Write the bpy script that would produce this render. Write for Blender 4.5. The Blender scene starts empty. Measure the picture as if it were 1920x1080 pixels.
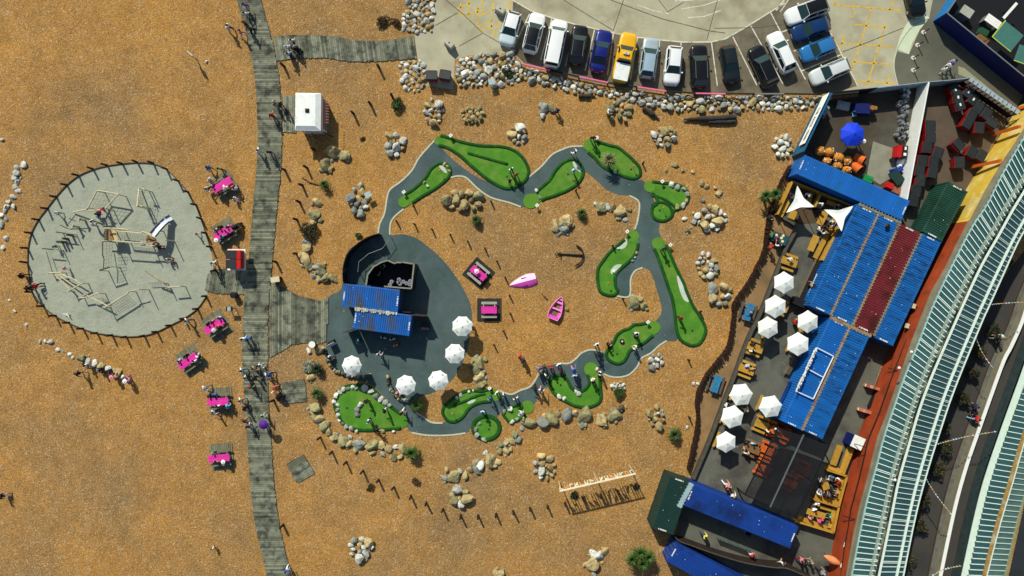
import bpy, bmesh, math, random
from mathutils import Vector, Matrix, noise
random.seed(7)
S = bpy.context.scene
COL = S.collection
# ------------------------------------------------------------------ camera, sky, sun, exposure
H = 75.0            # camera height above the beach
PPM = 17.0          # photograph pixels per metre on the ground
cam = bpy.data.cameras.new('camera')
cam.sensor_width = 36.0
cam.lens = 36.0 * H / (1920 / PPM)
cam.clip_end = 2000
camo = bpy.data.objects.new('camera', cam)
camo.location = (0, 0, H)
COL.objects.link(camo)
S.camera = camo
SUN_EL = math.radians(40)
SUN_AZ = math.atan2(-0.42, 0.907)
w = bpy.data.worlds.new('World'); S.world = w; w.use_nodes = True
nt = w.node_tree
sky = nt.nodes.new('ShaderNodeTexSky'); sky.sky_type = 'NISHITA'; sky.sun_disc = False
sky.sun_elevation = SUN_EL; sky.sun_rotation = SUN_AZ % (2 * math.pi)
bg = nt.nodes['Background']; bg.inputs['Strength'].default_value = 0.085
nt.links.new(sky.outputs[0], bg.inputs['Color'])
sl = bpy.data.lights.new('sun', 'SUN'); sl.energy = 4.6; sl.angle = math.radians(1.0); sl.color = (1.0, 0.955, 0.85)
so = bpy.data.objects.new('sun', sl); COL.objects.link(so)
sd = Vector((0.42 * math.cos(SUN_EL), -0.907 * math.cos(SUN_EL), -math.sin(SUN_EL)))
so.rotation_euler = sd.to_track_quat('-Z', 'Y').to_euler(); so.location = (-30, 60, 60)
vs = S.view_settings
vs.view_transform = 'Standard'; vs.look = 'None'; vs.gamma = 1; vs.exposure = 0.02; vs.use_curve_mapping = False

# ------------------------------------------------------------------ helpers
def P(px, py, z=0.0):
    k = (H - z) / H / PPM
    return Vector(((px - 960) * k, (540 - py) * k, z))
def PL(pts, z=0.0):
    return [P(a, b, z) for a, b in pts]
ORD = 'first second third fourth fifth sixth seventh eighth ninth tenth eleventh twelfth thirteenth fourteenth fifteenth sixteenth seventeenth eighteenth nineteenth twentieth twenty-first twenty-second twenty-third twenty-fourth twenty-fifth twenty-sixth'.split()
def V2(p): return Vector((p[0], p[1]))
def link(o):
    COL.objects.link(o); return o
def tag(o, label=None, cat=None, group=None, kind=None):
    if label: o['label'] = label
    if cat: o['category'] = cat
    if group: o['group'] = group
    if kind: o['kind'] = kind
    return o
def thing(name, label, cat, loc=(0, 0, 0), rz=0.0, group=None):
    o = bpy.data.objects.new(name, None); o.empty_display_size = 0.2
    o.location = loc; o.rotation_euler = (0, 0, rz)
    link(o); return tag(o, label, cat, group)
def inst(name, mesh, parent=None, loc=(0, 0, 0), rot=(0, 0, 0), scale=(1, 1, 1), mat=None):
    o = bpy.data.objects.new(name, mesh); o.location = loc; o.rotation_euler = rot; o.scale = scale
    if parent is not None: o.parent = parent
    link(o)
    if mat is not None and len(o.material_slots):
        o.material_slots[0].link = 'OBJECT'; o.material_slots[0].material = mat
    return o
class MB:
    def __init__(s): s.v = []; s.f = []; s.m = []; s.mats = []; s.sm = []
    def mi(s, mat):
        if mat not in s.mats: s.mats.append(mat)
        return s.mats.index(mat)
    def add(s, vs, fs, mat, smooth=False):
        b = len(s.v); s.v += [tuple(v) for v in vs]; i = s.mi(mat)
        for f in fs: s.f.append([b + k for k in f]); s.m.append(i); s.sm.append(smooth)
        return s
    def hexa(s, lo, hi, mat):
        n = len(lo)
        fs = [list(range(n - 1, -1, -1)), list(range(n, 2 * n))]
        fs += [[i, (i + 1) % n, n + (i + 1) % n, n + i] for i in range(n)]
        return s.add(list(lo) + list(hi), fs, mat)
    def box(s, c, size, mat, rz=0.0, taper=1.0):
        x, y, z = size[0] / 2, size[1] / 2, size[2] / 2
        ca, sa = math.cos(rz), math.sin(rz)
        def q(a, b, d): return (c[0] + a * ca - b * sa, c[1] + a * sa + b * ca, c[2] + d)
        t = taper
        return s.hexa([q(-x, -y, -z), q(x, -y, -z), q(x, y, -z), q(-x, y, -z)],
                      [q(-x * t, -y * t, z), q(x * t, -y * t, z), q(x * t, y * t, z), q(-x * t, y * t, z)], mat)
    def tube(s, p0, p1, r0, mat, r1=None, n=8, smooth=True):
        p0 = Vector(p0); p1 = Vector(p1); r1 = r0 if r1 is None else r1
        d = (p1 - p0)
        if d.length < 1e-6: return s
        d.normalize(); a = d.orthogonal().normalized(); b = d.cross(a)
        lo = [p0 + (a * math.cos(t) + b * math.sin(t)) * r0 for t in [2 * math.pi * k / n for k in range(n)]]
        hi = [p1 + (a * math.cos(t) + b * math.sin(t)) * r1 for t in [2 * math.pi * k / n for k in range(n)]]
        s.add(lo + hi, [[i, (i + 1) % n, n + (i + 1) % n, n + i] for i in range(n)], mat, smooth)
        s.add(lo, [list(range(n - 1, -1, -1))], mat); s.add(hi, [list(range(n))], mat)
        return s
    def path(s, pts, r, mat, n=6):
        for a, b in zip(pts[:-1], pts[1:]): s.tube(a, b, r, mat, n=n)
        return s
    def bar(s, p0, p1, wdt, hgt, mat):
        p0 = Vector(p0); p1 = Vector(p1); d = (p1 - p0).normalized()
        sd_ = Vector((-d.y, d.x, 0))
        if sd_.length < 1e-4: sd_ = Vector((1, 0, 0))
        sd_.normalize(); up = d.cross(sd_); up.normalize()
        a = sd_ * wdt / 2; b = up * hgt / 2
        return s.hexa([p0 - a - b, p0 + a - b, p0 + a + b, p0 - a + b], [p1 - a - b, p1 + a - b, p1 + a + b, p1 - a + b], mat)
    def poly(s, loops, z0, z1, mat, side=None, z=None):
        bm = bmesh.new(); es = []
        for lp in loops:
            vv = [bm.verts.new((p[0], p[1], 0)) for p in lp]
            es += [bm.edges.new((vv[i], vv[(i + 1) % len(vv)])) for i in range(len(vv))]
        bmesh.ops.triangle_fill(bm, use_beauty=True, use_dissolve=False, edges=es, normal=(0, 0, 1))
        bm.verts.index_update()
        vs_ = [(v.co.x, v.co.y, z1) for v in bm.verts]
        fs_ = []
        for f in bm.faces:
            idx = [v.index for v in f.verts]
            if f.normal.z < 0: idx.reverse()
            fs_.append(idx)
        bm.free(); s.add(vs_, fs_, mat)
        if z1 > z0:
            for lp in loops:
                n = len(lp)
                s.add([(p[0], p[1], z0) for p in lp] + [(p[0], p[1], z1) for p in lp],
                      [[i, (i + 1) % n, n + (i + 1) % n, n + i] for i in range(n)], side or mat)
        return s
    def mesh(s, name, off=None):
        me = bpy.data.meshes.new(name)
        vs_ = s.v if off is None else [(a - off[0], b - off[1], c - off[2]) for a, b, c in s.v]
        me.from_pydata(vs_, [], s.f)
        for m in s.mats: me.materials.append(m)
        me.polygons.foreach_set('material_index', s.m)
        me.polygons.foreach_set('use_smooth', s.sm)
        me.update(); return me
    def build(s, name, parent=None, world=False):
        if world and parent is not None: return inst(name, s.mesh(name, parent.location), parent)
        return inst(name, s.mesh(name), parent)
    def solo(s, name, label, cat, loc, group=None):      # one-mesh thing, origin at its base, geometry in world coordinates
        o = inst(name, s.mesh(name, loc), None, loc); return tag(o, label, cat, group)
    def struct(s, name, kind='structure'):
        return tag(inst(name, s.mesh(name)), kind=kind)
def smooth(pts, closed=True, n=5):
    pts = [Vector((p[0], p[1])) for p in pts]; N = len(pts); out = []
    rng = range(N if closed else N - 1)
    for i in rng:
        if closed: a, b, c, d = pts[i - 1], pts[i], pts[(i + 1) % N], pts[(i + 2) % N]
        else: a, b, c, d = pts[max(i - 1, 0)], pts[i], pts[i + 1], pts[min(i + 2, N - 1)]
        for k in range(n):
            t = k / n
            out.append(0.5 * ((2 * b) + (c - a) * t + (2 * a - 5 * b + 4 * c - d) * t * t + (3 * b - a - 3 * c + d) * t ** 3))
    if not closed: out.append(pts[-1])
    return out
def resample(pts, n):
    pts = [Vector(p) for p in pts]; d = [0]
    for a, b in zip(pts[:-1], pts[1:]): d.append(d[-1] + (b - a).length)
    out = []; j = 0
    for k in range(n + 1):
        t = d[-1] * k / n
        while j < len(d) - 2 and d[j + 1] < t: j += 1
        s_ = (t - d[j]) / max(d[j + 1] - d[j], 1e-9); out.append(pts[j].lerp(pts[j + 1], s_))
    return out
def plen(pts): return sum((Vector(b) - Vector(a)).length for a, b in zip(pts[:-1], pts[1:]))
def strip(mb, pts, wdt, z0, z1, mat, closed=False):   # raised ribbon following a polyline
    n = len(pts); L = []; R = []
    for i in range(n):
        a = pts[i - 1] if (i > 0 or closed) else pts[i]; b = pts[(i + 1) % n] if (i < n - 1 or closed) else pts[i]
        d = (V2(b) - V2(a)); d.normalize(); nrm = Vector((-d.y, d.x)) * wdt / 2
        L.append(V2(pts[i]) + nrm); R.append(V2(pts[i]) - nrm)
    vs_ = []
    for l, r in zip(L, R): vs_ += [(l.x, l.y, z0), (l.x, l.y, z1), (r.x, r.y, z1), (r.x, r.y, z0)]
    fs_ = []
    for i in range(n if closed else n - 1):
        a = 4 * i; b = 4 * ((i + 1) % n)
        fs_ += [[a + 1, a + 2, b + 2, b + 1], [a, a + 1, b + 1, b], [a + 2, a + 3, b + 3, b + 2]]
    if not closed: fs_ += [[0, 3, 2, 1], [4 * n - 4, 4 * n - 3, 4 * n - 2, 4 * n - 1]]
    return mb.add(vs_, fs_, mat)
def inside(p, poly):
    x, y = p[0], p[1]; c = False; n = len(poly)
    for i in range(n):
        x1, y1 = poly[i][0], poly[i][1]; x2, y2 = poly[i - 1][0], poly[i - 1][1]
        if (y1 > y) != (y2 > y) and x < (x2 - x1) * (y - y1) / (y2 - y1) + x1: c = not c
    return c

# ------------------------------------------------------------------ materials
MATS = {}
def M(name, col, rough=0.8, var=0.18, scale=2.0, bump=0.0, bscale=25.0, metal=0.0, rnd=0.0, island=0.0, spec=0.3,
      col2=None, c2scale=0.6, c2amt=0.5, alpha=1.0, wear=0.0, coat=0.0, local=False, stretch=None):
    if name in MATS: return MATS[name]
    m = bpy.data.materials.new(name); m.use_nodes = True; t = m.node_tree; b = t.nodes['Principled BSDF']
    b.inputs['Roughness'].default_value = rough; b.inputs['Metallic'].default_value = metal
    b.inputs['Specular IOR Level'].default_value = spec; b.inputs['Alpha'].default_value = alpha
    b.inputs['Coat Weight'].default_value = coat
    g = t.nodes.new('ShaderNodeNewGeometry'); tc = t.nodes.new('ShaderNodeTexCoord')
    pos = tc.outputs['Object'] if local else g.outputs['Position']
    if stretch:
        mp = t.nodes.new('ShaderNodeMapping'); mp.inputs['Scale'].default_value = stretch
        t.links.new(pos, mp.inputs['Vector']); pos = mp.outputs[0]
    def nz(sc, det=4, rgh=0.6):
        n_ = t.nodes.new('ShaderNodeTexNoise'); n_.inputs['Scale'].default_value = sc; n_.inputs['Detail'].default_value = det
        n_.inputs['Roughness'].default_value = rgh; t.links.new(pos, n_.inputs['Vector']); return n_.outputs['Fac']
    def mapr(v, a, c, d, e):
        r = t.nodes.new('ShaderNodeMapRange'); t.links.new(v, r.inputs[0])
        for i, q in enumerate((a, c, d, e)): r.inputs[i + 1].default_value = q
        return r.outputs[0]
    rgb = t.nodes.new('ShaderNodeRGB'); rgb.outputs[0].default_value = (*col, 1); cur = rgb.outputs[0]
    if col2:
        mx = t.nodes.new('ShaderNodeMix'); mx.data_type = 'RGBA'; mx.inputs['B'].default_value = (*col2, 1)
        t.links.new(mapr(nz(c2scale, 6, 0.65), 0.60 - 0.2 * c2amt, 0.75 - 0.2 * c2amt, 0, 1), mx.inputs['Factor']); t.links.new(cur, mx.inputs['A']); cur = mx.outputs['Result']
    hsv = t.nodes.new('ShaderNodeHueSaturation'); t.links.new(cur, hsv.inputs['Color']); cur = hsv.outputs[0]
    val = mapr(nz(scale), 0.25, 0.75, 1 - var, 1 + var)
    def mul(a, lo, hi, src):
        q = t.nodes.new('ShaderNodeMath'); q.operation = 'MULTIPLY'; t.links.new(a, q.inputs[0]); t.links.new(mapr(src, 0, 1, lo, hi), q.inputs[1]); return q.outputs[0]
    if rnd:
        oi = t.nodes.new('ShaderNodeObjectInfo'); val = mul(val, 1 - rnd, 1 + rnd, oi.outputs['Random'])
    if island: val = mul(val, 1 - island, 1 + island, g.outputs['Random Per Island'])
    t.links.new(val, hsv.inputs['Value']); t.links.new(cur, b.inputs['Base Color'])
    if bump:
        bp = t.nodes.new('ShaderNodeBump'); bp.inputs['Strength'].default_value = bump; bp.inputs['Distance'].default_value = 0.05
        t.links.new(nz(bscale, 5), bp.inputs['Height']); t.links.new(bp.outputs[0], b.inputs['Normal'])
    if wear:
        t.links.new(mapr(nz(1.3, 8, 0.75), wear - 0.08, wear + 0.08, 0.0, 1.0), b.inputs['Alpha'])
    MATS[name] = m; return m

def shingle_material():
    m = bpy.data.materials.new('shingle'); m.use_nodes = True; t = m.node_tree; b = t.nodes['Principled BSDF']
    b.inputs['Roughness'].default_value = 0.9; b.inputs['Specular IOR Level'].default_value = 0.15
    g = t.nodes.new('ShaderNodeNewGeometry')
    def N(kind, **kw):
        n = t.nodes.new(kind)
        for k, v in kw.items(): n.inputs[k].default_value = v
        return n
    big = N('ShaderNodeTexNoise', Scale=0.055, Detail=6.0, Roughness=0.62); t.links.new(g.outputs['Position'], big.inputs['Vector'])
    mid = N('ShaderNodeTexNoise', Scale=0.6, Detail=5.0, Roughness=0.6); t.links.new(g.outputs['Position'], mid.inputs['Vector'])
    vor = N('ShaderNodeTexVoronoi', Scale=10.0); t.links.new(g.outputs['Position'], vor.inputs['Vector'])
    vor2 = N('ShaderNodeTexVoronoi', Scale=24.0); t.links.new(g.outputs['Position'], vor2.inputs['Vector'])
    r1 = t.nodes.new('ShaderNodeValToRGB'); e = r1.color_ramp.elements
    e[0].position = 0.36; e[0].color = (0.285, 0.172, 0.066, 1); e[1].position = 0.66; e[1].color = (0.420, 0.214, 0.050, 1)
    em = e.new(0.5); em.color = (0.362, 0.196, 0.056, 1)
    t.links.new(big.outputs['Fac'], r1.inputs[0])
    # per pebble brightness and tint
    sep = t.nodes.new('ShaderNodeSeparateColor'); t.links.new(vor.outputs['Color'], sep.inputs[0])
    sep2 = t.nodes.new('ShaderNodeSeparateColor'); t.links.new(vor2.outputs['Color'], sep2.inputs[0])
    def mr(src, a, b_, c, d):
        r = t.nodes.new('ShaderNodeMapRange'); t.links.new(src, r.inputs[0])
        for i, q in enumerate((a, b_, c, d)): r.inputs[i + 1].default_value = q
        return r.outputs[0]
    def mu(a, b_):
        q = t.nodes.new('ShaderNodeMath'); q.operation = 'MULTIPLY'; t.links.new(a, q.inputs[0]); t.links.new(b_, q.inputs[1]); return q.outputs[0]
    v = mu(mr(sep.outputs[0], 0, 1, 0.70, 1.26), mr(sep2.outputs[0], 0, 1, 0.76, 1.24))
    v = mu(v, mr(mid.outputs['Fac'], 0.3, 0.7, 0.86, 1.14))
    drift_ = N('ShaderNodeTexNoise', Scale=0.16, Detail=7.0, Roughness=0.7, Distortion=1.2); t.links.new(g.outputs['Position'], drift_.inputs['Vector'])
    v = mu(v, mr(drift_.outputs['Fac'], 0.32, 0.68, 0.90, 1.10))
    pale = t.nodes.new('ShaderNodeMix'); pale.data_type = 'RGBA'; pale.inputs['B'].default_value = (0.46, 0.40, 0.27, 1)
    t.links.new(mr(sep.outputs[1], 0.86, 1.0, 0.0, 0.8), pale.inputs['Factor']); t.links.new(r1.outputs[0], pale.inputs['A'])
    hs = t.nodes.new('ShaderNodeHueSaturation'); t.links.new(pale.outputs['Result'], hs.inputs['Color']); t.links.new(v, hs.inputs['Value'])
    t.links.new(hs.outputs[0], b.inputs['Base Color'])
    bp = t.nodes.new('ShaderNodeBump'); bp.inputs['Strength'].default_value = 0.5; bp.inputs['Distance'].default_value = 0.09; bp.invert = True
    ad = t.nodes.new('ShaderNodeMath'); t.links.new(vor.outputs['Distance'], ad.inputs[0]); t.links.new(mr(mid.outputs['Fac'], 0, 1, 1.2, 0), ad.inputs[1])
    t.links.new(ad.outputs[0], bp.inputs['Height']); t.links.new(bp.outputs[0], b.inputs['Normal'])
    return m
SHINGLE = shingle_material()
CONC = M('pale_concrete', (0.41, 0.39, 0.26), 0.9, 0.16, 0.5, 0.15, 20, col2=(0.30, 0.27, 0.17), c2scale=0.18, c2amt=0.5)
BAY = M('bay_tarmac', (0.155, 0.135, 0.088), 0.92, 0.2, 0.7, 0.2, 30, col2=(0.09, 0.075, 0.05), c2scale=0.3)
PAVE = M('dark_paving', (0.125, 0.125, 0.088), 0.92, 0.2, 0.4, 0.2, 25, col2=(0.08, 0.085, 0.062), c2scale=0.2)
ASPH = M('road_asphalt', (0.052, 0.048, 0.04), 0.92, 0.2, 0.5, 0.2, 30, col2=(0.034, 0.033, 0.03), c2scale=0.25)
TARMAC = M('golf_tarmac', (0.070, 0.108, 0.104), 0.9, 0.2, 0.6, 0.15, 40, col2=(0.044, 0.082, 0.074), c2scale=0.14, c2amt=0.6)
GARDEN = M('garden_concrete', (0.115, 0.12, 0.092), 0.9, 0.18, 0.45, 0.1, 30, col2=(0.065, 0.062, 0.05), c2scale=0.22, c2amt=0.7)
EARTH = M('earth', (0.27, 0.165, 0.07), 0.95, 0.25, 1.2, 0.4, 12, col2=(0.14, 0.10, 0.05), c2scale=0.3)
SAND = M('grey_sand', (0.335, 0.36, 0.275), 0.95, 0.10, 1.2, 1.0, 3.5, col2=(0.285, 0.315, 0.235), c2scale=0.5)
EDGE = M('cream_edging', (0.50, 0.50, 0.36), 0.9, 0.15, 3, 0.2)
DECK = M('grey_deck_board', (0.180, 0.192, 0.130), 0.9, 0.32, 2.2, 0.3, 30, island=0.42, col2=(0.055, 0.062, 0.045), c2scale=0.8, c2amt=0.65)
DECKD = M('deck_shadow_board', (0.035, 0.035, 0.025), 0.95, 0.2)
PALLET = M('pallet_wood', (0.17, 0.165, 0.10), 0.9, 0.2, 3, 0.2, rnd=0.2, island=0.3)
TURF = M('turf', (0.070, 0.230, 0.016), 0.95, 0.22, 0.8, 0.3, 60, col2=(0.125, 0.225, 0.030), c2scale=0.4, c2amt=0.6)
TEE = M('tee_turf', (0.095, 0.245, 0.022), 0.95, 0.14, 1.0, 0.3, 60)
RIM = M('turf_rim', (0.008, 0.068, 0.006), 0.95, 0.3, 2.5, 0.5, 40, col2=(0.02, 0.10, 0.01), c2scale=0.9)
BUNK = M('pale_bunker_turf', (0.50, 0.56, 0.46), 0.95, 0.12, 1.0, 0.2, 60)
BLACK = M('black_paint', (0.008, 0.008, 0.009), 0.6, 0.2)
DARKWOOD = M('dark_timber', (0.022, 0.013, 0.009), 0.9, 0.3, 3, 0.3, rnd=0.2, island=0.3)
REDWOOD = M('red_brown_timber', (0.028, 0.010, 0.005), 0.9, 0.3, 3, 0.3, island=0.45)
POLE = M('pale_round_pole', (0.52, 0.47, 0.29), 0.85, 0.2, 2.5, 0.2)
BROWNWOOD = M('weathered_log', (0.075, 0.065, 0.04), 0.9, 0.35, 3, 0.4, 12)
ROPE = M('rope', (0.10, 0.09, 0.055), 0.95, 0.2)
WHITE = M('white_paint', (0.80, 0.82, 0.74), 0.6, 0.06, 2)
CANVAS = M('white_canvas', (0.80, 0.84, 0.77), 0.85, 0.09, 1.8, rnd=0.05, col2=(0.66, 0.69, 0.61), c2scale=1.1, c2amt=0.35)
GREYMET = M('grey_metal', (0.22, 0.24, 0.23), 0.5, 0.15, metal=0.4)
DKMET = M('dark_metal', (0.02, 0.02, 0.022), 0.5, 0.2, metal=0.3)
STEEL = M('steel', (0.55, 0.58, 0.58), 0.35, 0.1, metal=0.8)
PINK = M('pink_paint', (0.70, 0.028, 0.32), 0.6, 0.16, 2.5, 0.05, rnd=0.12, col2=(0.55, 0.05, 0.24), c2scale=2.5, c2amt=.5)
PINK2 = M('pink_hull', (0.75, 0.09, 0.50), 0.5, 0.08, 2)
PALEPINK = M('pale_pink_hull', (0.80, 0.52, 0.66), 0.5, 0.06, 2)
YWOOD = M('yellow_wood', (0.42, 0.235, 0.028), 0.8, 0.2, 2.5, 0.1, rnd=0.12, island=0.18)
OWOOD = M('orange_wood', (0.62, 0.12, 0.012), 0.8, 0.2, 2.5, 0.1, rnd=0.1)
BWOOD = M('blue_wood', (0.03, 0.20, 0.36), 0.8, 0.35, 2.5, 0.1, rnd=0.1, col2=(0.012, 0.06, 0.12), c2scale=2.5)
BLUE = M('container_blue', (0.004, 0.118, 0.43), 0.55, 0.2, 0.6, 0.05, 20, col2=(0.006, 0.10, 0.26), c2scale=0.5, c2amt=0.45, spec=0.4, local=True, stretch=(1.3, .5, 1))
BLUE2 = M('container_blue_dirty', (0.005, 0.110, 0.36), 0.6, 0.25, 0.8, 0.05, 20, col2=(0.006, 0.035, 0.10), c2scale=0.9, c2amt=0.42, local=True, stretch=(2.4, .6, 1))
BLUER = M('container_blue_rusty', (0.005, 0.098, 0.37), 0.6, 0.25, 0.8, 0.05, 20, col2=(0.075, 0.065, 0.02), c2scale=0.5, c2amt=0.62, local=True, stretch=(1.5, .5, 1))
DKBLUE = M('container_dark_blue', (0.005, 0.042, 0.235), 0.6, 0.2, 0.8, 0.05, 20, col2=(0.004, 0.018, 0.09), c2scale=0.4)
NAVY = M('navy_and_shaded_wall', (0.004, 0.010, 0.10), 0.6, 0.2)  # navy paint, and the blue compound walls with shade put into the colour
MAROON = M('container_maroon', (0.150, 0.016, 0.020), 0.6, 0.2, 0.6, 0.05, 20, col2=(0.06, 0.01, 0.008), c2scale=0.5)
GREEN = M('container_green', (0.012, 0.060, 0.038), 0.6, 0.2, 0.6, 0.05, 20, col2=(0.008, 0.034, 0.02), c2scale=0.5)
DKGREEN = M('container_dark_green', (0.008, 0.034, 0.026), 0.6, 0.2, 0.6, 0.05, 20)
RUSTY = M('rusty_joint', (0.30, 0.22, 0.12), 0.9, 0.3, 3, col2=(0.14, 0.05, 0.02), c2scale=1.5)
TERRA = M('terracotta_wall', (0.33, 0.050, 0.010), 0.85, 0.22, 0.8, 0.15, 15, col2=(0.22, 0.035, 0.008), c2scale=0.5)
YELLOW = M('yellow_wall', (0.58, 0.40, 0.045), 0.85, 0.15, 0.8, 0.1, col2=(0.62, 0.52, 0.22), c2scale=0.4)
COPING = M('stone_coping', (0.20, 0.185, 0.125), 0.9, 0.25, 0.8, 0.2, 15)
ORANGE = M('orange_paint', (0.60, 0.12, 0.012), 0.7, 0.2, 2)
FRAME = M('white_glazing_bar', (0.66, 0.78, 0.66), 0.5, 0.08)
BRICK = M('brick', (0.42, 0.12, 0.06), 0.9, 0.2, 3, 0.2, rnd=0.3)
RED = M('red_plastic', (0.48, 0.008, 0.006), 0.5, 0.15)
SLATE = M('slate_plastic', (0.022, 0.027, 0.028), 0.55, 0.2, 1.5, rnd=0.15)
BINRED = M('bin_red', (0.26, 0.006, 0.005), 0.5, 0.2)
RUBBER = M('tyre_rubber', (0.012, 0.012, 0.012), 0.85, 0.1)
GLASSD = M('car_glass', (0.012, 0.018, 0.018), 0.08, 0.1, spec=0.6)
GLASSG = M('car_screen_glass', (0.015, 0.04, 0.038), 0.08, 0.1, spec=0.6)
LAMP = M('car_headlight', (0.75, 0.78, 0.78), 0.15, 0.05, spec=0.6)
TAIL = M('car_tail_light', (0.4, 0.01, 0.01), 0.2, 0.05)
YPAINT = M('yellow_line', (0.64, 0.42, 0.03), 0.85, 0.2, 3, wear=0.41)
WPAINT = M('white_line', (0.66, 0.66, 0.52), 0.85, 0.15, 3, wear=0.40)
JOINT = M('joint_line', (0.10, 0.09, 0.055), 0.95, 0.2, wear=0.42)
STONEW = M('pale_stone', (0.56, 0.57, 0.49), 0.9, 0.22, 3.0, 0.5, 9, rnd=0.28, local=False, col2=(0.24, 0.26, 0.23), c2scale=1.8, c2amt=0.4)
STONET = M('tan_stone', (0.42, 0.33, 0.15), 0.9, 0.22, 3.0, 0.5, 9, rnd=0.28, col2=(0.20, 0.165, 0.085), c2scale=1.8, c2amt=0.5)
STONEG = M('grey_stone', (0.26, 0.28, 0.235), 0.9, 0.25, 3.0, 0.5, 9, rnd=0.3)
STONEM = M('mossy_boulder', (0.31, 0.275, 0.125), 0.92, 0.3, 2.0, 0.6, 7, rnd=0.22, col2=(0.13, 0.14, 0.075), c2scale=1.2, c2amt=0.6)
LEAF = M('leaf_green', (0.045, 0.085, 0.014), 0.7, 0.3, 3, island=0.45)
LEAFP = M('palm_green', (0.055, 0.11, 0.018), 0.6, 0.3, 3, island=0.5)
LEAFD = M('dark_leaf', (0.016, 0.036, 0.012), 0.75, 0.3, 3, island=0.5)
LEAFB = M('brown_leaf', (0.09, 0.05, 0.018), 0.85, 0.3, 3, island=0.5)
LEAFS = M('silver_leaf', (0.27, 0.30, 0.20), 0.85, 0.3, 3, island=0.4)
TRUNK = M('bark', (0.06, 0.045, 0.03), 0.95, 0.3, 6, 0.5)
def glass_material(name, col, alpha):
    m = M(name, col, 0.12, 0.25, 0.4, spec=0.5, alpha=alpha); return m
GLASSA = glass_material('roof_glass', (0.034, 0.096, 0.100), 0.85)
GLASSC = glass_material('pale_roof_glass', (0.10, 0.20, 0.16), 0.85)
HAZEG = M('glass_haze', (0.38, 0.46, 0.36), 0.6, 0.25, 1.5, alpha=0.55)  # translucent colour imitating white haze over the glass

# ------------------------------------------------------------------ the ground and the surfaces laid on it
mb = MB(); mb.add([(-400, -400, 0), (400, -400, 0), (400, 400, 0), (-400, 400, 0)], [[0, 1, 2, 3]], SHINGLE); mb.struct('shingle_ground')
def sheet(name, loops, z, mat, sm=0, z0=None):
    lp = []
    for l in loops:
        l = smooth(l, True, sm) if sm else l
        lp.append(PL([(p[0], p[1]) for p in l]))
    q = MB(); q.poly(lp, 0.0 if z0 is None else z0, z, mat); return q.struct(name)
SANDB = [(258,305),(287,307),(312,317),(334,339),(352,360),(367,384),(377,410),(386,437),(394,463),(399,490),(399,515),(394,540),(386,557),(370,579),(345,597),(319,610),(294,622),(270,629),(236,631),(210,628),(181,624),(155,616),(129,605),(104,592),(81,574),(62,548),(56,520),(53,492),(54,465),(60,437),(73,412),(89,391),(106,369),(126,347),(148,330),(175,318),(202,311),(230,307)]
sheet('playground_sand', [SANDB], 0.012, SAND, 4)
PATH_OUT = [(709,437),(712,420),(721,400),(726,370),(732,355),(752,340),(772,320),(785,297),(802,277),(814,264),(850,300),(900,335),(945,346),(985,336),(995,330),(1015,312),(1035,290),(1055,280),(1070,275),(1092,274),(1115,303),(1150,322),(1192,336),(1210,342),(1228,380),(1234,405),(1237,420),(1235,432),(1240,446),(1243,480),(1262,560),(1272,620),(1268,639),(1250,639),(1237,647),(1220,662),(1202,672),(1195,687),(1180,702),(1162,707),(1145,706),(1130,700),(1113,702),(1106,730),(1083,745),(1062,730),(1042,715),(1027,725),(1012,737),(1002,757),(978,765),(950,778),(940,772),(925,790),(900,795),(888,797),(880,806),(873,812),(840,816),(802,816),(772,811),(757,790),(742,768),(718,742),(700,724),(685,717),(665,713),(640,705),(622,690),(612,665),(612,640),(613,600),(615,558),(640,542),(643,500),(650,475),(665,460),(690,446)]
PATH_IN = [(731,440),(732,420),(740,406),(757,392),(790,365),(830,340),(847,332),(860,330),(875,334),(895,353),(920,370),(955,380),(977,388),(1010,380),(1060,350),(1090,328),(1099,323),(1117,337),(1137,355),(1160,365),(1180,367),(1195,375),(1199,387),(1195,415),(1189,432),(1175,462),(1155,500),(1146,535),(1157,555),(1177,557),(1182,547),(1182,530),(1184,518),(1192,507),(1205,502),(1217,507),(1225,522),(1231,542),(1237,562),(1241,580),(1236,594),(1225,605),(1195,622),(1160,640),(1142,652),(1134,662),(1120,657),(1105,656),(1090,662),(1080,672),(1067,681),(1050,681),(1025,687),(1011,699),(1002,715),(992,726),(975,732),(960,739),(945,736),(928,730),(900,745),(860,765),(840,785),(830,793),(810,792),(795,783),(780,773),(776,758),(790,743),(815,735),(845,715),(862,690),(875,660),(882,622),(885,590),(880,565),(868,540),(852,515),(830,487),(802,462),(780,446),(755,439)]
sheet('golf_path', [PATH_OUT, PATH_IN], 0.018, TARMAC, 3)
q = MB()
for a in ([(709,437),(712,420),(721,400),(726,370),(732,355),(752,340),(772,320),(785,297),(802,277),(814,264)],
          [(990,333),(1015,312),(1035,290),(1055,280),(1070,275),(1092,274)], [(731,440),(732,420),(740,406),(757,392)],
          [(845,333),(860,330),(875,334),(895,353),(920,370),(955,380),(977,388)], [(1180,367),(1195,375),(1199,387),(1195,415),(1190,430)],
          [(1157,555),(1177,557),(1182,547),(1182,530),(1184,518),(1192,507),(1205,502)], [(1250,639),(1237,647),(1220,662),(1202,672),(1195,687),(1180,702),(1162,707),(1145,706),(1132,701)],
          [(1130,660),(1120,657),(1105,656),(1090,662),(1080,672),(1067,681),(1050,681)], [(1018,692),(1011,699),(1002,715),(992,726),(975,732),(960,739),(945,736),(935,732)],
          [(873,812),(840,816),(802,816),(772,811)], [(830,793),(810,792),(795,783),(780,773)]):
    strip(q, PL([(p.x, p.y) for p in smooth(a, False, 5)]), 0.17, 0.0, 0.05, EDGE)
q.struct('path_edging')

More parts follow.
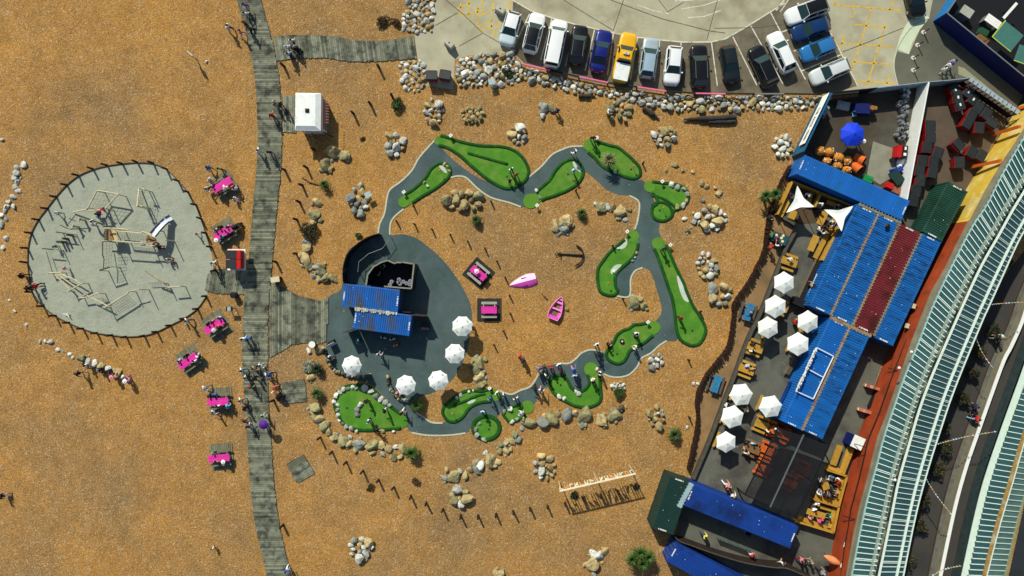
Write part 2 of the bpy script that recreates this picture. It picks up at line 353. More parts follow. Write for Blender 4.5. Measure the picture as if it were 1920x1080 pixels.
q = MB()
for a in ([(760,600),(800,640),(812,690),(800,730)],[(700,700),(740,690),(800,690)],[(640,640),(660,660),(655,700)],[(1200,400),(1225,405)],[(1010,320),(1030,335)],[(830,800),(828,815)],[(1150,680),(1165,706)],[(1000,735),(1010,750)],[(790,300),(800,330)],[(900,345),(890,352)],[(1225,560),(1255,570)],[(790,470),(760,500)]):
    strip(q, PL([(p.x, p.y) for p in smooth(a, False, 4)]), 0.045, 0.019, 0.0215, JOINT)
q.struct('path_cracks')
# car park
sheet('car_park', [[(817,-700),(815,10),(812,32),(810,57),(777,65),(783,112),(795,120),(797,160),(850,168),(853,112),(880,104),(965,102),(980,119),(1080,147),(1170,165),(1300,176),(1420,177),(1546,177),(1560,172),(1646,164),(1700,158),(1742,154),(1817,147),(1915,212),(1990,230),(2700,300),(2700,-700)]], 0.010, CONC)
ARC = [(962,1),(997,21),(1036,34),(1080,46),(1125,56),(1150,62),(1195,70),(1237,75),(1280,79),(1332,79),(1360,73),(1402,49),(1445,22),(1471,6),(1485,-20)]
sheet('parking_bays', [ARC + [(1560,-20),(1540,26),(1608,161),(1556,176),(1420,176.5),(1300,175.5),(1170,164.5),(1080,146.5),(983,119),(958,94)]], 0.016, BAY)
sheet('dark_pavement', [[(1757,-40),(1742,34),(1725,55),(1704,102),(1681,96),(1676,125),(1683,160),(1742,154.5),(1817,147.5),(1914,211),(1960,215),(1960,150),(1870,120),(1760,30),(1800,-40)]], 0.017, PAVE, 0)
sheet('pale_pavement', [[(1726,14),(1742,34),(1725,55),(1710,81),(1704,102),(1681,92),(1687,70),(1699,46),(1716,24)]], 0.024, M('mint_concrete', (0.56, 0.64, 0.44), 0.9, 0.08, 0.8))
sheet('pavement_strip', [[(1796,124),(1808,128),(1870,178),(1912,214),(1890,205),(1820,148),(1797,140)]], 0.024, M('strip_concrete', (0.30, 0.31, 0.19), 0.9, 0.15, 0.8))
q = MB(); strip(q, PL([(p.x, p.y) for p in smooth([(1742,34),(1712,48),(1690,75),(1678,105),(1676,130),(1683,160)], False, 5)]), 0.12, 0, 0.07, EDGE); q.struct('kerb')
def lines(name, segs, wdt, z, mat):
    q = MB()
    for s_ in segs:
        pts = PL(s_) if len(s_) > 2 else [P(*s_[0]), P(*s_[1])]
        strip(q, pts, wdt, z - 0.003, z, mat)
    return q.struct(name)
lines('parking_lines', [ARC[:-1], [(993,26),(962,91)], [(1035,34),(1014,112)], [(1080,46),(1060,124)], [(1115,54),(1097,133)], [(1150,63),(1139,141)], [(1195,71),(1182,150)],
      [(1237,76),(1227,152)], [(1277,80),(1272,156)], [(1334,80),(1345,161)], [(1374,69),(1419,160)], [(1408,49),(1468,157)], [(1445,24),(1510,149)], [(1464,61),(1492,50)], [(1488,96),(1506,89)],
      [(1503,133),(1576,103)], [(1539,26),(1608,161)], [(1455,20),(1470,0)], [(1463,22),(1478,0)], [(948,89),(966,95)]], 0.12, 0.022, WPAINT)
lines('road_marks', [[(1195,9),(1225,20),(1254,26)], [(1290,33),(1320,31),(1352,20)], [(1278,17),(1320,10),(1350,0)], [(1341,22),(1352,19)], [(1265,2),(1300,0)]], 0.10, 0.0155, WPAINT)
lines('yellow_hatching', [[(1565,9),(1692,20)], [(1601,46),(1662,52)], [(1576,81),(1677,88)], [(1597,116),(1670,121)], [(1606,151),(1680,157)], [(1568,0),(1564,12)], [(1634,15),(1597,133)], [(1676,0),(1666,22)],
      [(1661,43),(1625,163)], [(1584,64),(1575,92)], [(1669,139),(1661,161)], [(1600,15),(1597,34)],
      [(856,17),(886,4)], [(864,30),(908,19)], [(896,50),(922,39)], [(896,31),(926,19)], [(880,-10),(878,40)], [(896,11),(894,50)], [(864,6),(863,30)], [(923,30),(921,57)], [(909,0),(896,18)], [(961,0),(922,70)], [(926,0),(924,20)], [(905,0),(930,-6)], [(900,60),(924,48)]], 0.15, 0.0155, YPAINT)
lines('concrete_joints', [[(836,0),(870,28),(905,62),(940,82),(975,97)], [(816,48),(858,24)], [(860,87),(904,63)], [(1057,0),(1105,30),(1150,57)], [(1169,0),(1150,57)], [(1145,0),(1240,35),(1330,58)], [(1345,0),(1325,75)], [(1235,0),(1252,22),(1282,4)], [(1580,97),(1610,86),(1694,52)], [(1340,53),(1420,52),(1490,43)], [(1330,58),(1360,62)], [(1110,100),(1330,115)]], 0.07, 0.0255, JOINT)

# beer garden floor and the storage yards
FLOOR = [(1300,899),(1332,824),(1359,752),(1381,694),(1401,639),(1429,580),(1454,514),(1472,467),(1489,432),(1470,402),(1486,335),(1558,176),(1646,165),(1742,155.5),(1817,148.5),(1913,212),(1860,268),(1800,420),(1722,580),(1650,690),(1602,848),(1578,957),(1556,1045),(1560,1130),(1430,1130),(1330,1040),(1268,1012),(1275,960)]
sheet('garden_floor', [FLOOR], 0.021, GARDEN)
sheet('pale_floor_patch', [[(1637,265),(1668,276),(1690,282),(1676,330),(1650,346),(1625,330),(1630,300)]], 0.028, M('patch_concrete', (0.24, 0.24, 0.17), 0.9, 0.2, 0.8))
sheet('timber_floor_patch', [[(1500,355),(1560,375),(1545,405),(1540,418),(1492,421),(1478,410)]], 0.026, M('brown_floor', (0.085, 0.055, 0.028), 0.9, 0.25, 1.5))
sheet('earth_strip', [[(1482,312),(1488,330),(1472,402),(1490,432),(1471,467),(1453,514),(1428,579),(1400,639),(1380,694),(1358,752),(1331,824),(1299,898),(1291,880),(1309,790),(1308,750),(1325,705),(1366,649),(1377,596),(1378,572),(1407,527),(1435,469),(1441,421),(1462,349)]], 0.013, EARTH, 0)
sheet('keg_yard_floor', [[(1559,178),(1740,157),(1702,372),(1510,290),(1508,282)]], 0.0235, M('yard_brown', (0.062, 0.050, 0.032), 0.9, 0.3, 0.5, 0.1, 20, col2=(0.085, 0.082, 0.062), c2scale=0.2))
sheet('bin_yard_floor', [[(1743,157),(1816,150),(1911,212),(1858,268),(1800,418),(1704,374)]], 0.0235, M('bin_yard_brown', (0.095, 0.072, 0.048), 0.9, 0.25, 0.5, 0.1, 20))
sheet('lane', [[(2150,150),(1960,420),(1850,560),(1760,790),(1720,900),(1670,1110),(1620,1400),(1760,1400),(1800,1110),(1860,840),(1990,560),(2200,300)]], 0.014, ASPH)

# ------------------------------------------------------------------ boardwalks
def plank_run(name, left, right, step=0.215, sm=4):
    L = PL([(p.x, p.y) for p in smooth(left, False, sm)]); R = PL([(p.x, p.y) for p in smooth(right, False, sm)])
    n = int((plen(L) + plen(R)) / 2 / step)
    a = resample(L, n); b = resample(R, n)
    base = MB()
    base.poly([[(p.x, p.y) for p in a] + [(p.x, p.y) for p in reversed(b)]], 0.0, 0.03, DECKD)
    o = base.struct(name)
    q = MB()
    for i in range(n):
        d = (b[i] - a[i]).normalized()
        e0, e1 = random.uniform(-.07, .05), random.uniform(-.07, .05); zz = 0.10 + random.uniform(-.008, .01)
        g = 0.045
        p0 = a[i].lerp(a[i + 1], g) - d * e0; p1 = b[i].lerp(b[i + 1], g) + d * e1
        p2 = b[i].lerp(b[i + 1], 1 - g) + d * e1; p3 = a[i].lerp(a[i + 1], 1 - g) - d * e0
        c = [(p.x, p.y) for p in (p0, p1, p2, p3)]
        q.hexa([(x, y, 0.03) for x, y in c], [(x, y, zz) for x, y in c], DECK)
    k = q.build('planks', o); tag(k, kind='stuff'); return o
def plank_poly(name, poly, ang, step=0.215, mat=None, z=0.10, parent=None):
    pts = [V2(P(a, b)) for a, b in poly]; ca, sa = math.cos(ang), math.sin(ang)
    rot = [Vector((p.x * ca + p.y * sa, -p.x * sa + p.y * ca)) for p in pts]
    base = MB(); base.poly([pts], 0.0, z - 0.07, DECKD); o = base.struct(name)
    q = MB(); y = min(p.y for p in rot); y1 = max(p.y for p in rot)
    while y < y1 - 0.05:
        yc = y + step / 2; xs = []
        for i in range(len(rot)):
            p, r = rot[i], rot[i - 1]
            if (p.y > yc) != (r.y > yc): xs.append(p.x + (r.x - p.x) * (yc - p.y) / (r.y - p.y))
        xs.sort()
        for k in range(0, len(xs) - 1, 2):
            x0 = xs[k] + random.uniform(-.06, .06); x1 = xs[k + 1] + random.uniform(-.06, .06); zz = z + random.uniform(-.008, .01)
            c = [(x0, y + .01), (x1, y + .01), (x1, y + step - .01), (x0, y + step - .01)]
            c = [(a * ca - b * sa, a * sa + b * ca) for a, b in c]
            q.hexa([(a, b, z - .07) for a, b in c], [(a, b, zz) for a, b in c], mat or DECK)
        y += step
    tag(q.build('planks', o), kind='stuff'); return o
plank_run('boardwalk', [(437,-30),(445,0),(463,67),(471,105),(477,137),(481,175),(483,225),(484,270),(480,332),(475,382),(470,445),(466,490),(461,540),(457,590),(455,665),(458,740),(463,810),(470,910),(477,972),(490,1035),(502,1085),(510,1120)],
          [(482,-30),(490,0),(503,48),(512,80),(519,115),(525,155),(527,190),(529,250),(529,280),(526,332),(521,382),(515,445),(509,520),(504,577),(503,665),(504,752),(508,810),(515,910),(524,980),(536,1035),(548,1085),(556,1120)])
plank_run('boardwalk_branch', [(513,69),(545,66),(590,67),(627,69),(665,76),(702,77),(740,74),(776,69)], [(519,115),(545,111),(590,109),(620,110),(655,116),(690,116),(727,114),(782,110)])
plank_poly('bar_boardwalk', [(506,538),(515,530),(530,540),(560,555),(600,564),(616,559),(613,640),(600,645),(570,643),(550,645),(530,658),(505,671)], math.radians(90))
plank_poly('playground_boardwalk', [(386,545),(390,515),(400,506),(430,503),(466,505),(461,551),(445,552),(425,551),(405,550)], math.radians(80))
plank_poly('kiosk_boardwalk', [(529,181),(556,181),(556,249),(530,248)], math.radians(90))
plank_poly('small_deck', [(528,718),(571,711),(576,752),(532,757)], math.radians(6))
plank_poly('small_deck', [(537,870),(570,852),(591,887),(556,905)], math.radians(30))

# loose pebbles lying on the shingle: nobody could count them
q = MB(); rr = random.Random(3)
PAL = [M('pebble_tan', (0.44, 0.30, 0.13), 0.9, 0.1, island=0.35), M('pebble_pale', (0.62, 0.58, 0.45), 0.9, 0.1, island=0.25), M('pebble_dark', (0.16, 0.11, 0.055), 0.9, 0.1, island=0.4)]
for i in range(16000):
    px, py = rr.uniform(-30, 1950), rr.uniform(-30, 1110)
    if px > 1480 or (px > 800 and py < 180): continue
    c = P(px, py); r = rr.uniform(0.025, 0.06) * (1.7 if rr.random() < .03 else 1); a = rr.random() * 6.3; h = r * rr.uniform(.5, .9)
    e = rr.uniform(.6, 1.0)
    vs_ = [(c.x + math.cos(a + k * 1.571) * r * (1 if k % 2 else e), c.y + math.sin(a + k * 1.571) * r * (1 if k % 2 else e), 0.004) for k in range(4)] + [(c.x, c.y, h + .02)]
    q.add(vs_, [[0, 1, 4], [1, 2, 4], [2, 3, 4], [3, 0, 4]], PAL[rr.choices((0, 1, 2), (6, 1.2, 3))[0]])
q.struct('loose_pebbles', 'stuff')

# ------------------------------------------------------------------ stones
STONES = []; BOULDERS = []
def rock_mesh(sub, k, ncut, lo, hi, amp):
    bm = bmesh.new(); bmesh.ops.create_icosphere(bm, subdivisions=sub, radius=1.0); r = random.Random(100 + k)
    o_ = Vector((k * 7.3, 2.1, 5.7)); cut = [(Vector((r.gauss(0, 1), r.gauss(0, 1), r.gauss(0, .8))).normalized(), r.uniform(lo, hi)) for _ in range(ncut)]
    for v in bm.verts:
        d = v.co.normalized(); q_ = 1.05
        for c, h in cut:
            t = d.dot(c)
            if t > 0.05: q_ = min(q_, h / t)
        q_ *= 1.0 + amp * noise.noise(d * 2.2 + o_) + amp * .5 * noise.noise(d * 6 + o_)
        v.co = d * q_
    ax = [max(abs(v.co[i]) for v in bm.verts) for i in range(3)]
    for v in bm.verts: v.co = Vector((v.co.x / ax[0], v.co.y / ax[1], v.co.z / ax[2]))
    me = bpy.data.meshes.new('stone'); bm.to_mesh(me); bm.free(); me.materials.append(STONEW); return me
for k in range(10): STONES.append(rock_mesh(2, k, 11, .50, .88, .08))
for k in range(8): BOULDERS.append(rock_mesh(3, 50 + k, 13, .48, .88, .10))
def stone(parent, px, py, r_px, mat, z=0.0, flat=0.62, name='stone', el=None):
    r = r_px / PPM * (1.04 if r_px > 8.5 else 1.05); e = el or random.uniform(0.62 if r_px < 8.5 else .74, 1.0); hz = r * flat * random.uniform(.85, 1.1)
    p = P(px, py, hz * 0.6 + z); off = parent.location if parent is not None else Vector((0, 0, 0))
    return inst(name, random.choice(BOULDERS if r_px > 8.5 else STONES), parent, (p.x - off[0], p.y - off[1], hz * 0.45 + z), (random.uniform(-.45, .45), random.uniform(-.45, .45), random.random() * 6.28), (r, r * e, hz), mat)
def scatter(poly, r, rng, jit=0.42, maxn=400):
    x0, x1 = min(p[0] for p in poly), max(p[0] for p in poly); y0, y1 = min(p[1] for p in poly), max(p[1] for p in poly)
    pts = []
    for _ in range(int((x1 - x0) * (y1 - y0) / (r * r) * 40) + 60):
        p = (rng.uniform(x0, x1), rng.uniform(y0, y1), r * rng.uniform(1 - jit, 1 + jit))
        if inside(p, poly) and all((p[0] - a) ** 2 + (p[1] - b) ** 2 > ((p[2] + c) * 0.74) ** 2 for a, b, c in pts): pts.append(p)
        if len(pts) >= maxn: break
    return pts
RNG = random.Random(11)
def rock_bed(name, poly, r, mix, label, cat, group=None, mound=0.0, cap=295):
    cx = sum(p[0] for p in poly) / len(poly); cy = sum(p[1] for p in poly) / len(poly)
    t = thing(name, label, cat, P(cx, cy), group=group)
    for x, y, rad in scatter(poly, r, RNG, maxn=cap):
        stone(t, x, y, rad, RNG.choices((STONEW, STONET, STONEG, STONEM), mix)[0], z=mound * RNG.random())
    return t
def ell(cx, cy, rx, ry, n=14): return [(cx + rx * math.cos(6.283 * k / n), cy + ry * math.sin(6.283 * k / n)) for k in range(n)]
rock_bed('rock_embankment', [(752,40),(760,20),(768,-20),(815,-20),(813,30),(810,58),(785,62),(757,60)], 6.0, (6, 3, 2, 0), 'bank of pale rocks beside the boardwalk at the top edge', 'rocks')
rock_bed('rock_embankment', [(746,122),(760,115),(790,114),(796,125),(797,165),(775,172),(757,165),(752,145)], 6.0, (6, 3, 2, 0), 'bank of pale rocks left of the two black bins', 'rocks')
rock_bed('rock_embankment', [(857,112),(900,101),(962,101),(975,125),(1030,140),(1090,156),(1150,168),(1220,178),(1300,182),(1400,181),(1500,182),(1540,184),(1535,200),(1500,203),(1440,205),(1380,205),(1300,206),(1260,205),(1180,190),(1130,177),(1060,170),(1030,160),(985,150),(950,160),(905,160),(858,160)], 6.4, (6, 2.5, 2.5, 0.5), 'long bank of pale rocks along the foot of the car park', 'rocks', mound=0.15)
G_P = 'stone cairns set about the golf course'
def pile(cx, cy, rx, ry, r, mix, label): rock_bed('rock_pile', ell(cx, cy, rx, ry), r, mix, label, 'rock pile', G_P, mound=0.3)
pile(812, 209, 20, 23, 6.5, (5, 3, 1, 1), 'rock pile of white and tan stones above the largest putting green')
pile(885, 213, 21, 16, 7, (0, 5, 0, 2), 'low pile of tan stones below the left end of the rock bank')
pile(972, 250, 19, 20, 8, (4, 4, 1, 1), 'rock pile of pale stones just above the big triangular green')
pile(1162, 208, 22, 18, 8, (0, 5, 1, 3), 'tan rock pile below the yellow pickup with a person beside it')
pile(1247, 256, 22, 18, 7, (3, 4, 2, 1), 'rock pile of mixed stones below the dark driftwood logs')
pile(738, 270, 20, 20, 8, (5, 3, 2, 0), 'rock pile of white stones left of the uppermost path bend')
pile(672, 374, 17, 28, 8, (2, 3, 4, 3), 'grey rock pile with a small plaque between boardwalk and path')
pile(870, 376, 33, 18, 9, (1, 5, 0, 2), 'tan rock pile inside the path below the narrow left green')
pile(1468, 273, 18, 20, 6.5, (7, 1, 1, 0), 'white rock pile beside the blue yard wall')
pile(1333, 408, 30, 24, 8, (3, 4, 2, 1), 'scattered rock pile right of the green with a round lower bowl')
pile(1327, 497, 20, 26, 7.5, (3, 4, 2, 1), 'rock pile with one dark stone right of the long green')
pile(1352, 552, 19, 20, 9, (4, 3, 3, 0), 'rock pile of grey boulders nearest the brown log palisade')
pile(1230, 678, 15, 16, 6.5, (4, 0, 5, 0), 'small grey rock pile below the end of the long green')
pile(1230, 781, 16, 20, 7, (3, 4, 1, 1), 'rock pile of tan and white stones left of the palisade bend')
pile(1020, 877, 21, 22, 7, (4, 4, 1, 1), 'rock pile left of the upright letter sign')
pile(677, 1030, 21, 21, 8, (7, 1, 1, 0), 'white rock pile alone near the bottom of the boardwalk')
pile(863, 934, 20, 17, 10, (1, 4, 0, 4), 'mossy tan rock pile above the line of bollards')
pile(1160, 724, 13, 9, 5, (5, 3, 1, 0), 'little ring of white stones around a bush')
def boulders(label, lst, mat=None, cat='boulders', group='boulder groups on the shingle', flat=0.55):
    cx = sum(a[0] for a in lst) / len(lst); cy = sum(a[1] for a in lst) / len(lst)
    t = thing('boulder_group', label, cat, P(cx, cy), group=group)
    for a in lst: stone(t, a[0], a[1], a[2], a[3] if len(a) > 3 else (mat or RNG.choice((STONEM, STONET))), flat=flat, name='boulder')
    for a in lst:
        if a[2] >= 8:
            for _ in range(2): an = RNG.random() * 6.283; stone(t, a[0] + a[2] * .95 * math.cos(an), a[1] + a[2] * .95 * math.sin(an), a[2] * RNG.uniform(.28, .5), RNG.choice((STONEM, STONET, STONEG)))
    return t
boulders('three big mossy boulders below the white kiosk', [(625,287,15,STONET),(609,309,14,STONEM),(645,290,12,STONEM),(604,318,7,STONEM)])
boulders('grey boulder pair with a person sitting beside them', [(1020,203,10,STONEG),(1033,203,9,STONEM),(1018,216,8,STONEW),(1014,197,6,STONEG)])
boulders('curving wall of mossy boulders between boardwalk and bar', [(594,379,11),(590,402,12),(588,417,8),(600,412,6),(574,454,9,STONEG),(573,465,10,STONET),(572,484,12),(580,496,10),(563,478,7),(592,502,9,STONEG),(602,498,9),(600,508,10,STONEM),(588,518,8,STONEG),(610,520,11,STONEM),(622,522,9),(567,498,6),(597,523,7)])
boulders('two large yellow boulders above the rusty anchor', [(1040,423,12,STONET),(1062,414,14,STONET),(1058,432,10,STONEG),(1047,437,6,STONEG)])
boulders('row of tan boulders inside the path right of a round bush', [(1118,384,7,STONEW),(1128,388,11,STONEM),(1140,389,6,STONEW),(1149,388,8,STONET),(1165,397,14,STONET),(1172,412,6,STONEG),(1180,393,6,STONET)])
boulders('three boulders on the shingle island inside the path fork', [(1187,569,13,STONEM),(1198,560,8,STONET),(1206,574,9,STONEM)])
boulders('tall mossy boulders beside the patio below the parasols', [(899,680,13,STONEM),(893,692,14,STONEM),(897,709,13,STONET),(900,720,9,STONEM),(887,676,6,STONEM)])
boulders('row of heavy grey boulders below the U shaped green', [(990,792,15,STONEM),(1016,791,12,STONEG),(1035,786,15,STONEM),(1064,776,15,STONEG),(1095,780,17,STONEM),(1129,790,13,STONET),(1153,778,15,STONEM),(1046,776,8,STONET),(1165,768,10,BROWNWOOD),(1092,796,8,STONEG)])
boulders('curved row of tan stones at the lower end of the course', [(972,824,8,STONEG),(961,828,8,STONET),(949,830,8),(941,834,7),(950,846,8,STONET),(936,847,8),(921,862,14,STONET),(911,849,6,STONEW),(902,871,10,STONEW),(894,881,9,STONEG),(882,880,7),(872,892,8,STONET),(853,893,14,STONEM),(833,896,8,STONEG),(837,881,6),(890,868,6),(965,815,8),(958,842,6)])
boulders('long curved wall of boulders below the lower left green', [(591,766,13,STONEM),(590,784,9,STONEM),(600,786,10,STONET),(609,798,11,STONEM),(616,811,10,STONET),(626,820,9),(642,828,11,STONEM),(654,832,9),(673,834,13,STONEG),(698,836,14,STONEM),(715,836,9,STONET),(729,840,8),(742,838,7,STONEW),(739,856,8,STONEM),(750,857,7),(754,842,9,STONEM),(717,851,7,STONEW),(657,818,5,STONEW),(585,775,6)])
boulders('three boulders near the bottom edge left of the palm', [(1110,1061,15,STONET),(1123,1044,12,STONEW),(1112,1039,9,STONEW),(1135,1034,9,STONET)])
boulders('lone tan boulder cut by the bottom edge', [(934,1077,12,STONET),(930,1070,6,STONET)])
boulders('pale rocks chained along the left edge of the photo', [(43,309,7),(30,314,6),(31,324,7),(27,333,6),(32,341,6),(28,349,5),(33,358,6),(25,369,6),(16,378,6),(12,388,6),(25,387,6),(8,395,5),(3,403,6),(12,411,5),(2,421,8),(11,448,6),(5,464,5),(39,333,3)], STONEW, group='rock chains left of the playground') 
boulders('chain of pale rocks with people sitting along it', [(75,640,4),(93,640,7),(84,640,4),(107,656,5),(119,659,4),(129,664,5),(136,671,5),(151,672,10,STONEM),(165,677,6),(177,681,7),(190,687,8,STONET),(203,692,7),(218,697,10,STONET),(228,707,5),(240,712,7)], STONEW, group='rock chains left of the playground')
boulders('tan stones strewn right of the palm planted green', [(1265,308,7),(1249,320,5),(1281,318,5),(1300,322,5),(1316,342,7),(1326,350,6),(1349,363,8),(1341,352,5),(1283,410,6,STONEW),(1289,431,8,STONET),(1302,415,7,STONEG),(1318,376,5,STONEG),(1300,400,4)], STONET)
boulders('mossy stones at the lower left corner of the patio', [(579,658,7,STONEW),(597,657,7,STONEM),(582,708,9,STONET),(640,726,5,STONEM),(636,732,5,STONEM),(688,716,4,STONEM)])
boulders('pair of small white stones beside the palisade', [(1301,719,4,STONEW),(1309,720,4,STONEW),(1288,801,3,STONEW)])
boulders('single pebble grey rock cut by the left edge', [(3,262,5,STONEW)])
boulders('white stones on bare shingle left of the playground chain', [(27,583,4,STONEW),(49,609,4,STONEW),(17,563,2.5,STONEW)])
boulders('little grey stone beside the pink rowing boat', [(1062,579,4.5,STONEM)])

# ------------------------------------------------------------------ golf greens
def rim(mb, pts, wdt, h, mat, closed=True):       # rounded bead along a polyline
    prof = [(-.5, 0.0), (-.46, .55), (-.25, .95), (0, 1.05), (.25, .95), (.46, .55), (.5, 0.0)]
    n = len(pts); vs_ = []; k = len(prof)
    for i in range(n):
        a = pts[i - 1] if (i > 0 or closed) else pts[i]; b = pts[(i + 1) % n] if (i < n - 1 or closed) else pts[i]
        d = V2(b) - V2(a); d.normalize(); nr = Vector((-d.y, d.x))
        for u, z in prof: vs_.append((pts[i][0] + nr.x * u * wdt, pts[i][1] + nr.y * u * wdt, 0.01 + z * h))
    fs_ = []
    for i in range(n if closed else n - 1):
        a = k * i; b = k * ((i + 1) % n)
        fs_ += [[a + j, b + j, b + j + 1, a + j + 1] for j in range(k - 1)]
    if not closed: fs_ += [list(range(k)), list(range(k * n - 1, k * (n - 1) - 1, -1))]
    return mb.add(vs_, fs_, mat, True)
def inset(pts, d):
    n = len(pts); area = sum(pts[i - 1][0] * pts[i][1] - pts[i][0] * pts[i - 1][1] for i in range(n)); s_ = 1 if area > 0 else -1
    out = []
    for i in range(n):
        t = V2(pts[(i + 1) % n]) - V2(pts[i - 1]); t.normalize(); out.append(V2(pts[i]) + Vector((-t.y, t.x)) * d * s_)
    return out
FLAGM = M('flag_ball', (0.75, 0.12, 0.05), 0.5, 0.1)
def green(label, poly, tee=None, ridges=(), bunkers=(), cup=None, ball=None, sign=None, stones=(), digit=0, rimw=0.38, gap=None, shade=None):
    sp = smooth(poly, True, 5); pts = [V2(P(p.x, p.y)) for p in sp]
    c = sum(pts, Vector((0, 0))) / len(pts)
    t = thing('golf_green', label, 'golf green', (c.x, c.y, 0), group='putting greens of the crazy golf course')
    q = MB(); q.poly([inset(pts, rimw * 0.45)], 0.0, 0.055, TURF); q.build('turf', t, True)
    q = MB()
    if gap:   # the bead is open where the tee lies
        g0, g1, gr = gap; ctr = V2(P(g0, g1)); ins = inset(pts, rimw * 0.5); run = []; best = []
        n = len(ins); st = next((i for i in range(n) if (pts[i] - ctr).length < gr / PPM), 0)
        for k in range(n + 1):
            i = (st + k) % n
            if (pts[i] - ctr).length >= gr / PPM: run.append(ins[i])
            else:
                if len(run) > len(best): best = run
                run = []
        if len(run) > len(best): best = run
        rim(q, best, rimw, 0.14, RIM, False)
    else: rim(q, inset(pts, rimw * 0.5), rimw, 0.14, RIM, True)
    for r in ridges: rim(q, [V2(P(p.x, p.y)) for p in smooth(r, False, 4)], 0.34, 0.14, RIM, False)
    q.build('border', t, True)
    if tee:
        q = MB(); q.poly([[V2(P(*p)) for p in ell(tee[0], tee[1], tee[2], tee[2], 28)]], 0.0, 0.075, TEE); q.build('tee_mat', t, True)
    for b in bunkers:
        q = MB(); q.poly([[V2(P(p.x, p.y)) for p in smooth(b, True, 4)]], 0.03, 0.066, BUNK); q.build('bunker', t, True)
    if cup:
        q = MB(); p = P(*cup); q.tube((p.x, p.y, 0.05), (p.x, p.y, 0.062), 0.11, BLACK, n=12); q.build('cup', t, True)
    if ball:
        q = MB(); p = P(*ball, 0.9); q.tube((p.x, p.y, 0.05), (p.x, p.y, 0.85), 0.015, WHITE, n=6)
        q.tube((p.x, p.y, 0.80), (p.x, p.y, 0.88), 0.06, FLAGM, 0.11, n=10); q.tube((p.x, p.y, 0.88), (p.x, p.y, 0.98), 0.11, FLAGM, 0.05, n=10); q.build('pin', t, True)
    if sign:
        q = MB(); p = P(*sign, 0.6); q.box((p.x, p.y, 0.3), (0.08, 0.08, 0.6), DKMET); q.build('sign_post', t, True)
        q = MB(); q.box((p.x, p.y, 0.62), (0.36, 0.32, 0.05), WHITE, 0.7); q.box((p.x, p.y, 0.648), (0.07, 0.14, 0.008), BLACK, 0.7); q.build('number_plate', t, True)
    for s_ in stones: stone(t, s_[0], s_[1], s_[2], s_[3] if len(s_) > 3 else RNG.choice((STONEW, STONEW, STONEG)), z=0.04)
    return t
green('largest green, a wide wedge with a long inner ridge', [(812,266),(818,255),(830,252),(865,263),(900,270),(940,272),(960,277),(975,286),(986,299),(993,313),(994,326),(987,341),(972,352),(952,357),(933,351),(910,337),(880,312),(860,294),(838,280),(818,274)], None, [[(877,287),(915,298),(952,308)]], cup=(951,332), sign=(845,254), gap=(816,262,14))
green('narrow tapering green left of the largest wedge, with two stone blocks', [(747,377),(753,366),(770,355),(785,343),(797,330),(806,315),(820,305),(833,303),(843,309),(848,320),(845,332),(835,343),(815,358),(795,370),(775,383),(765,389),(754,390),(747,385)], (757,379,10), bunkers=[[(823,312),(830,311),(836,318),(838,325),(832,322)]], ball=(825,319), sign=(757,360), stones=[(795,342,3.5,STONEM),(802,349,4),(833,308,4,STONET),(839,312,4,STONET),(842,320,4,STONET)], gap=(757,379,17))
green('teardrop green below the upper path bend with a pale bunker', [(979,374),(988,366),(999,362),(1012,350),(1027,337),(1040,317),(1055,302),(1072,296),(1087,302),(1096,317),(1095,332),(1085,347),(1065,360),(1040,370),(1020,377),(1007,387),(995,391),(982,387)], (995,377,14), bunkers=[[(1074,303),(1083,304),(1092,314),(1093,325),(1083,320),(1076,312)]], cup=(1065,327), sign=(1007,385), stones=[(1006,357,5),(1013,370,4.5)], gap=(992,377,24))
green('oval green planted with a small palm tree', [(1093,272),(1098,262),(1110,259),(1125,264),(1145,270),(1160,274),(1175,285),(1188,297),(1200,310),(1204,322),(1200,333),(1187,338),(1170,334),(1155,328),(1140,322),(1125,312),(1112,298),(1100,287)], (1105,272,11), cup=(1183,318), ball=(1189,311), sign=(1119,258), stones=[(1154,322,4.5)], gap=(1101,270,17))
green('hook shaped green with a round lower bowl and stones round its rim', [(1207,350),(1212,341),(1225,338),(1242,340),(1262,342),(1280,347),(1291,357),(1294,370),(1290,382),(1280,392),(1266,397),(1262,407),(1250,416),(1237,417),(1225,412),(1219,400),(1221,387),(1230,378),(1222,366),(1212,361)], (1218,350,10.5), [[(1222,366),(1242,372),(1262,385),(1272,394)], [(1222,386),(1231,380),(1244,380),(1255,387),(1260,398),(1258,407)]], cup=(1237,395), ball=(1245,389), sign=(1242,340), stones=[(1259,346,6),(1271,350,6,STONEG),(1282,354,6),(1289,364,6),(1287,376,5,STONET),(1281,385,6.5),(1270,387,6,STONET)], gap=(1212,350,15))
green('S shaped green with two pale bunkers left of the path fork', [(1174,442),(1180,432),(1190,430),(1198,441),(1199,460),(1194,477),(1182,492),(1167,505),(1157,517),(1157,535),(1161,545),(1155,555),(1142,557),(1127,552),(1120,542),(1117,520),(1119,502),(1130,485),(1142,470),(1160,455)], (1187,443,11), bunkers=[[(1173,447),(1176,455),(1172,464),(1164,467),(1159,464),(1166,456)], [(1146,505),(1154,497),(1165,496),(1160,504),(1150,513),(1145,512)]], ball=(1141,531), sign=(1176,434), stones=[(1159,466,3),(1194,475,4,STONEM),(1190,483,3),(1186,489,3),(1152,509,4)], gap=(1188,440,18))
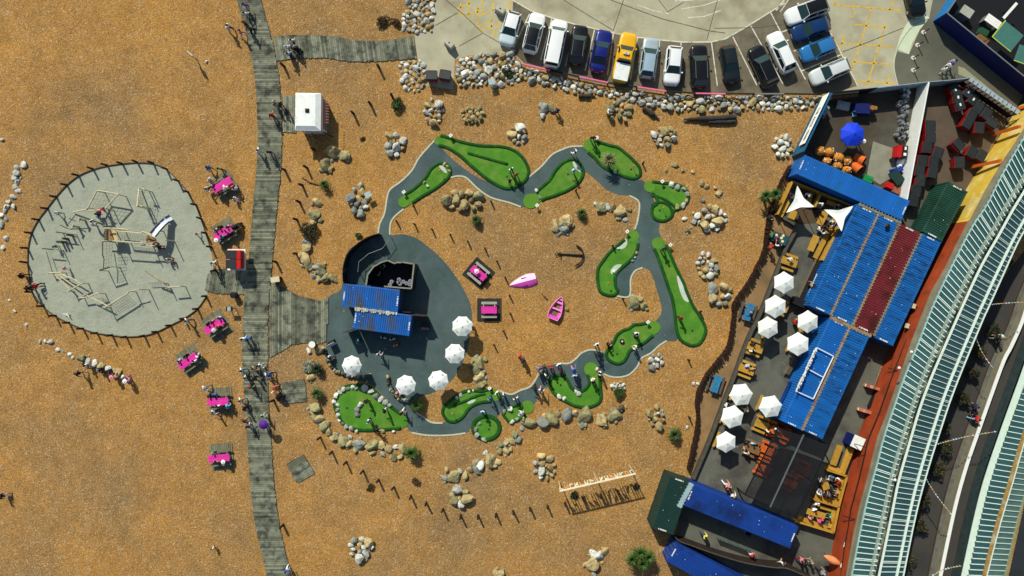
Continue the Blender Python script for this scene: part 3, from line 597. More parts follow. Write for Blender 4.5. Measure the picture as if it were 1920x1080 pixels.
green('longest green, running down to a wide round end', [(1221,455),(1226,446),(1237,443),(1247,450),(1257,470),(1270,500),(1285,530),(1290,545),(1302,572),(1315,592),(1325,612),(1325,627),(1315,645),(1300,651),(1285,647),(1272,637),(1265,617),(1262,590),(1257,560),(1250,540),(1240,510),(1230,482),(1223,467)], (1233,456,11), bunkers=[[(1269,518),(1276,521),(1286,538),(1294,556),(1291,566),(1283,563),(1277,552),(1272,536)]], cup=(1298,620), sign=(1257,459), gap=(1232,452,17))
green('double lobed green with two tyre rings below the fork', [(1238,618),(1236,607),(1226,602),(1215,602),(1200,605),(1188,606),(1178,613),(1165,618),(1154,627),(1148,640),(1140,650),(1134,662),(1136,673),(1145,681),(1158,685),(1170,681),(1178,671),(1183,660),(1195,653),(1210,645),(1222,635),(1232,628)], (1226,614,12), cup=(1157,664), sign=(1215,604), gap=(1229,614,18))
green('U shaped green wrapped round a bay of the path', [(1097,702),(1095,690),(1100,682),(1110,679),(1120,683),(1125,692),(1127,705),(1129,725),(1130,745),(1125,757),(1110,765),(1095,767),(1075,763),(1055,753),(1040,743),(1030,730),(1027,718),(1033,706),(1045,701),(1058,702),(1067,712),(1073,724),(1083,731),(1093,729),(1101,720),(1101,710)], (1108,692,13), cup=(1051,722), stones=[(1080,735,5),(1086,739,5.5),(1048,743,6),(1058,747,5.5)], gap=(1108,686,20))
green('bent green at the bottom with a row of white stones', [(827,770),(832,758),(852,741),(870,731),(885,729),(902,730),(918,727),(932,730),(939,738),(936,750),(925,755),(905,757),(890,762),(880,770),(868,786),(852,794),(838,791),(829,780)], (928,741,11), [[(850,760),(872,752),(892,743),(910,738)]], ball=(848,776), sign=(918,728), stones=[(857,745,4.5),(864,740,4.5),(879,734,4.5),(887,732,3.5),(918,730,3)], bunkers=[[(876,755),(884,750),(892,749),(888,754),(880,757)]], gap=(933,742,17))
green('smallest green, a little triangle edged with white stones', [(940,774),(955,762),(970,757),(980,752),(990,751),(1000,757),(1000,767),(987,780),(972,790),(957,795),(947,787)], (989,763,12), stones=[(945,772,5),(956,767,5.5),(960,791,5.5),(969,786,5),(982,784,4)], gap=(992,762,18), rimw=0.34)
green('round bowl green with white stones on its left edge', ell(912, 802, 29, 26, 16), None, cup=(917,805), stones=[(892,805,6),(895,816,6),(907,824,6.5),(899,795,4)], rimw=0.5)
green('big lower left green ringed by white stones', [(625,752),(632,732),(647,722),(665,719),(685,720),(700,726),(715,740),(735,760),(765,782),(767,797),(757,805),(727,808),(690,810),(665,808),(645,800),(632,782),(625,765)], None, cup=(651,765), stones=[(626,753,6),(630,741,6),(637,735,5),(643,730,5.5),(651,729,5.5),(661,726,5),(669,728,4.5),(684,727,8),(696,733,7),(704,743,8,STONEG),(713,748,6),(722,754,6),(730,760,5.5),(633,760,5),(632,769,5),(633,779,5),(636,788,4),(642,794,4),(649,800,6),(659,803,6),(669,808,4),(717,808,5,STONEM),(738,809,4),(674,759,7),(670,769,6),(669,777,6)], rimw=0.4, gap=(764,792,16))
for x, y, lb in ((1166,640,'tyre ring with a stone inside, left one on the lobed green'), (1192,630,'tyre ring with a stone inside, right one on the lobed green')):
    c = P(x, y); t = thing('tyre_ring', lb, 'tyre', c, group='tyres on the lobed green'); q = MB()
    rim(q, [Vector((math.cos(a) * .19, math.sin(a) * .19)) for a in [6.283 * k / 14 for k in range(14)]], 0.16, 0.2, RUBBER); o = q.build('tyre', t); o.location.z = 0.05
    stone(t, x, y, 3, STONEW, z=0.08)
# ------------------------------------------------------------------ patio bar
def wall_run(mb, pts, z0, z1, th, mat, top=None):
    strip(mb, pts, th, z0, z1, mat)
    if top: strip(mb, pts, th * 1.25, z1, z1 + 0.04, top)
t = thing('curved_screen', 'curved black timber screen on the left of the patio', 'fence', P(670, 470))
pts = [V2(P(p.x, p.y, 2.1)) for p in smooth([(709,438),(690,444),(668,458),(651,476),(643,500),(642,522),(645,534)], False, 8)]
pts = resample(pts, 62)
for i in range(62):
    d = pts[i + 1] - pts[i]; c = (pts[i] + pts[i + 1]) / 2
    q = MB(); h = 2.0 + random.uniform(-.06, .06); q.box((c.x, c.y, h / 2), (d.length * .96, 0.07, h), DARKWOOD, math.atan2(d.y, d.x)); q.build('board', t, True)
t = thing('handrail', 'thin grey handrail bent round inside the curved screen', 'handrail', P(700, 470))
hp = [(732,446),(717,466),(691,476),(673,491),(671,510)]
q = MB(); q.path([P(a, b, 1.05) for a, b in hp], 0.035, GREYMET); q.build('rail', t, True)
for a, b in hp:
    p = P(a, b, 1.05); q = MB(); q.tube((p.x, p.y, 0), p, 0.035, DKMET, n=6); q.build('post', t, True)
t = thing('bar_enclosure', 'black walled bar yard with pale wall tops behind the blue containers', 'enclosure', P(735, 515))
wl = [(686,535),(689,515),(700,500),(714,492),(726,488),(740,494),(743,492),(753,492),(753,491),(776,495),(771,541),(720,537)]
for a, b in zip(wl[:-1], wl[1:]):
    q = MB(); wall_run(q, [V2(P(*a, 2.7)), V2(P(*b, 2.7))], 0.0, 2.6, 0.12, BLACK, M('weathered_cap', (0.24, 0.23, 0.18), 0.9, 0.3, 3)); q.build('wall_panel', t, True)
q = MB(); q.poly([[V2(P(a, b, 2.7)) for a, b in wl]], 0.02, 0.03, BLACK); q.build('floor', t, True)  # floor coloured black for the shade the walls throw inside
KEG = [(748,524),(756,528),(762,531),(769,527),(768,533),(750,532),(734,528),(731,534),(747,529)]
for i, (x, y) in enumerate(sorted(KEG)):
    p = P(x, y, 1.3); q = MB(); q.tube((0, 0, .72), (0, 0, 1.28), 0.2, STEEL, n=12); q.tube((0, 0, .68), (0, 0, .72), 0.21, STEEL, n=12); q.tube((0, 0, 1.28), (0, 0, 1.32), 0.21, STEEL, n=12)
    q.tube((0, 0, 1.25), (0, 0, 1.35), 0.06, BLACK, n=8)
    o = q.solo('beer_keg', ORD[i] + ' steel keg from the left inside the black bar yard', 'keg', (0, 0, 0), 'kegs inside the bar yard'); o.location = (p.x, p.y, 0)
    q = MB(); q.tube((0, 0, .02), (0, 0, .66), 0.21, STEEL, n=12); q.build('lower_keg', o)

RIBP = 0.25
def container(label, c4, ztop, mat, z0=0.0, sidemat=None, marks=True, group='shipping containers', name='shipping_container', door=None, flip=False):
    """c4: the roof's four corners in the photograph, long side first (A-B long, B-C short)"""
    A, B, C, D = [V2(P(*p, ztop)) for p in c4]
    ctr = (A + B + C + D) / 4; d = ((B - A) + (C - D)); L = d.length / 2; d.normalize(); W = ((C - B).length + (D - A).length) / 2
    W = max(W, 2.2); rz = math.atan2(d.y, d.x)
    t = thing(name, label, 'container', (ctr.x, ctr.y, z0), rz, group); hgt = ztop - z0; sidemat = sidemat or mat
    x, y = L / 2, W / 2
    q = MB(); n = int(L / RIBP); vs_ = []; dx = (L - .5) / n                              # ribbed roof
    prof = [(0, 0), (.32, 0), (.42, -.05), (.58, -.05), (.68, 0)]
    xs = [(-x, 0), (-x + .25, 0)] + [(-x + .25 + (i + u) * dx, z) for i in range(n) for u, z in prof] + [(x - .25, 0), (x, 0)]
    for a, z in xs:
        vs_ += [(a, -y, hgt - .02), (a, -y + .14, hgt + z * 0), (a, -y + .2, hgt + z), (a, y - .2, hgt + z), (a, y - .14, hgt + z * 0), (a, y, hgt - .02)]
    fs_ = [[6 * i + j, 6 * i + 6 + j, 6 * i + 7 + j, 6 * i + 1 + j] for i in range(len(xs) - 1) for j in range(5)]
    q.add(vs_, fs_, mat); roof = q.build('roof', t)
    for s_ in (-1, 1):                                                                    # corrugated long walls
        q = MB(); m_ = int(L / .28); vs_ = []; ex = (L - .2) / m_
        for i in range(m_):
            for u, o_ in ((0, 0), (.25, 0), (.5, -.045), (.75, -.045)): vs_ += [(-x + .1 + (i + u) * ex, s_ * (y - .02 + o_), .15), (-x + .1 + (i + u) * ex, s_ * (y - .02 + o_), hgt - .1)]
        vs_ += [(x - .1, s_ * (y - .02), .15), (x - .1, s_ * (y - .02), hgt - .1)]
        q.add(vs_, [[2 * i, 2 * i + 2, 2 * i + 3, 2 * i + 1] for i in range(len(vs_) // 2 - 1)], sidemat); q.build('side_wall', t)
        q = MB(); q.box((0, s_ * (y - .05), .08), (L, .1, .16), sidemat); q.build('bottom_rail', t)
        q = MB(); q.box((0, s_ * (y - .05), hgt - .07), (L - .3, .08, .09), sidemat); q.build('top_rail', t)
    for s_ in (-1, 1):
        q = MB(); q.box((s_ * (x - .05), 0, hgt / 2), (.06, W - .25, hgt - .12), sidemat)
        e = q.build('end_wall' if s_ < 0 else 'door_end', t)
        if s_ > 0:
            for yy in (-.75, -.3, .3, .75): k = MB(); k.tube((x, yy, .12), (x, yy, hgt - .12), .022, GREYMET, n=6); k.build('lock_rod', e)
        for r in (-1, 1):
            q = MB(); q.box((s_ * (x - .085), r * (y - .085), hgt / 2), (.17, .17, hgt - .05), sidemat); q.box((s_ * (x - .085), r * (y - .085), hgt - .02), (.175, .175, .09), sidemat); q.build('corner_post', t)
    r = random.Random(len(label) * 7); q = MB()
    for k in range(int(L * .7)): a_, b_, s2 = r.uniform(-x + .4, x - .4), r.uniform(-y + .3, y - .3), r.uniform(.015, .05); q.tube((a_, b_, hgt - .02), (a_, b_, hgt + .012), s2, WHITE, s2 * .8, n=6)
    tag(q.build('bird_droppings', t), kind='stuff')
    if marks:
        for s_ in (-1, 1):
            q = MB(); r = random.Random(len(label) + s_); yy = -.5
            for k in range(7):
                wd = r.uniform(.06, .12); q.box((s_ * (x - .13), yy + wd / 2, hgt + .006), (.13, wd, .008), WHITE); yy += wd + r.choice((.03, .03, .09))
            tag(q.build('stencil_mark', t), kind='stuff')
    return t
container('blue container behind the patio bar, nearer the black yard', [(645,531),(750,544),(745,585),(641,575)], 2.75, BLUER)
container('blue container of the patio bar with the serving hatch below', [(666,577),(772,590),(767,631),(662,615)], 2.7, BLUER)
t = thing('roof_flashing', 'ragged grey sealant strip between the two patio containers', 'flashing', P(705, 580, 2.75)); t.location.z = 2.72
q = MB(); r = random.Random(5)
for k in range(26):
    a = V2(P(667 + k * 3.05, 577 + k * .38, 2.75)); l = r.uniform(.16, .5); q.box((a.x, a.y - l * .3, 2.79), (.2, l, .03), M('sealant', (0.42, 0.44, 0.33), 0.9, 0.3, 4, island=.3), r.uniform(-.1, .1))
q.build('sealant', t, True)
for nm, lb, a, b, z in (('hatch_door', 'open brown hatch door left of the lower patio container', (662,617), (642,624), 2.3), ('hatch_door', 'open brown hatch door right of the lower patio container', (772,591), (797,593), 2.3), ('hatch_door', 'long brown beam right of the upper patio container', (748,584), (770,586), 2.0)):
    q = MB(); p0, p1 = P(*a, z), P(*b, z); q.bar((p0.x, p0.y, z / 2 + .1), (p1.x, p1.y, z / 2 + .1), 0.06, z - .1, M('brown_door', (0.06, 0.025, 0.018), 0.8, 0.3)); q.solo(nm, lb, 'door', (p0.x, p0.y, 0))
q = MB(); p = P(797, 612, 1.2); q.box((0, 0, .55), (.8, .7, 1.1), BLACK); q.box((0, 0, 1.12), (.86, .76, .05), DKMET); o = q.solo('cool_box', 'dark square cabinet right of the patio container', 'cabinet', (0, 0, 0)); o.location = (p.x, p.y, 0)
# low stone walls round the patio
def rubble_wall(label, pts, h=0.45, rad=3.6):
    t = thing('rubble_wall', label, 'wall', P(*pts[0]), group='low rubble walls on the patio')
    sp = resample([Vector((p.x, p.y, 0)) for p in smooth(pts, False, 5)], int(plen(smooth(pts, False, 5)) / 5))
    for p in sp:
        for k in range(2): stone(t, p.x + random.uniform(-1.5, 1.5), p.y + random.uniform(-1.5, 1.5), rad * random.uniform(.8, 1.2), random.choice((STONEG, BROWNWOOD, STONEM)), z=.22 * k, flat=1.0)
rubble_wall('low dark rubble wall at the lower left of the patio', [(606,652),(612,670),(622,688),(640,700),(665,706),(692,704)])
rubble_wall('low dark rubble wall beside the lowest patio parasol', [(727,706),(730,722),(738,737),(750,748),(768,753)])
# ------------------------------------------------------------------ parasols
def parasol(label, px, py, r_px, n, mat, group, rot=0.0, zt=2.75, drop=0.5, prints=False, table=None):
    c = P(px, py, zt - .2); t = thing('parasol', label, 'parasol', (c.x, c.y, 0), rot, group); t.rotation_euler = (random.uniform(-.03, .03), random.uniform(-.03, .03), rot); R = r_px / PPM * (H - 2.35) / H
    vs_ = [(0, 0, zt)]; m = n * 4
    for f, zf in ((.5, .42), (1.0, 1.0)):
        for k in range(m):
            a = 2 * math.pi * k / m; u = (k % 4) / 4.0; sag = 1 - (0.035 if f == 1 else 0.0) * math.sin(math.pi * u)
            cor = math.cos(math.pi / n) / math.cos((u - .5) * 2 * math.pi / n); rr_ = R * f * cor * sag
            vs_.append((rr_ * math.cos(a), rr_ * math.sin(a), zt - drop * zf + (0.02 * math.sin(math.pi * u) * f)))
    k0 = len(vs_)
    for k in range(m): x_, y_, z_ = vs_[1 + m + k]; vs_.append((x_ * 1.005, y_ * 1.005, z_ - (.14 if prints else .05)))
    fs_ = [[0, 1 + k, 1 + (k + 1) % m] for k in range(m)]
    fs_ += [[1 + k, 1 + m + k, 1 + m + (k + 1) % m, 1 + (k + 1) % m] for k in range(m)]
    fs_ += [[1 + m + k, k0 + k, k0 + (k + 1) % m, 1 + m + (k + 1) % m] for k in range(m)]
    q = MB(); q.add(vs_, fs_, mat); cn = q.build('canopy', t)
    if prints:
        for k in range(0, n, 2):
            a = 2 * math.pi * (k + .5) / n; rr_ = R * .72; zz = zt - drop * .66
            q = MB(); q.box((0, 0, 0), (.035, .42, .01), M('grey_print', (0.18, 0.22, 0.23), 0.8), 0); q.box((-.1, 0, .02), (.07, .09, .01), MATS['grey_print'])
            o = q.build('print', cn); o.location = (rr_ * math.cos(a), rr_ * math.sin(a), zz + .04); o.rotation_euler = (0, math.atan2(drop, R), a); o.rotation_mode = 'XYZ'
    q = MB(); q.tube((0, 0, .1), (0, 0, zt + .08), .03, GREYMET, n=8); q.tube((0, 0, zt), (0, 0, zt + .1), .05, mat, .02, n=8); q.build('pole', t)
    q = MB(); q.tube((0, 0, .02), (0, 0, .1), .3, DKMET, .26, n=12); q.build('base', t)
    for k in range(n):
        a = 2 * math.pi * k / n; q = MB(); q.tube((0, 0, zt - .05), (R * .97 * math.cos(a), R * .97 * math.sin(a), zt - drop - .03), .012, GREYMET, n=5); q.build('rib', t)
    return t
for (x, y, r), lb in zip([(866,613,20),(853,664,19.5),(820,714,19.5),(760,724,19.5),(658,685,19)], ['topmost of the scalloped white patio parasols', 'scalloped white parasol second from the top on the patio edge', 'scalloped white parasol at the lower right of the patio', 'scalloped white parasol inside the curved rubble wall', 'scalloped white parasol at the lower left of the patio']):
    parasol(lb, x, y, r, 8, CANVAS, 'scalloped patio parasols', random.uniform(0, .7), prints=True)
for (x, y, r, ro), lb in zip([(1472,530,21,.52),(1456,574,22,.52),(1441,615,21,.55),(1516,603,21.5,.5),(1499,646,22.5,.5),(1392,741,22.5,.1),(1374,782,22.5,.3),(1362,829,20.5,.52),(1446,762,22.5,.15)],
        ['topmost white hexagonal parasol in the beer garden', 'second white hexagonal parasol down the left side of the garden', 'third white hexagonal parasol down, by the blue table', 'white hexagonal parasol touching the corner of the blue containers', 'white hexagonal parasol beside the sign on the container roof', 'white hexagonal parasol right of the empty blue table', 'white hexagonal parasol overlapping the garden wall', 'lowest white hexagonal parasol in the beer garden', 'white hexagonal parasol above the dark slatted pergola']):
    parasol(lb, x, y, r, 6, CANVAS, 'hexagonal garden parasols', ro, drop=.45)
parasol('bright blue parasol in the storage yard', 1602, 250, 23.5, 8, M('blue_canvas', (0.004, 0.045, 0.62), 0.7, 0.08), None, .39, drop=.6)
# ------------------------------------------------------------------ playground
t = thing('playground_fence', 'ring of short dark posts and low edging round the playground', 'fence', P(225, 470))
POSTS = [(257,304),(287,306),(312,317),(334,339),(352,360),(367,384),(377,410),(386,437),(396,463),(229,307),(201,310),(174,317),(147,329),(125,347),(105,369),(89,391),(72,412),(59,437),(51,465),(50,492),(48,519),(59,547),(81,574),(104,592),(129,605),(155,616),(181,624),(210,628),(236,631),(270,629),(294,622),(319,610),(345,597),(370,579),(386,555)]
q = MB(); q.tube((0, 0, 0), (0, 0, 1.15), 0.115, DARKWOOD, 0.11, n=8); pm = q.mesh('post')
for x, y in POSTS: p = P(x, y, .1); inst('post', pm, t, (p.x - t.location.x, p.y - t.location.y, 0), (random.uniform(-.04, .04), random.uniform(-.04, .04), 0))
ed = smooth(SANDB, True, 4); ED = [V2(P(p.x, p.y)) for p in ed]
k0 = next(i for i, p in enumerate(ed) if p.x > 396 and p.y > 470); k1 = next(i for i, p in enumerate(ed) if i > k0 and p.y > 554)
run = ED[k1:] + ED[:k0]
q = MB(); strip(q, run, 0.07, 0, 0.15, M('edging_timber', (0.11, 0.085, 0.045), 0.9, 0.3, 3)); q.build('edging_board', t, True)
def poles(name, label, cat, segs, mat=POLE, r=0.075, posts=(), nets=(), extra=None, ph=None):
    c = P(sum(s_[0][0] for s_ in segs) / len(segs), sum(s_[0][1] for s_ in segs) / len(segs)); t = thing(name, label, cat, c)
    for s_ in segs:
        z0 = s_[2] if len(s_) > 2 else 1.4; z1 = s_[3] if len(s_) > 3 else z0
        q = MB(); q.tube(P(*s_[0], z0), P(*s_[1], z1), s_[4] if len(s_) > 4 else r, mat, n=8); q.build('pole', t, True)
    for x, y, z in posts:
        p = P(x, y, z); q = MB(); q.tube((p.x, p.y, 0), (p.x, p.y, z + .1), .06, POLE, .05, n=8); q.build('post', t, True)
    for quad, z, nu, nv in nets:
        A, B, C, D = [P(a, b, zz) for (a, b), zz in zip(quad, z)]; q = MB(); nu = max(3, int(nu * .7)); nv = max(3, int(nv * .7))
        for i in range(nu + 1): q.path([A.lerp(B, i / nu), D.lerp(C, i / nu)], .011, ROPE, 4)
        for j in range(nv + 1): q.path([A.lerp(D, j / nv), B.lerp(C, j / nv)], .011, ROPE, 4)
        tag(q.build('rope_net', t, True), kind='stuff')
    return t
poles('climbing_frame', 'four sided pale pole climbing frame with sagging net', 'climbing frame', [((182,357),(222,364),1.5),((182,357),(166,388),1.5),((222,364),(198,391),1.5),((165,395),(188,394),1.5),((166,388),(162,392),1.5),((137,398),(165,392),.2,1.4)], posts=[(182,358,1.5),(222,365,1.5),(166,390,1.5),(198,391,1.5)], nets=[([(182,357),(222,364),(198,391),(166,390)], (1.4, 1.4, 1.4, 1.4), 8, 7)])
poles('rope_ladder_frame', 'upright pole with a rope scramble net at the top of the sand', 'climbing frame', [((261,352),(257,387),.3,2.0),((261,353),(271,355),1.6),((258,386),(267,387),1.6)], posts=[(261,353,2.0),(271,356,1.6),(267,387,1.6),(257,387,2.0)], nets=[([(262,354),(271,356),(267,386),(258,386)], (1.2, 1.5, 1.5, 1.2), 4, 9)])
t = poles('play_bridge', 'long wooden play bridge of poles with chain net deck', 'play bridge', [((217,433),(266,438),1.9),((212,452),(268,456),1.9),((195,428),(208,428),1.9),((212,428),(242,431),1.2),((265,434),(285,440),2.0),((264,459),(290,461),1.6),((272,437),(292,446),2.0),((192,452),(216,453),1.0)], posts=[(196,429,2.2),(194,452,2.2),(215,430,2.0),(212,452,2.0),(267,436,2.2),(266,457,2.2),(310,450,2.0),(285,462,1.6)], nets=[([(227,438),(273,442),(272,452),(227,448)], (1.3, 1.3, 1.3, 1.3), 22, 6)])
q = MB(); q.poly([[V2(P(a, b, 1.3)) for a, b in ((197,430),(218,432),(222,450),(196,451))]], 1.22, 1.3, M('tan_deck', (0.28, 0.17, 0.08), 0.9, 0.25, 3)); q.build('deck', t, True)
q = MB(); q.poly([[V2(P(a, b, 1.34)) for a, b in ((209,431),(218,432),(222,450),(215,451))]], 1.30, 1.36, M('yellow_deck', (0.55, 0.42, 0.18), 0.85, 0.15, 3)); q.build('deck_panel', t, True)
q = MB(); q.poly([[V2(P(a, b, 1.3)) for a, b in ((274,442),(285,440),(292,452),(274,456))]], 1.22, 1.3, MATS['tan_deck']); q.build('deck', t, True)
for k in range(7): q = MB(); q.bar(P(195, 431 + k * 3, 1.5 - .0), P(203, 431.5 + k * 3, 1.32), .08, .04, BROWNWOOD); q.build('rung', t, True)
t = thing('slide', 'shiny metal slide with dark sides', 'slide', P(303, 425))
A = [P(286,442,1.6), P(294,432,1.45), P(306,419,.85), P(313,413,.5), P(322,408,.3)]
q = MB(); q2 = MB(); wd = .34
for a, b in zip(A[:-1], A[1:]): q.bar(a, b, wd * 2, .04, M('slide_steel', (0.75, 0.78, 0.80), 0.3, 0.05, metal=0.3))
q.build('chute', t, True)
for s_ in (-1, 1):
    q2 = MB()
    for a, b in zip(A[:-1], A[1:]):
        d = (b - a).normalized(); n_ = Vector((-d.y, d.x, 0)).normalized() * wd * s_; q2.bar(a + n_ + Vector((0, 0, .08)), b + n_ + Vector((0, 0, .08)), .08, .2, M('slide_side', (0.02, 0.05, 0.12), 0.5))
    q2.build('side_rail', t, True)
for a, z in ((A[1], 1.4), (A[3], .5)): q = MB(); q.tube((a.x, a.y, 0), (a.x, a.y, z), .05, DKMET, n=6); q.build('leg', t, True)
poles('rope_net_frame', 'hanging rope web between a bent pole and a short beam', 'climbing frame', [((192,452),(192,478),1.2,1.5,.05),((192,478),(195,485),1.5,1.4,.05),((195,485),(194,504),1.4,1.4,.05),((186,507),(208,500),1.7)], BROWNWOOD, posts=[(186,507,1.7),(208,500,1.7)], nets=[([(194,454),(212,453),(207,498),(195,502)], (1.5, 1.5, 1.5, 1.5), 5, 11)])
poles('balance_poles', 'three pale poles fanning out to a cross beam', 'balance beam', [((103,515),(131,542),.7,.8),((107,514),(140,537),.7,.8),((112,514),(135,522),.7,.9),((135,522),(150,531),.9,.9),((128,546),(155,531),.95),((91,512),(115,511),.7)], posts=[(91,512,.8),(115,511,.8),(128,546,1.0),(155,531,1.0)])
poles('balance_poles', 'zigzag of poles and rope nets at the foot of the playground', 'balance beam', [((163,554),(201,573),1.0),((195,578),(241,549),1.3),((150,559),(165,557),.8),((168,556),(185,549),1.0),((238,548),(260,542),1.3,1.3,.05)], posts=[(185,550,1.2),(193,577,1.4),(241,547,1.5),(150,559,.8),(261,543,2.0)], nets=[([(180,560),(198,572),(204,566),(190,558)], (.8, .8, .2, .2), 7, 4), ([(202,572),(238,551),(244,558),(212,578)], (1.0, 1.0, .1, .1), 12, 4)])
poles('balance_poles', 'thick pale leaning pole at the lower right of the sand', 'balance beam', [((273,507),(306,530),1.8,1.0,.11),((306,530),(313,535),1.0,.6,.08),((315,539),(338,537),1.2)], posts=[(311,541,1.2),(338,537,1.2),(306,531,1.0)], nets=[([(277,530),(305,528),(300,535),(282,534)], (.6, .6, .2, .2), 7, 3)])
poles('stepping_posts', 'crooked row of stump posts and thin poles at the left of the sand', 'stepping posts', [((105,435),(127,438),1.1,1.1,.06),((79,466),(103,468),1.1,1.1,.06),((125,424),(142,402),.3,1.3,.04),((113,422),(128,429),.8,.8,.05),((129,409),(142,415),1.0,1.0,.05),((87,472),(98,510),.6,.7,.035)], BROWNWOOD, posts=[(105,435,1.2),(103,468,1.4),(127,438,1.5)])
for k, (x, y) in enumerate([(149,411),(137,424),(125,440),(117,447),(112,453),(106,453)]):
    p = P(x, y, 1.0); d = 1 if k < 2 else 0; q = MB()
    q.tube((0, 0, 0), (0, 0, .95), .13, POLE if d else BROWNWOOD, .12, n=8)
    if d: q.tube((-.06, -.2, 1.0), (.06, .2, 1.05), .1, POLE, n=8)
    o = q.solo('stump', ('first', 'second', 'third', 'fourth', 'fifth', 'last')[k] + ' stump post from the top in the crooked row', 'stump', (0, 0, 0), 'stump posts in the sand'); o.location = (p.x, p.y, 0)
q = MB(); p = P(125, 590, .3); q.tube((-.18, 0, .2), (.16, 0, .24), .05, WHITE, .08, n=8); q.tube((.16, 0, .24), (.26, 0, .32), .06, WHITE, .03, n=8)
q.hexa([(0, .05, .26), (.1, .05, .26), (-.12, .42, .3), (-.2, .4, .3)], [(0, .05, .28), (.1, .05, .28), (-.12, .42, .32), (-.2, .4, .32)], WHITE); q.hexa([(0, -.05, .26), (.1, -.05, .26), (-.06, -.4, .3), (-.16, -.4, .3)], [(0, -.05, .28), (.1, -.05, .28), (-.06, -.4, .32), (-.16, -.4, .32)], WHITE)
q.tube((0, .03, 0), (0, .03, .2), .012, ORANGE, n=5); q.tube((0, -.03, 0), (0, -.03, .2), .012, ORANGE, n=5)
o = q.solo('seagull', 'white seagull with spread wings on the playground sand', 'bird', (0, 0, 0)); o.location = (p.x, p.y, 0); o.rotation_euler.z = 1.0

# ------------------------------------------------------------------ containers of the beer garden
def quad(a0, a1, b1, b0): return [a0, a1, b1, b0]
container('long bright blue container across the top of the beer garden', [(1509,290),(1706,377),(1690,412),(1493,326)], 2.7, BLUE)
container('left blue container of the four side by side roofs', [(1606,383),(1519,572),(1556,592),(1646,400)], 2.7, BLUE2)
container('second blue container of the four side by side roofs', [(1648,401),(1558,592),(1598,609),(1686,418)], 2.7, BLUE2)
container('maroon container between the blue roofs', [(1688,420),(1600,610),(1637,627),(1727,436)], 2.7, MAROON)
container('right blue container of the four side by side roofs', [(1729,440),(1640,632),(1673,649),(1766,452)], 2.7, BLUE2)
container('blue container carrying the white roof sign', [(1556,597),(1467,790),(1503,806),(1593,612)], 2.7, BLUE)
container('blue container right of the white roof sign', [(1595,613),(1505,807),(1543,823),(1631,628)], 2.7, BLUE2)
container('dark green container at the top right of the roofs', [(1777,342),(1728,435),(1767,452),(1815,358)], 2.75, GREEN)
container('dark green container at the lower left corner of the garden', [(1256,891),(1222,988),(1262,1004),(1295,906)], 2.7, DKGREEN)
container('dark blue container along the bottom of the garden', [(1300,905),(1496,990),(1482,1026),(1283,951)], 2.7, DKBLUE)
container('dark blue container cut by the bottom edge with painted doors', [(1430,1108),(1270,1019),(1251,1053),(1410,1142)], 2.6, DKBLUE)
def joint(label, a, b, wdt, z, mat=RUSTY):
    q = MB(); p0, p1 = P(*a, z), P(*b, z); n = max(2, int((p1 - p0).length / .35)); r = random.Random(int(a[0]))
    q.bar((p0.x, p0.y, z), (p1.x, p1.y, z), wdt, .03, mat)
    for k in range(n):
        c = p0.lerp(p1, (k + .5) / n); d = (p1 - p0).normalized(); n_ = Vector((-d.y, d.x, 0))
        for s_ in (-1, 1):
            e = c + n_ * s_ * (wdt / 2 + .06); q.box((e.x, e.y, z + .005), (.1, .09, .03), M('pale_clip', (0.28, 0.25, 0.14), 0.9, 0.2), r.random())
    t = thing('roof_joint', label, 'roof joint', (p0.x, p0.y, z - .02), group='sealed joints between container roofs'); tag(q.build('joint_strip', t, True), kind='stuff')
joint('rusty clipped joint between the first two blue roofs', (1647,401), (1557,592), .16, 2.74)
joint('rusty clipped joint left of the maroon roof', (1687,419), (1599,610), .16, 2.745)
joint('grey joint right of the maroon roof', (1728,438), (1638,630), .14, 2.74, COPING)
joint('rusty joint right of the white roof sign', (1594,612), (1504,807), .2, 2.74)
joint('patched cross joint between the upper and lower roof rows', (1556,594), (1634,630), .3, 2.75)
joint('pale joint under the long blue container', (1610,382), (1690,418), .22, 2.74, COPING)
joint('pale blue cover strip beside the lower green container', (1297,906), (1273,951), .5, 2.75, M('pale_blue_sheet', (0.28, 0.42, 0.45), 0.7, 0.15))
# vent cowls
for x, y, lb in ((1664, 424, 'black round vent cowl on the second blue roof'),):
    p = P(x, y, 3.0); t = thing('roof_vent', lb, 'vent', (p.x, p.y, 2.7)); q = MB(); q.tube((0, 0, 0), (0, 0, .35), .15, STEEL, n=12); q.tube((0, 0, .35), (0, 0, .45), .28, BLACK, .1, n=12); q.build('cowl', t)
# text
def text_mesh(body, size, ext, mat, cyr=False):
    cu = bpy.data.curves.new('lettering', 'FONT'); cu.body = body; cu.size = size; cu.extrude = ext; cu.align_x = 'CENTER'; cu.align_y = 'CENTER'; cu.resolution_u = 2
    o = bpy.data.objects.new('tmp', cu); COL.objects.link(o); me = bpy.data.meshes.new_from_object(o.evaluated_get(bpy.context.evaluated_depsgraph_get()))
    bpy.data.objects.remove(o); me.materials.clear(); me.materials.append(mat); return me
t = thing('roof_sign', 'white framed roof sign with upright letters on the blue container', 'sign', P(1525, 700, 2.8)); t.location.z = 2.7
fr = [(1532,652),(1563,668),(1525,748),(1494,734)]; mid = [(1517,693),(1543,707)]
for a, b in ((0, 1), (1, 2), (2, 3)): q = MB(); q.bar(P(*fr[a], 2.95), P(*fr[b], 2.95), .09, .09, WHITE); q.build('frame_bar', t, True)
q = MB(); q.bar(P(*mid[0], 2.95), P(*mid[1], 2.95), .09, .09, WHITE); q.build('frame_bar', t, True)
q = MB(); q.bar(P(*fr[0], 2.85), P(*fr[3], 2.85), .1, .12, WHITE); q.build('base_bar', t, True)
q = MB(); q.bar(P(1530,652,3.55), P(1492,734,3.55), .07, .05, WHITE); q.build('top_bar', t, True)
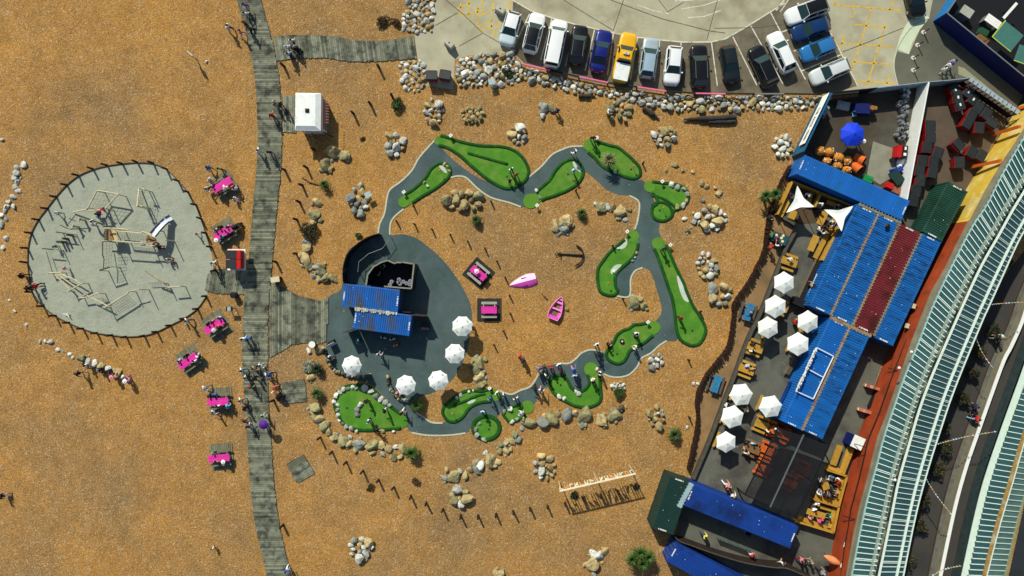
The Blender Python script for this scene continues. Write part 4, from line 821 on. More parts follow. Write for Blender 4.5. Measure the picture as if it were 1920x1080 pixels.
sp0, sp1 = P(1531,652,3.2), P(1493,734,3.2); dr = (sp1 - sp0).normalized()
for wrd, f, wd in (('BURGERS', .27, 2.2), ('PIZZA', .78, 1.7)):
    me = text_mesh(wrd, .62, .05, WHITE); o = inst('lettering', me, t); c = sp0.lerp(sp1, f)
    xs = [v.co.x for v in me.vertices]; k = wd / (max(xs) - min(xs))
    o.rotation_euler = (math.radians(78), 0, math.atan2(dr.y, dr.x)); o.scale = (k, 1, 1); o.location = (c.x - t.location.x, c.y - t.location.y, 3.2 - t.location.z)
# ------------------------------------------------------------------ yard walls
def wall(name, label, a, b, h, th, mat, cat='wall', cap=None, zref=None):
    p0, p1 = P(*a, h), P(*b, h); q = MB(); t = thing(name, label, cat, (p0.x, p0.y, 0)); wall_run(q, [V2(p0), V2(p1)], 0, h, th, mat); q.build('wall_body', t, True)
    if cap: q = MB(); strip(q, [V2(p0), V2(p1)], th * 1.2, h, h + .05, cap); q.build('coping', t, True)
    return t
WALLB = M('yard_wall_blue', (0.01, 0.10, 0.20), 0.6, 0.15)
t = wall('yard_wall', 'blue yard wall with a white lettered signboard', (1560,174), (1507,284), 3.0, .12, WALLB)
a, b = P(1557,174,3.0), P(1511,269,3.0); d = (b - a).normalized(); nl = Vector((d.y, -d.x, 0)); nl = nl if nl.x < 0 else -nl
q = MB(); q.bar(Vector((a.x, a.y, 2.2)) + nl * .1, Vector((b.x, b.y, 2.2)) + nl * .1, .05, 1.45, CANVAS); o = q.build('signboard', t, True)
me = text_mesh('THE  ROCK  VESSEL', .62, .012, BLACK); k = inst('lettering', me, t); c = a.lerp(b, .6) + nl * .14; xs = [v.co.x for v in me.vertices]
k.rotation_euler = (math.radians(90), 0, math.atan2(d.y, d.x)); k.scale = (4.0 / (max(xs) - min(xs)), 1, 1); k.location = (c.x - t.location.x, c.y - t.location.y, 2.25)
HOARD = M('pale_hoarding', (0.26, 0.34, 0.38), 0.7, 0.2, 1.5)
t = thing('hoarding', 'pale blue hoarding panels along the car park side of the yard', 'fence', P(1650, 165))
hp = [(1561,173),(1603,169),(1646,164),(1673,161),(1699,158),(1742,153),(1780,150),(1818,146)]
for i, (a, b) in enumerate(zip(hp[:-1], hp[1:])): q = MB(); wall_run(q, [V2(P(*a, 2.1)), V2(P(*b, 2.1))], 0, 2.05, .08, (DKMET if i < 2 else HOARD)); q.build('panel', t, True)
t = thing('panel_fence', 'fence of pale square panels in dark frames at the bin yard', 'fence', P(1865, 180))
a, b = P(1818,147,2.1), P(1912,212,2.1); n = 12
for k in range(n):
    p, r = a.lerp(b, (k + .1) / n), a.lerp(b, (k + .9) / n); q = MB(); q.bar((p.x, p.y, 2.08), (r.x, r.y, 2.08), .5, .04, M('pale_panel', (0.30, 0.38, 0.42), 0.6, 0.15)); q.build('panel', t, True)
    q = MB(); q.bar((p.x, p.y, .6), (r.x, r.y, .6), .05, .9, DKMET); q.build('lower_panel', t, True)
for k in range(n + 1): p = a.lerp(b, k / n); q = MB(); q.box((p.x, p.y, 1.05), (.1, .1, 2.1), DKMET); q.build('post', t, True)
wall('yard_wall', 'tall white wall dividing the two storage yards', (1742,154), (1701,374), 2.1, .14, WHITE)
t = thing('blue_compound', 'blue walled compound with shade painted navy at the top right corner', 'compound', P(1800, 40))
cp = [(1812,-30),(1776,24),(1911,135),(1990,198)]
for a, b in zip(cp[:-1], cp[1:]): q = MB(); wall_run(q, [V2(P(*a, 2.4)), V2(P(*b, 2.4))], 0, 2.35, .1, NAVY if a[1] > 0 else M('sunlit_blue_wall', (0.01, 0.16, 0.42), 0.6, 0.15), GREYMET); q.build('wall_panel', t, True)  # one blue wall: navy paints its shaded sides, bright blue the sunlit side
q = MB(); q.poly([[V2(P(a, b, 2.4)) for a, b in cp] + [V2(P(1990,-30,2.4))]], .02, .03, BLACK); q.build('floor', t, True)
def simple(name, label, cat, px, py, z, rz, parts, group=None):
    p = P(px, py, z); t = thing(name, label, cat, (p.x, p.y, 0), rz, group)
    for nm, fn in parts: q = MB(); fn(q); q.build(nm, t)
    return t
simple('awning', 'larger green sail awning with lime edge in the blue compound', 'awning', 1890, 68, 2.2, -.68, [('canopy', lambda q: q.box((0, 0, 2.2), (2.5, 2.2, .05), M('sea_green_sheet', (0.05, 0.16, 0.13), 0.6, 0.1))), ('edge', lambda q: (q.box((-1.28, 0, 2.22), (.09, 2.3, .06), M('lime_edge', (0.5, 0.62, 0.06), 0.6)), q.box((0, -1.13, 2.22), (2.5, .07, .06), MATS['lime_edge']))), ('post', lambda q: q.tube((-1.2, -1.05, 0), (-1.2, -1.05, 2.2), .04, DKMET))])
simple('awning', 'smaller green sail awning cut by the right edge', 'awning', 1918, 102, 2.2, -.35, [('canopy', lambda q: q.box((0, 0, 2.2), (1.4, 1.8, .05), MATS['sea_green_sheet'])), ('edge', lambda q: q.box((0, -.93, 2.22), (1.4, .08, .06), MATS['lime_edge'])), ('post', lambda q: q.tube((-.6, -.8, 0), (-.6, -.8, 2.2), .04, DKMET))])
simple('crate', 'grey crate inside the blue compound', 'crate', 1813, 22, 1.2, -.6, [('box', lambda q: q.box((0, 0, .6), (1.25, .95, 1.2), M('crate_grey', (0.30, 0.33, 0.29), 0.8, 0.2))), ('lid', lambda q: q.box((0, 0, 1.23), (1.3, 1.0, .06), M('crate_lid', (0.36, 0.38, 0.31), 0.8, 0.25, 6)))])
simple('work_table', 'white work table inside the blue compound', 'table', 1862, 40, 1.0, -.62, [('tabletop', lambda q: [q.box((0, -.3 + .3 * k, 1.0), (1.75, .28, .06), WHITE) for k in range(3)]), ('leg', lambda q: q.box((-.8, 0, .5), (.08, .8, .96), GREYMET)), ('leg', lambda q: q.box((.8, 0, .5), (.08, .8, .96), GREYMET))])
simple('white_board', 'long white board leaning at the top right', 'board', 1894, 20, 1.6, .85, [('board', lambda q: q.box((0, 0, 1.6), (2.2, .3, .05), WHITE)), ('strut', lambda q: q.tube((.6, 0, 0), (.6, 0, 1.6), .04, DKMET))])
simple('wooden_planter', 'brown wooden box with green tarpaulin in the compound', 'box', 1845, 66, .8, -.6, [('box', lambda q: (q.box((.2, -.3, .35), (1.3, .6, .7), M('box_wood', (0.20, 0.09, 0.03), 0.85, 0.25)))), ('tarpaulin', lambda q: q.box((-.1, .45, .4), (1.1, .8, .5), M('dark_green_tarp', (0.012, 0.07, 0.03), 0.7, 0.2), .1, .85))])
for k, (x, y) in enumerate([(1731,61),(1720,85),(1712,109),(1712,132)]):
    simple('bollard', ['topmost white footed bollard on the dark pavement', 'second white footed bollard from the top', 'third white footed bollard from the top', 'lowest white footed bollard above the hoarding'][k], 'bollard', x, y, 0, random.random(), [('foot', lambda q: q.tube((0, 0, .02), (0, 0, .1), .27, M('cream_foot', (0.62, 0.60, 0.44), 0.8, 0.1), .25, n=10)), ('post', lambda q: (q.tube((0, 0, .1), (0, 0, 1.05), .06, DKMET, n=8), q.tube((0, 0, 1.05), (0, 0, 1.12), .075, DKMET, .04, n=8)))], 'white footed bollards')
# trade bins
def bin_(label, px, py, rz, group, z=1.3, lidc=SLATE, sheet_=None):
    p = P(px, py, z); t = thing('trade_bin', label, 'bin', (p.x, p.y, 0), rz, group)
    q = MB(); q.hexa([(-.42, -.5, .18), (.42, -.5, .18), (.42, .5, .18), (-.42, .5, .18)], [(-.55, -.62, 1.12), (.55, -.62, 1.12), (.55, .62, 1.12), (-.55, .62, 1.12)], BINRED); q.build('bin_body', t)
    q = MB(); q.hexa([(-.5, -.64, 1.14), (.52, -.64, 1.14), (.52, .64, 1.14), (-.5, .64, 1.14)], [(-.42, -.6, 1.30), (.46, -.6, 1.24), (.46, .6, 1.24), (-.42, .6, 1.30)], lidc); lid = q.build('lid', t)
    q = MB(); q.box((.54, 0, 1.16), (.06, 1.0, .05), DKMET); q.build('handle', lid)
    for a in (-.38, .38):
        for b in (-.42, .42): q = MB(); q.tube((a, b - .03, .1), (a, b + .03, .1), .09, RUBBER, n=10); q.build('wheel', t)
    if sheet_: q = MB(); q.box((0, 0, 1.29), (.18, .3, .01), WHITE); q.build('paper_label', lid)
    return t
BINS = [(1746,236,.0,'uppermost bin of the left row beside the white wall'),(1746,257,.0,'second bin of the left row beside the white wall'),(1740,276,-.1,'third bin of the left row beside the white wall'),(1760,286,-.35,'bin turned slightly right of the left row'),(1731,301,-.1,'fourth bin of the left row beside the white wall'),(1752,303,-.1,'bin right of the fourth bin in the left row'),(1726,319,-.1,'fifth bin of the left row beside the white wall'),(1750,323,-.2,'bin above the left corner of the green container'),(1727,338,-.15,'sixth bin of the left row beside the white wall'),(1719,358,-.15,'seventh bin of the left row, in deep shade'),(1714,376,-.15,'lowest bin of the left row beside the blue roof end'),
        (1799,271,.75,'bin with red side showing in the middle of the yard'),(1824,285,-.5,'bin between the middle bin and the yellow wall'),(1801,304,0,'bin facing left above the green container'),(1841,291,-.5,'bin against the yellow wall between orange struts'),(1824,215,-.5,'bin in the centre of the right hand cluster'),(1816,230,-.5,'bin with bright red end in the right hand cluster'),(1838,239,-.1,'lowest bin of the right hand cluster'),(1836,201,-.6,'bin below the panel fence in the right hand cluster'),(1851,213,-.6,'rightmost bin of the cluster under the panel fence'),(1861,230,1.0,'bin beside the yellow wall in the right hand cluster')]
for x, y, r, lb in BINS: bin_(lb, x, y, r, 'red trade bins with slate lids')
for x, y, r, lb in [(1792,168,.5,'bin with white paper label nearest the hoarding corner'),(1801,196,.3,'bin with white paper labels at the left of the cluster'),(1817,172,-.6,'bin with white paper label along the panel fence'),(1826,186,-.6,'bin with white paper label behind the central bin'),(1797,182,.1,'bin with white paper label between the two labelled bins')]: bin_(lb, x, y, r, 'red trade bins with slate lids', sheet_=True)
bin_('left of two dark bins by the car park rocks', 809, 141, 1.57, 'bins by the car park'); bin_('right of two dark bins by the car park rocks', 834, 140, 1.4, 'bins by the car park')
# yard clutter
ORB = M('amber_plastic', (0.55, 0.22, 0.03), 0.4, 0.3, 3)
for k, (x, y, rd) in enumerate([(1538,283,9),(1556,285,9),(1573,296,10),(1590,301,9),(1552,302,8),(1572,310,8.5),(1588,319,8.5)]):
    p = P(x, y, .7); t = thing('light_bulb_ball', ['amber lantern ball at the left end of the heap', 'second amber lantern ball in the upper row of the heap', 'largest amber lantern ball in the heap', 'amber lantern ball left of the open orange drum', 'amber lantern ball low beside the blue roof', 'amber lantern ball in the middle of the lower row', 'amber lantern ball at the right of the lower row'][k], 'lantern', (p.x, p.y, 0), group='heap of amber lanterns')
    R = rd / PPM
    q = MB()
    for j in range(5):
        a0, a1 = -1.2 + j * .55, -1.2 + (j + 1) * .55; q.tube((0, 0, R * 1.05 + R * math.sin(a0)), (0, 0, R * 1.05 + R * math.sin(min(a1, 1.35))), R * math.cos(a0), ORB, R * math.cos(min(a1, 1.35)), n=12)
    q.build('globe', t); q = MB()
    for j in range(9): a = random.random() * 6.28; e = random.uniform(.2, 1.2); q.box((R * math.cos(a) * math.cos(e), R * math.sin(a) * math.cos(e), R * 1.05 + R * math.sin(e) * 1.02), (.16, .07, .04), random.choice((M('gold_flake', (0.75, 0.52, 0.14), 0.4), BLACK, WHITE)), random.random() * 3)
    tag(q.build('scraps', t), kind='stuff')
for x, y, r, lb in ((1611,299,-.6,'open orange drum lying upper right of the lantern heap'), (1605,314,-.9,'open orange drum lying lower right of the lantern heap')):
    p = P(x, y, .5); t = thing('drum', lb, 'drum', (p.x, p.y, .5), r, 'orange drums'); q = MB(); n = 14
    for rr_, m_ in ((.5, ORANGE), (.44, M('drum_inside', (0.16, 0.04, 0.01), 0.7))):
        lo = [(-.55, rr_ * math.cos(6.283 * k / n), rr_ * math.sin(6.283 * k / n)) for k in range(n)]; hi = [(.55, rr_ * math.cos(6.283 * k / n) * 1.05, rr_ * math.sin(6.283 * k / n) * 1.05) for k in range(n)]
        q.add(lo + hi, [[k, (k + 1) % n, n + (k + 1) % n, n + k] for k in range(n)], m_, True)
    q.add([(-.54, .44 * math.cos(6.283 * k / n), .44 * math.sin(6.283 * k / n)) for k in range(n)], [list(range(n))], MATS['drum_inside']); o = q.build('shell', t); o.rotation_euler = (0, -.5, 0)
for k in range(26):
    x = 1700 + random.uniform(-8, 8) - (k / 26) * 6 + 4 * math.sin(k * .7); y = 166 + k * 3.7; p = P(x, y, .9)
    q = MB(); h = random.uniform(.55, 1.0); q.tube((0, 0, 0), (0, 0, h), .2, STEEL, n=10); q.tube((0, 0, h), (0, 0, h + .05), .16, random.choice((BLACK, STEEL, GREYMET)), .15, n=10); q.tube((0, 0, h * .5), (0, 0, h * .56), .215, STEEL, n=10)
    o = q.solo('beer_keg', ORD[k] + ' steel keg from the top in the stack along the white wall', 'keg', (0, 0, 0), 'kegs along the white yard wall'); o.location = (p.x, p.y, 0)
simple('work_bench', 'navy clad workbench with a tan coil in the yard', 'bench', 1618, 203, 1.0, -.05, [('bench', lambda q: q.box((0, 0, .5), (1.6, 1.1, 1.0), NAVY)), ('coil', lambda q: (q.tube((1.0, .1, .5), (1.0, .1, 1.1), .3, M('tan_coil', (0.28, 0.12, 0.04), 0.8), .26, n=12), q.tube((1.35, .1, .5), (1.35, .1, 1.05), .26, MATS['tan_coil'], .22, n=12)))])
simple('chair', 'pale blue chair beside the navy workbench', 'chair', 1605, 212, .8, .1, [('seat', lambda q: q.box((0, -.05, .45), (.45, .45, .05), M('pale_blue_paint', (0.16, 0.42, 0.50), 0.6, 0.1))), ('backrest', lambda q: q.box((0, .2, .75), (.45, .05, .5), MATS['pale_blue_paint']))] + [('leg', (lambda a, b: lambda q: q.box((a, b, .22), (.05, .05, .44), MATS['pale_blue_paint']))(a, b)) for a in (-.2, .2) for b in (-.25, .15)])
simple('tarpaulin_bundle', 'crumpled white sheet on the yard floor', 'sheet', 1583, 196, .4, -.2, [('sheet', lambda q: [q.hexa([(-.7 + .23 * k, -.5, .02), (-.47 + .23 * k, -.55, .02), (-.47 + .23 * k, .5, .02), (-.7 + .23 * k, .45, .02)], [(-.68 + .23 * k, -.45, .3 + .06 * (k % 2)), (-.48 + .23 * k, -.5, .36 - .06 * (k % 2)), (-.48 + .23 * k, .4, .34), (-.68 + .23 * k, .35, .3)], M('grey_sheet', (0.55, 0.58, 0.52), 0.9, 0.15, 4)) for k in range(6)])])
simple('shelving', 'brown timber shelving against the top yard wall', 'shelves', 1585, 177, 1.6, .1, [('shelf', (lambda z: lambda q: q.box((0, 0, z), (2.9, .55, .05), M('shelf_wood', (0.16, 0.09, 0.04), 0.85, 0.3)))(z)) for z in (.4, .9, 1.4)] + [('upright', (lambda a: lambda q: q.box((a, 0, .75), (.08, .55, 1.5), MATS['shelf_wood']))(a)) for a in (-1.42, 0, 1.42)] + [('top_board', lambda q: q.box((0, .2, 1.62), (2.9, .25, .06), POLE))])
simple('motor_scooter', 'dark scooter parked against the sign wall', 'scooter', 1540, 226, .8, 1.0, [('body', lambda q: (q.hexa([(-.75, -.16, .3), (.2, -.16, .3), (.2, .16, .3), (-.75, .16, .3)], [(-.7, -.14, .8), (0, -.14, .72), (0, .14, .72), (-.7, .14, .8)], DKMET), q.hexa([(.45, -.18, .4), (.7, -.18, .4), (.7, .18, .4), (.45, .18, .4)], [(.4, -.14, 1.0), (.5, -.14, 1.0), (.5, .14, 1.0), (.4, .14, 1.0)], M('pale_fairing', (0.4, 0.45, 0.5), 0.4)))), ('handlebar', lambda q: q.tube((.45, -.35, 1.05), (.45, .35, 1.05), .025, DKMET)), ('wheel', lambda q: q.tube((-.55, -.06, .24), (-.55, .06, .24), .24, RUBBER, n=14)), ('wheel', lambda q: q.tube((.65, -.06, .24), (.65, .06, .24), .24, RUBBER, n=14)), ('seat', lambda q: q.box((-.35, 0, .82), (.7, .26, .08), BLACK))])
simple('storage_box', 'pale storage box above the parked scooter', 'box', 1547, 208, .9, 1.1, [('box', lambda q: q.box((0, 0, .45), (1.1, .5, .9), HOARD)), ('lid', lambda q: q.box((0, 0, .92), (1.16, .56, .06), HOARD))])
simple('wheelbarrow', 'dark green wheeled hopper beside the white wall', 'hopper', 1682, 332, 1.0, -.9, [('tray', lambda q: q.hexa([(-.5, -.35, .4), (.5, -.35, .4), (.5, .35, .4), (-.5, .35, .4)], [(-.75, -.55, 1.0), (.75, -.55, 1.0), (.75, .55, 1.0), (-.75, .55, 1.0)], DKGREEN)), ('wheel', lambda q: q.tube((.5, -.06, .2), (.5, .06, .2), .2, RUBBER)), ('wheel', lambda q: q.tube((-.5, -.06, .2), (-.5, .06, .2), .2, RUBBER))])
simple('tarpaulin_bundle', 'bright blue tarpaulin beside the white wall', 'sheet', 1686, 318, .8, .3, [('sheet', lambda q: q.box((0, 0, .4), (1.3, .6, .8), M('blue_tarp', (0.004, 0.03, 0.28), 0.6, 0.2), 0, .7))])
simple('bag_heap', 'heap of white bags below the red machine', 'bags', 1693, 302, .7, .4, [('bag', (lambda a, b, r: lambda q: (q.tube((a, b, 0), (a, b, .3), r, WHITE, r * 1.1, n=9), q.tube((a, b, .3), (a, b, .6), r * 1.1, WHITE, r * .3, n=9)))(a, b, r)) for a, b, r in ((0, 0, .4), (.5, -.1, .3), (-.3, -.35, .28))])
simple('red_machine', 'red machine with two white panels beside the white wall', 'machine', 1692, 284, 1.1, 1.45, [('housing', lambda q: (q.box((0, .28, .55), (1.3, .5, 1.1), RED), q.box((0, -.25, .6), (1.3, .55, 1.2), BLACK))), ('panel', lambda q: q.box((.35, -.25, 1.21), (.34, .2, .02), WHITE)), ('panel', lambda q: q.box((-.3, -.25, 1.21), (.3, .3, .02), WHITE))])
simple('recycling_box', 'green recycling box beside the long blue container', 'box', 1629, 335, .6, -.4, [('box', lambda q: q.hexa([(-.4, -.25, 0), (.4, -.25, 0), (.4, .25, 0), (-.4, .25, 0)], [(-.5, -.35, .55), (.5, -.35, .55), (.5, .35, .55), (-.5, .35, .55)], M('bright_green', (0.01, 0.24, 0.06), 0.5))), ('lid', lambda q: q.box((.1, .1, .57), (.7, .3, .04), MATS['bright_green']))])
simple('crate', 'red and rust coloured crates behind the long blue container', 'crate', 1680, 354, .8, -.4, [('crate', lambda q: q.box((-.7, .1, .4), (.7, .6, .8), RED)), ('crate', lambda q: q.box((.2, -.05, .35), (1.0, .7, .7), M('rust_crate', (0.25, 0.09, 0.04), 0.8, 0.4, 5))), ('crate', lambda q: q.box((1.3, -.2, .6), (.9, .9, 1.2), BLACK))])
simple('rubber_bucket', 'black round bucket on the pale concrete patch', 'bucket', 1675, 299, .5, 0, [('bucket', lambda q: q.tube((0, 0, 0), (0, 0, .5), .2, BLACK, .25, n=14)), ('rim', lambda q: q.tube((0, 0, .5), (0, 0, .53), .27, DKMET, n=14))])
# ------------------------------------------------------------------ long sea wall and glasshouse
WT = [(1961,180),(1912,257),(1880,306),(1848,360),(1822,410),(1818,414),(1794,460),(1774,502),(1748,547),(1736,576),(1711,640),(1690,700),(1665,775),(1647,820),(1627,900),(1612,955),(1600,1010),(1588,1080),(1580,1120)]
WH = 3.8
t = thing('sea_wall', 'long terracotta and yellow painted wall under the glass roof', 'wall', P(1690, 700))
def wseg(nm, pts, mat):
    q = MB(); a = [P(x, y, WH) for x, y in pts]; vs_ = []
    for p in a: vs_ += [(p.x, p.y, 0), (p.x, p.y, WH)]
    q.add(vs_, [[2 * i, 2 * i + 1, 2 * i + 3, 2 * i + 2] for i in range(len(a) - 1)], mat); return q.build(nm, t, True)
wseg('yellow_face', WT[:6], YELLOW); wseg('terracotta_face', WT[5:], TERRA)
q = MB(); gl = [(1972,188),(1920,263),(1888,315),(1856,371),(1830,418),(1826,422),(1802,466),(1781,508),(1756,553),(1744,582),(1720,645),(1699,705),(1675,779),(1657,823),(1637,903),(1621,958),(1609,1013),(1597,1083),(1589,1122)]
A_ = [P(*p, WH) for p in WT]; B_ = [P(*p, WH + .05) for p in gl]; vs_ = []
for a, b in zip(A_, B_): a2 = a + (a - b) * .12; vs_ += [(a2.x, a2.y, WH - .12), (a2.x, a2.y, WH + .04), (b.x, b.y, WH + .04)]
q.add(vs_, [f for i in range(len(A_) - 1) for f in ([3*i, 3*i+1, 3*i+4, 3*i+3], [3*i+1, 3*i+2, 3*i+5, 3*i+4])], COPING); q.build('coping', t, True)
# thickness behind the face
q = MB(); vs_ = []
for b in B_: vs_ += [(b.x, b.y, 0), (b.x, b.y, WH + .03)]
q.add(vs_, [[2*i, 2*i+1, 2*i+3, 2*i+2] for i in range(len(B_) - 1)], COPING); q.build('back_face', t, True)
q = MB(); cl = [(1806,425),(1760,520),(1738,565),(1700,640),(1672,712),(1650,775),(1630,822),(1612,900),(1597,955),(1592,990),(1585,1030),(1577,1090)]
q.path([P(x, y, 2.6) - Vector((.12, 0, 0)) for x, y in cl], .05, BLACK, 6); q.build('conduit', t, True)
for x, y in ((1676,693),(1612,835),(1590,970),(1590,1030),(1745,553)):
    q = MB(); a = P(x - 10, y - 3, 2.0); b = P(x + 12, y + 4, 3.3); q.tube(a, b, .045, BLACK, n=6); q.build('bracket', t, True)
for (x0, y0), (x1, y1), lb in (((1912,237),(1862,252),'upper orange strut on the yellow wall'), ((1877,301),(1822,313),'lower orange strut on the yellow wall'), ((1958,190),(1903,206),'orange strut cut by the right edge')):
    q = MB(); a, b = P(x0, y0, WH + .1), P(x1, y1, .3); q.bar(a, b, .3, .3, ORANGE); o = q.solo('orange_strut', lb, 'strut', (b.x, b.y, 0), 'orange struts on the yellow wall')
# glass roofs
def eave(pts, z): return [P(p.x, p.y, z) for p in smooth(pts, False, 4)]
GA_L = [(1985,150),(1955,200),(1920,257),(1880,325),(1850,384),(1822,426),(1781,506),(1748,576),(1722,642),(1696,706),(1680,752),(1657,820),(1645,867),(1621,957),(1597,1076),(1588,1120)]
GA_R = [(2005,205),(1970,262),(1935,320),(1920,345),(1892,390),(1866,437),(1833,495),(1800,565),(1765,644),(1737,709),(1716,766),(1697,830),(1677,900),(1665,958),(1640,1078),(1632,1120)]
GB_R = [(2035,240),(1985,320),(1945,390),(1920,432),(1905,460),(1881,513),(1851,580),(1844,595),(1811,674),(1785,740),(1766,796),(1741,874),(1717,963),(1693,1080),(1685,1120)]
t = thing('glasshouse', 'long curving glass roof of white bars beside the lane', 'glasshouse', P(1750, 720))
UB = MB(); UB.box((0, 0, 0), (1, 1, 1), FRAME); UBM = UB.mesh('bar')
UP = MB(); UP.box((0, 0, 0), (1, 1, 1), GLASSA); UPM = UP.mesh('pane')
UC = MB(); UC.box((0, 0, 0), (1, 1, 1), GLASSC); UCM = UC.mesh('pane')
def place(name, mesh, t, p, r, wdt, th, lift=0.0):
    d = r - p; L = d.length; o = inst(name, mesh, t, (0, 0, 0)); c = (p + r) / 2 - Vector(t.location); c.z += lift
    o.location = c; o.rotation_euler = (0, -math.atan2(d.z, math.hypot(d.x, d.y)), math.atan2(d.y, d.x)); o.scale = (L, wdt, th); return o
def glazing(t, L, R, n, pane, split=None, dbl=8, brace=()):
    a = resample(L, n); b = resample(R, n)
    for i in range(n):
        p = a[i].lerp(a[i + 1], .5); r = b[i].lerp(b[i + 1], .5); wd = ((a[i + 1] - a[i]).length + (b[i + 1] - b[i]).length) / 2 * .97
        if split:
            s_ = p.lerp(r, split); place('pane', pane, t, p, s_, wd, .02); place('pane', pane, t, s_, r, wd, .02)
        else: place('pane', pane, t, p, r, wd, .02)
    for i in range(n + 1):
        place('glazing_bar', UBM, t, a[i], b[i], .068, .07, .05)
        if dbl and i % dbl == 3: place('glazing_bar', UBM, t, a[i] + (a[min(i + 1, n)] - a[i]) * .28, b[i] + (b[min(i + 1, n)] - b[i]) * .28, .055, .07, .05)
    for i, j in brace: place('wind_brace', UBM, t, a[i], b[j], .07, .06, -.06)
la, ra = eave(GA_L, 4.6), eave(GA_R, 5.4); lb_, rb = eave([(x + 7, y + 2) for x, y in GA_R], 5.4), eave(GB_R, 4.6)
NA = 98
glazing(t, la, ra, NA, UPM, brace=[(24, 28), (28, 32), (32, 36), (36, 40), (84, 88), (88, 92), (92, 88)]); glazing(t, lb_, rb, NA, UPM, split=.72, brace=[(26, 30), (30, 34), (34, 38), (84, 88), (88, 92), (92, 88)])
def longbar(nm, t, pts, wdt, th, lift=0.0, mat=FRAME):
    q = MB()
    for a, b in zip(pts[:-1], pts[1:]): q.bar(a + Vector((0, 0, lift)), b + Vector((0, 0, lift)), wdt, th, mat)
    q.build(nm, t, True)
longbar('eave_bar', t, la, .12, .14, .04, M('pale_teal_bar', (0.30, 0.50, 0.46), 0.5)); longbar('eave_bar', t, rb, .12, .14, .04); longbar('valley_bar', t, lb_, .2, .12, .08)
n_ = 60; pp, rr2 = resample(lb_, n_), resample(rb, n_); longbar('purlin', t, [p.lerp(r, .72) for p, r in zip(pp, rr2)], .24, .12, .07)
pa, ra2 = resample(la, n_), resample(ra, n_)
longbar('glass_haze', t, [p.lerp(r, .88) for p, r in zip(pa, ra2)], .6, .02, .03, HAZEG)  # added strip that paints the whitish haze along the pane ends
q = MB(); mid_ = [(a + b) / 2 for a, b in zip(resample(ra, n_), resample(lb_, n_))]; strip(q, [V2(p) for p in mid_], .32, 5.1, 5.2, M('gutter_dirt', (0.03, 0.025, 0.015), 0.95, 0.5, 2, col2=(0.35, 0.33, 0.2), c2scale=.35)); q.build('gutter', t, True)
q = MB(); fl = [V2(p) for p in pa] + [V2(p) for p in reversed(rr2)]; q.poly([fl], 0, .05, M('dark_floor', (0.02, 0.035, 0.04), 0.9, 0.3, .6)); q.build('floor', t, True)
q = MB(); vs_ = []
for p in rr2: vs_ += [(p.x, p.y, 0), (p.x, p.y, 4.55)]
q.add(vs_, [[2*i, 2*i+1, 2*i+3, 2*i+2] for i in range(n_)], M('glasshouse_wall', (0.03, 0.05, 0.05), 0.6, 0.3)); q.build('lane_wall', t, True)
q = MB(); vs_ = []
for p in pa: vs_ += [(p.x, p.y, 3.7), (p.x, p.y, 4.6)]
q.add(vs_, [[2*i, 2*i+1, 2*i+3, 2*i+2] for i in range(n_)], COPING); q.build('upstand', t, True)
for x, y in ((1709,660),(1686,690),(1678,900),(1648,1028)):
    p = P(x, y, 5.6); simple('globe_lamp', 'small white globe lamp on the glass roof near y%d' % 0 if False else {660: 'white globe lamp on the coping highest up the wall', 690: 'white globe lamp on the coping below the highest one', 900: 'white globe lamp in the roof valley', 1028: 'lowest white globe lamp in the roof valley'}[y], 'lamp', x, y, 5.6, 0, [('globe', lambda q: (q.tube((0, 0, 5.5), (0, 0, 5.62), .1, WHITE, .16, n=10), q.tube((0, 0, 5.62), (0, 0, 5.76), .16, WHITE, .06, n=10))), ('stem', lambda q: q.tube((0, 0, 5.2), (0, 0, 5.5), .03, GREYMET, n=6))], 'globe lamps on the roof')
t = thing('glasshouse', 'pale glass roof with rusty ridge at the lower right corner', 'glasshouse', P(1880, 950))
GC_L = [(1960,560),(1915,690),(1897,740),(1870,815),(1840,905),(1820,985),(1800,1078),(1790,1120)]; GC_M = [(2005,575),(1962,700),(1944,750),(1917,820),(1892,905),(1868,985),(1844,1078),(1833,1120)]; GC_R = [(2045,590),(2000,710),(1985,760),(1957,830),(1928,905),(1905,985),(1884,1078),(1872,1120)]
lc, mc, rc = eave(GC_L, 1.3), eave(GC_M, 2.3), eave(GC_R, 1.4); NC = 54
off = [(b - a).normalized() * .75 for a, b in zip(resample(lc, 80), resample(mc, 80))]; lc2 = [a + o for a, o in zip(resample(lc, 80), off)]
glazing(t, lc2, mc, NC, UPM, dbl=0); glazing(t, mc, rc, NC, UCM, dbl=0)
longbar('eave_board', t, [(a + b) / 2 for a, b in zip(resample(lc, 40), resample(lc2, 40))], .72, .06, .1, M('mint_board', (0.62, 0.76, 0.62), 0.6, 0.08))
longbar('ridge_cap', t, mc, .34, .14, .1, M('rusty_ridge', (0.33, 0.20, 0.05), 0.85, 0.4, 2, col2=(0.45, 0.42, 0.28), c2scale=.8)); longbar('eave_bar', t, rc, .25, .14, .05, M('olive_bar', (0.22, 0.25, 0.13), 0.7, 0.2)); longbar('ridge_bar', t, [p + Vector((.3, 0, 0)) for p in mc], .1, .12, .08)
a = resample(lc, 40); b = resample(rc, 40)
q = MB(); q.poly([[V2(p) for p in a] + [V2(p) for p in reversed(b)]], 0, .05, MATS['dark_floor']); q.build('floor', t, True)
for pl, nm in ((a, 'lane_wall'), (b, 'sea_wall_face')):
    q = MB(); vs_ = []
    for p in pl: vs_ += [(p.x, p.y, 0), (p.x, p.y, p.z - .02)]
    q.add(vs_, [[2*i, 2*i+1, 2*i+3, 2*i+2] for i in range(40)], MATS['glasshouse_wall']); q.build(nm, t, True)
sheet('far_lane', [[(2100,560),(1990,720),(1935,880),(1880,1130),(2100,1130)]], 0.012, M('dark_lane', (0.02, 0.026, 0.03), 0.95, 0.3, .3))
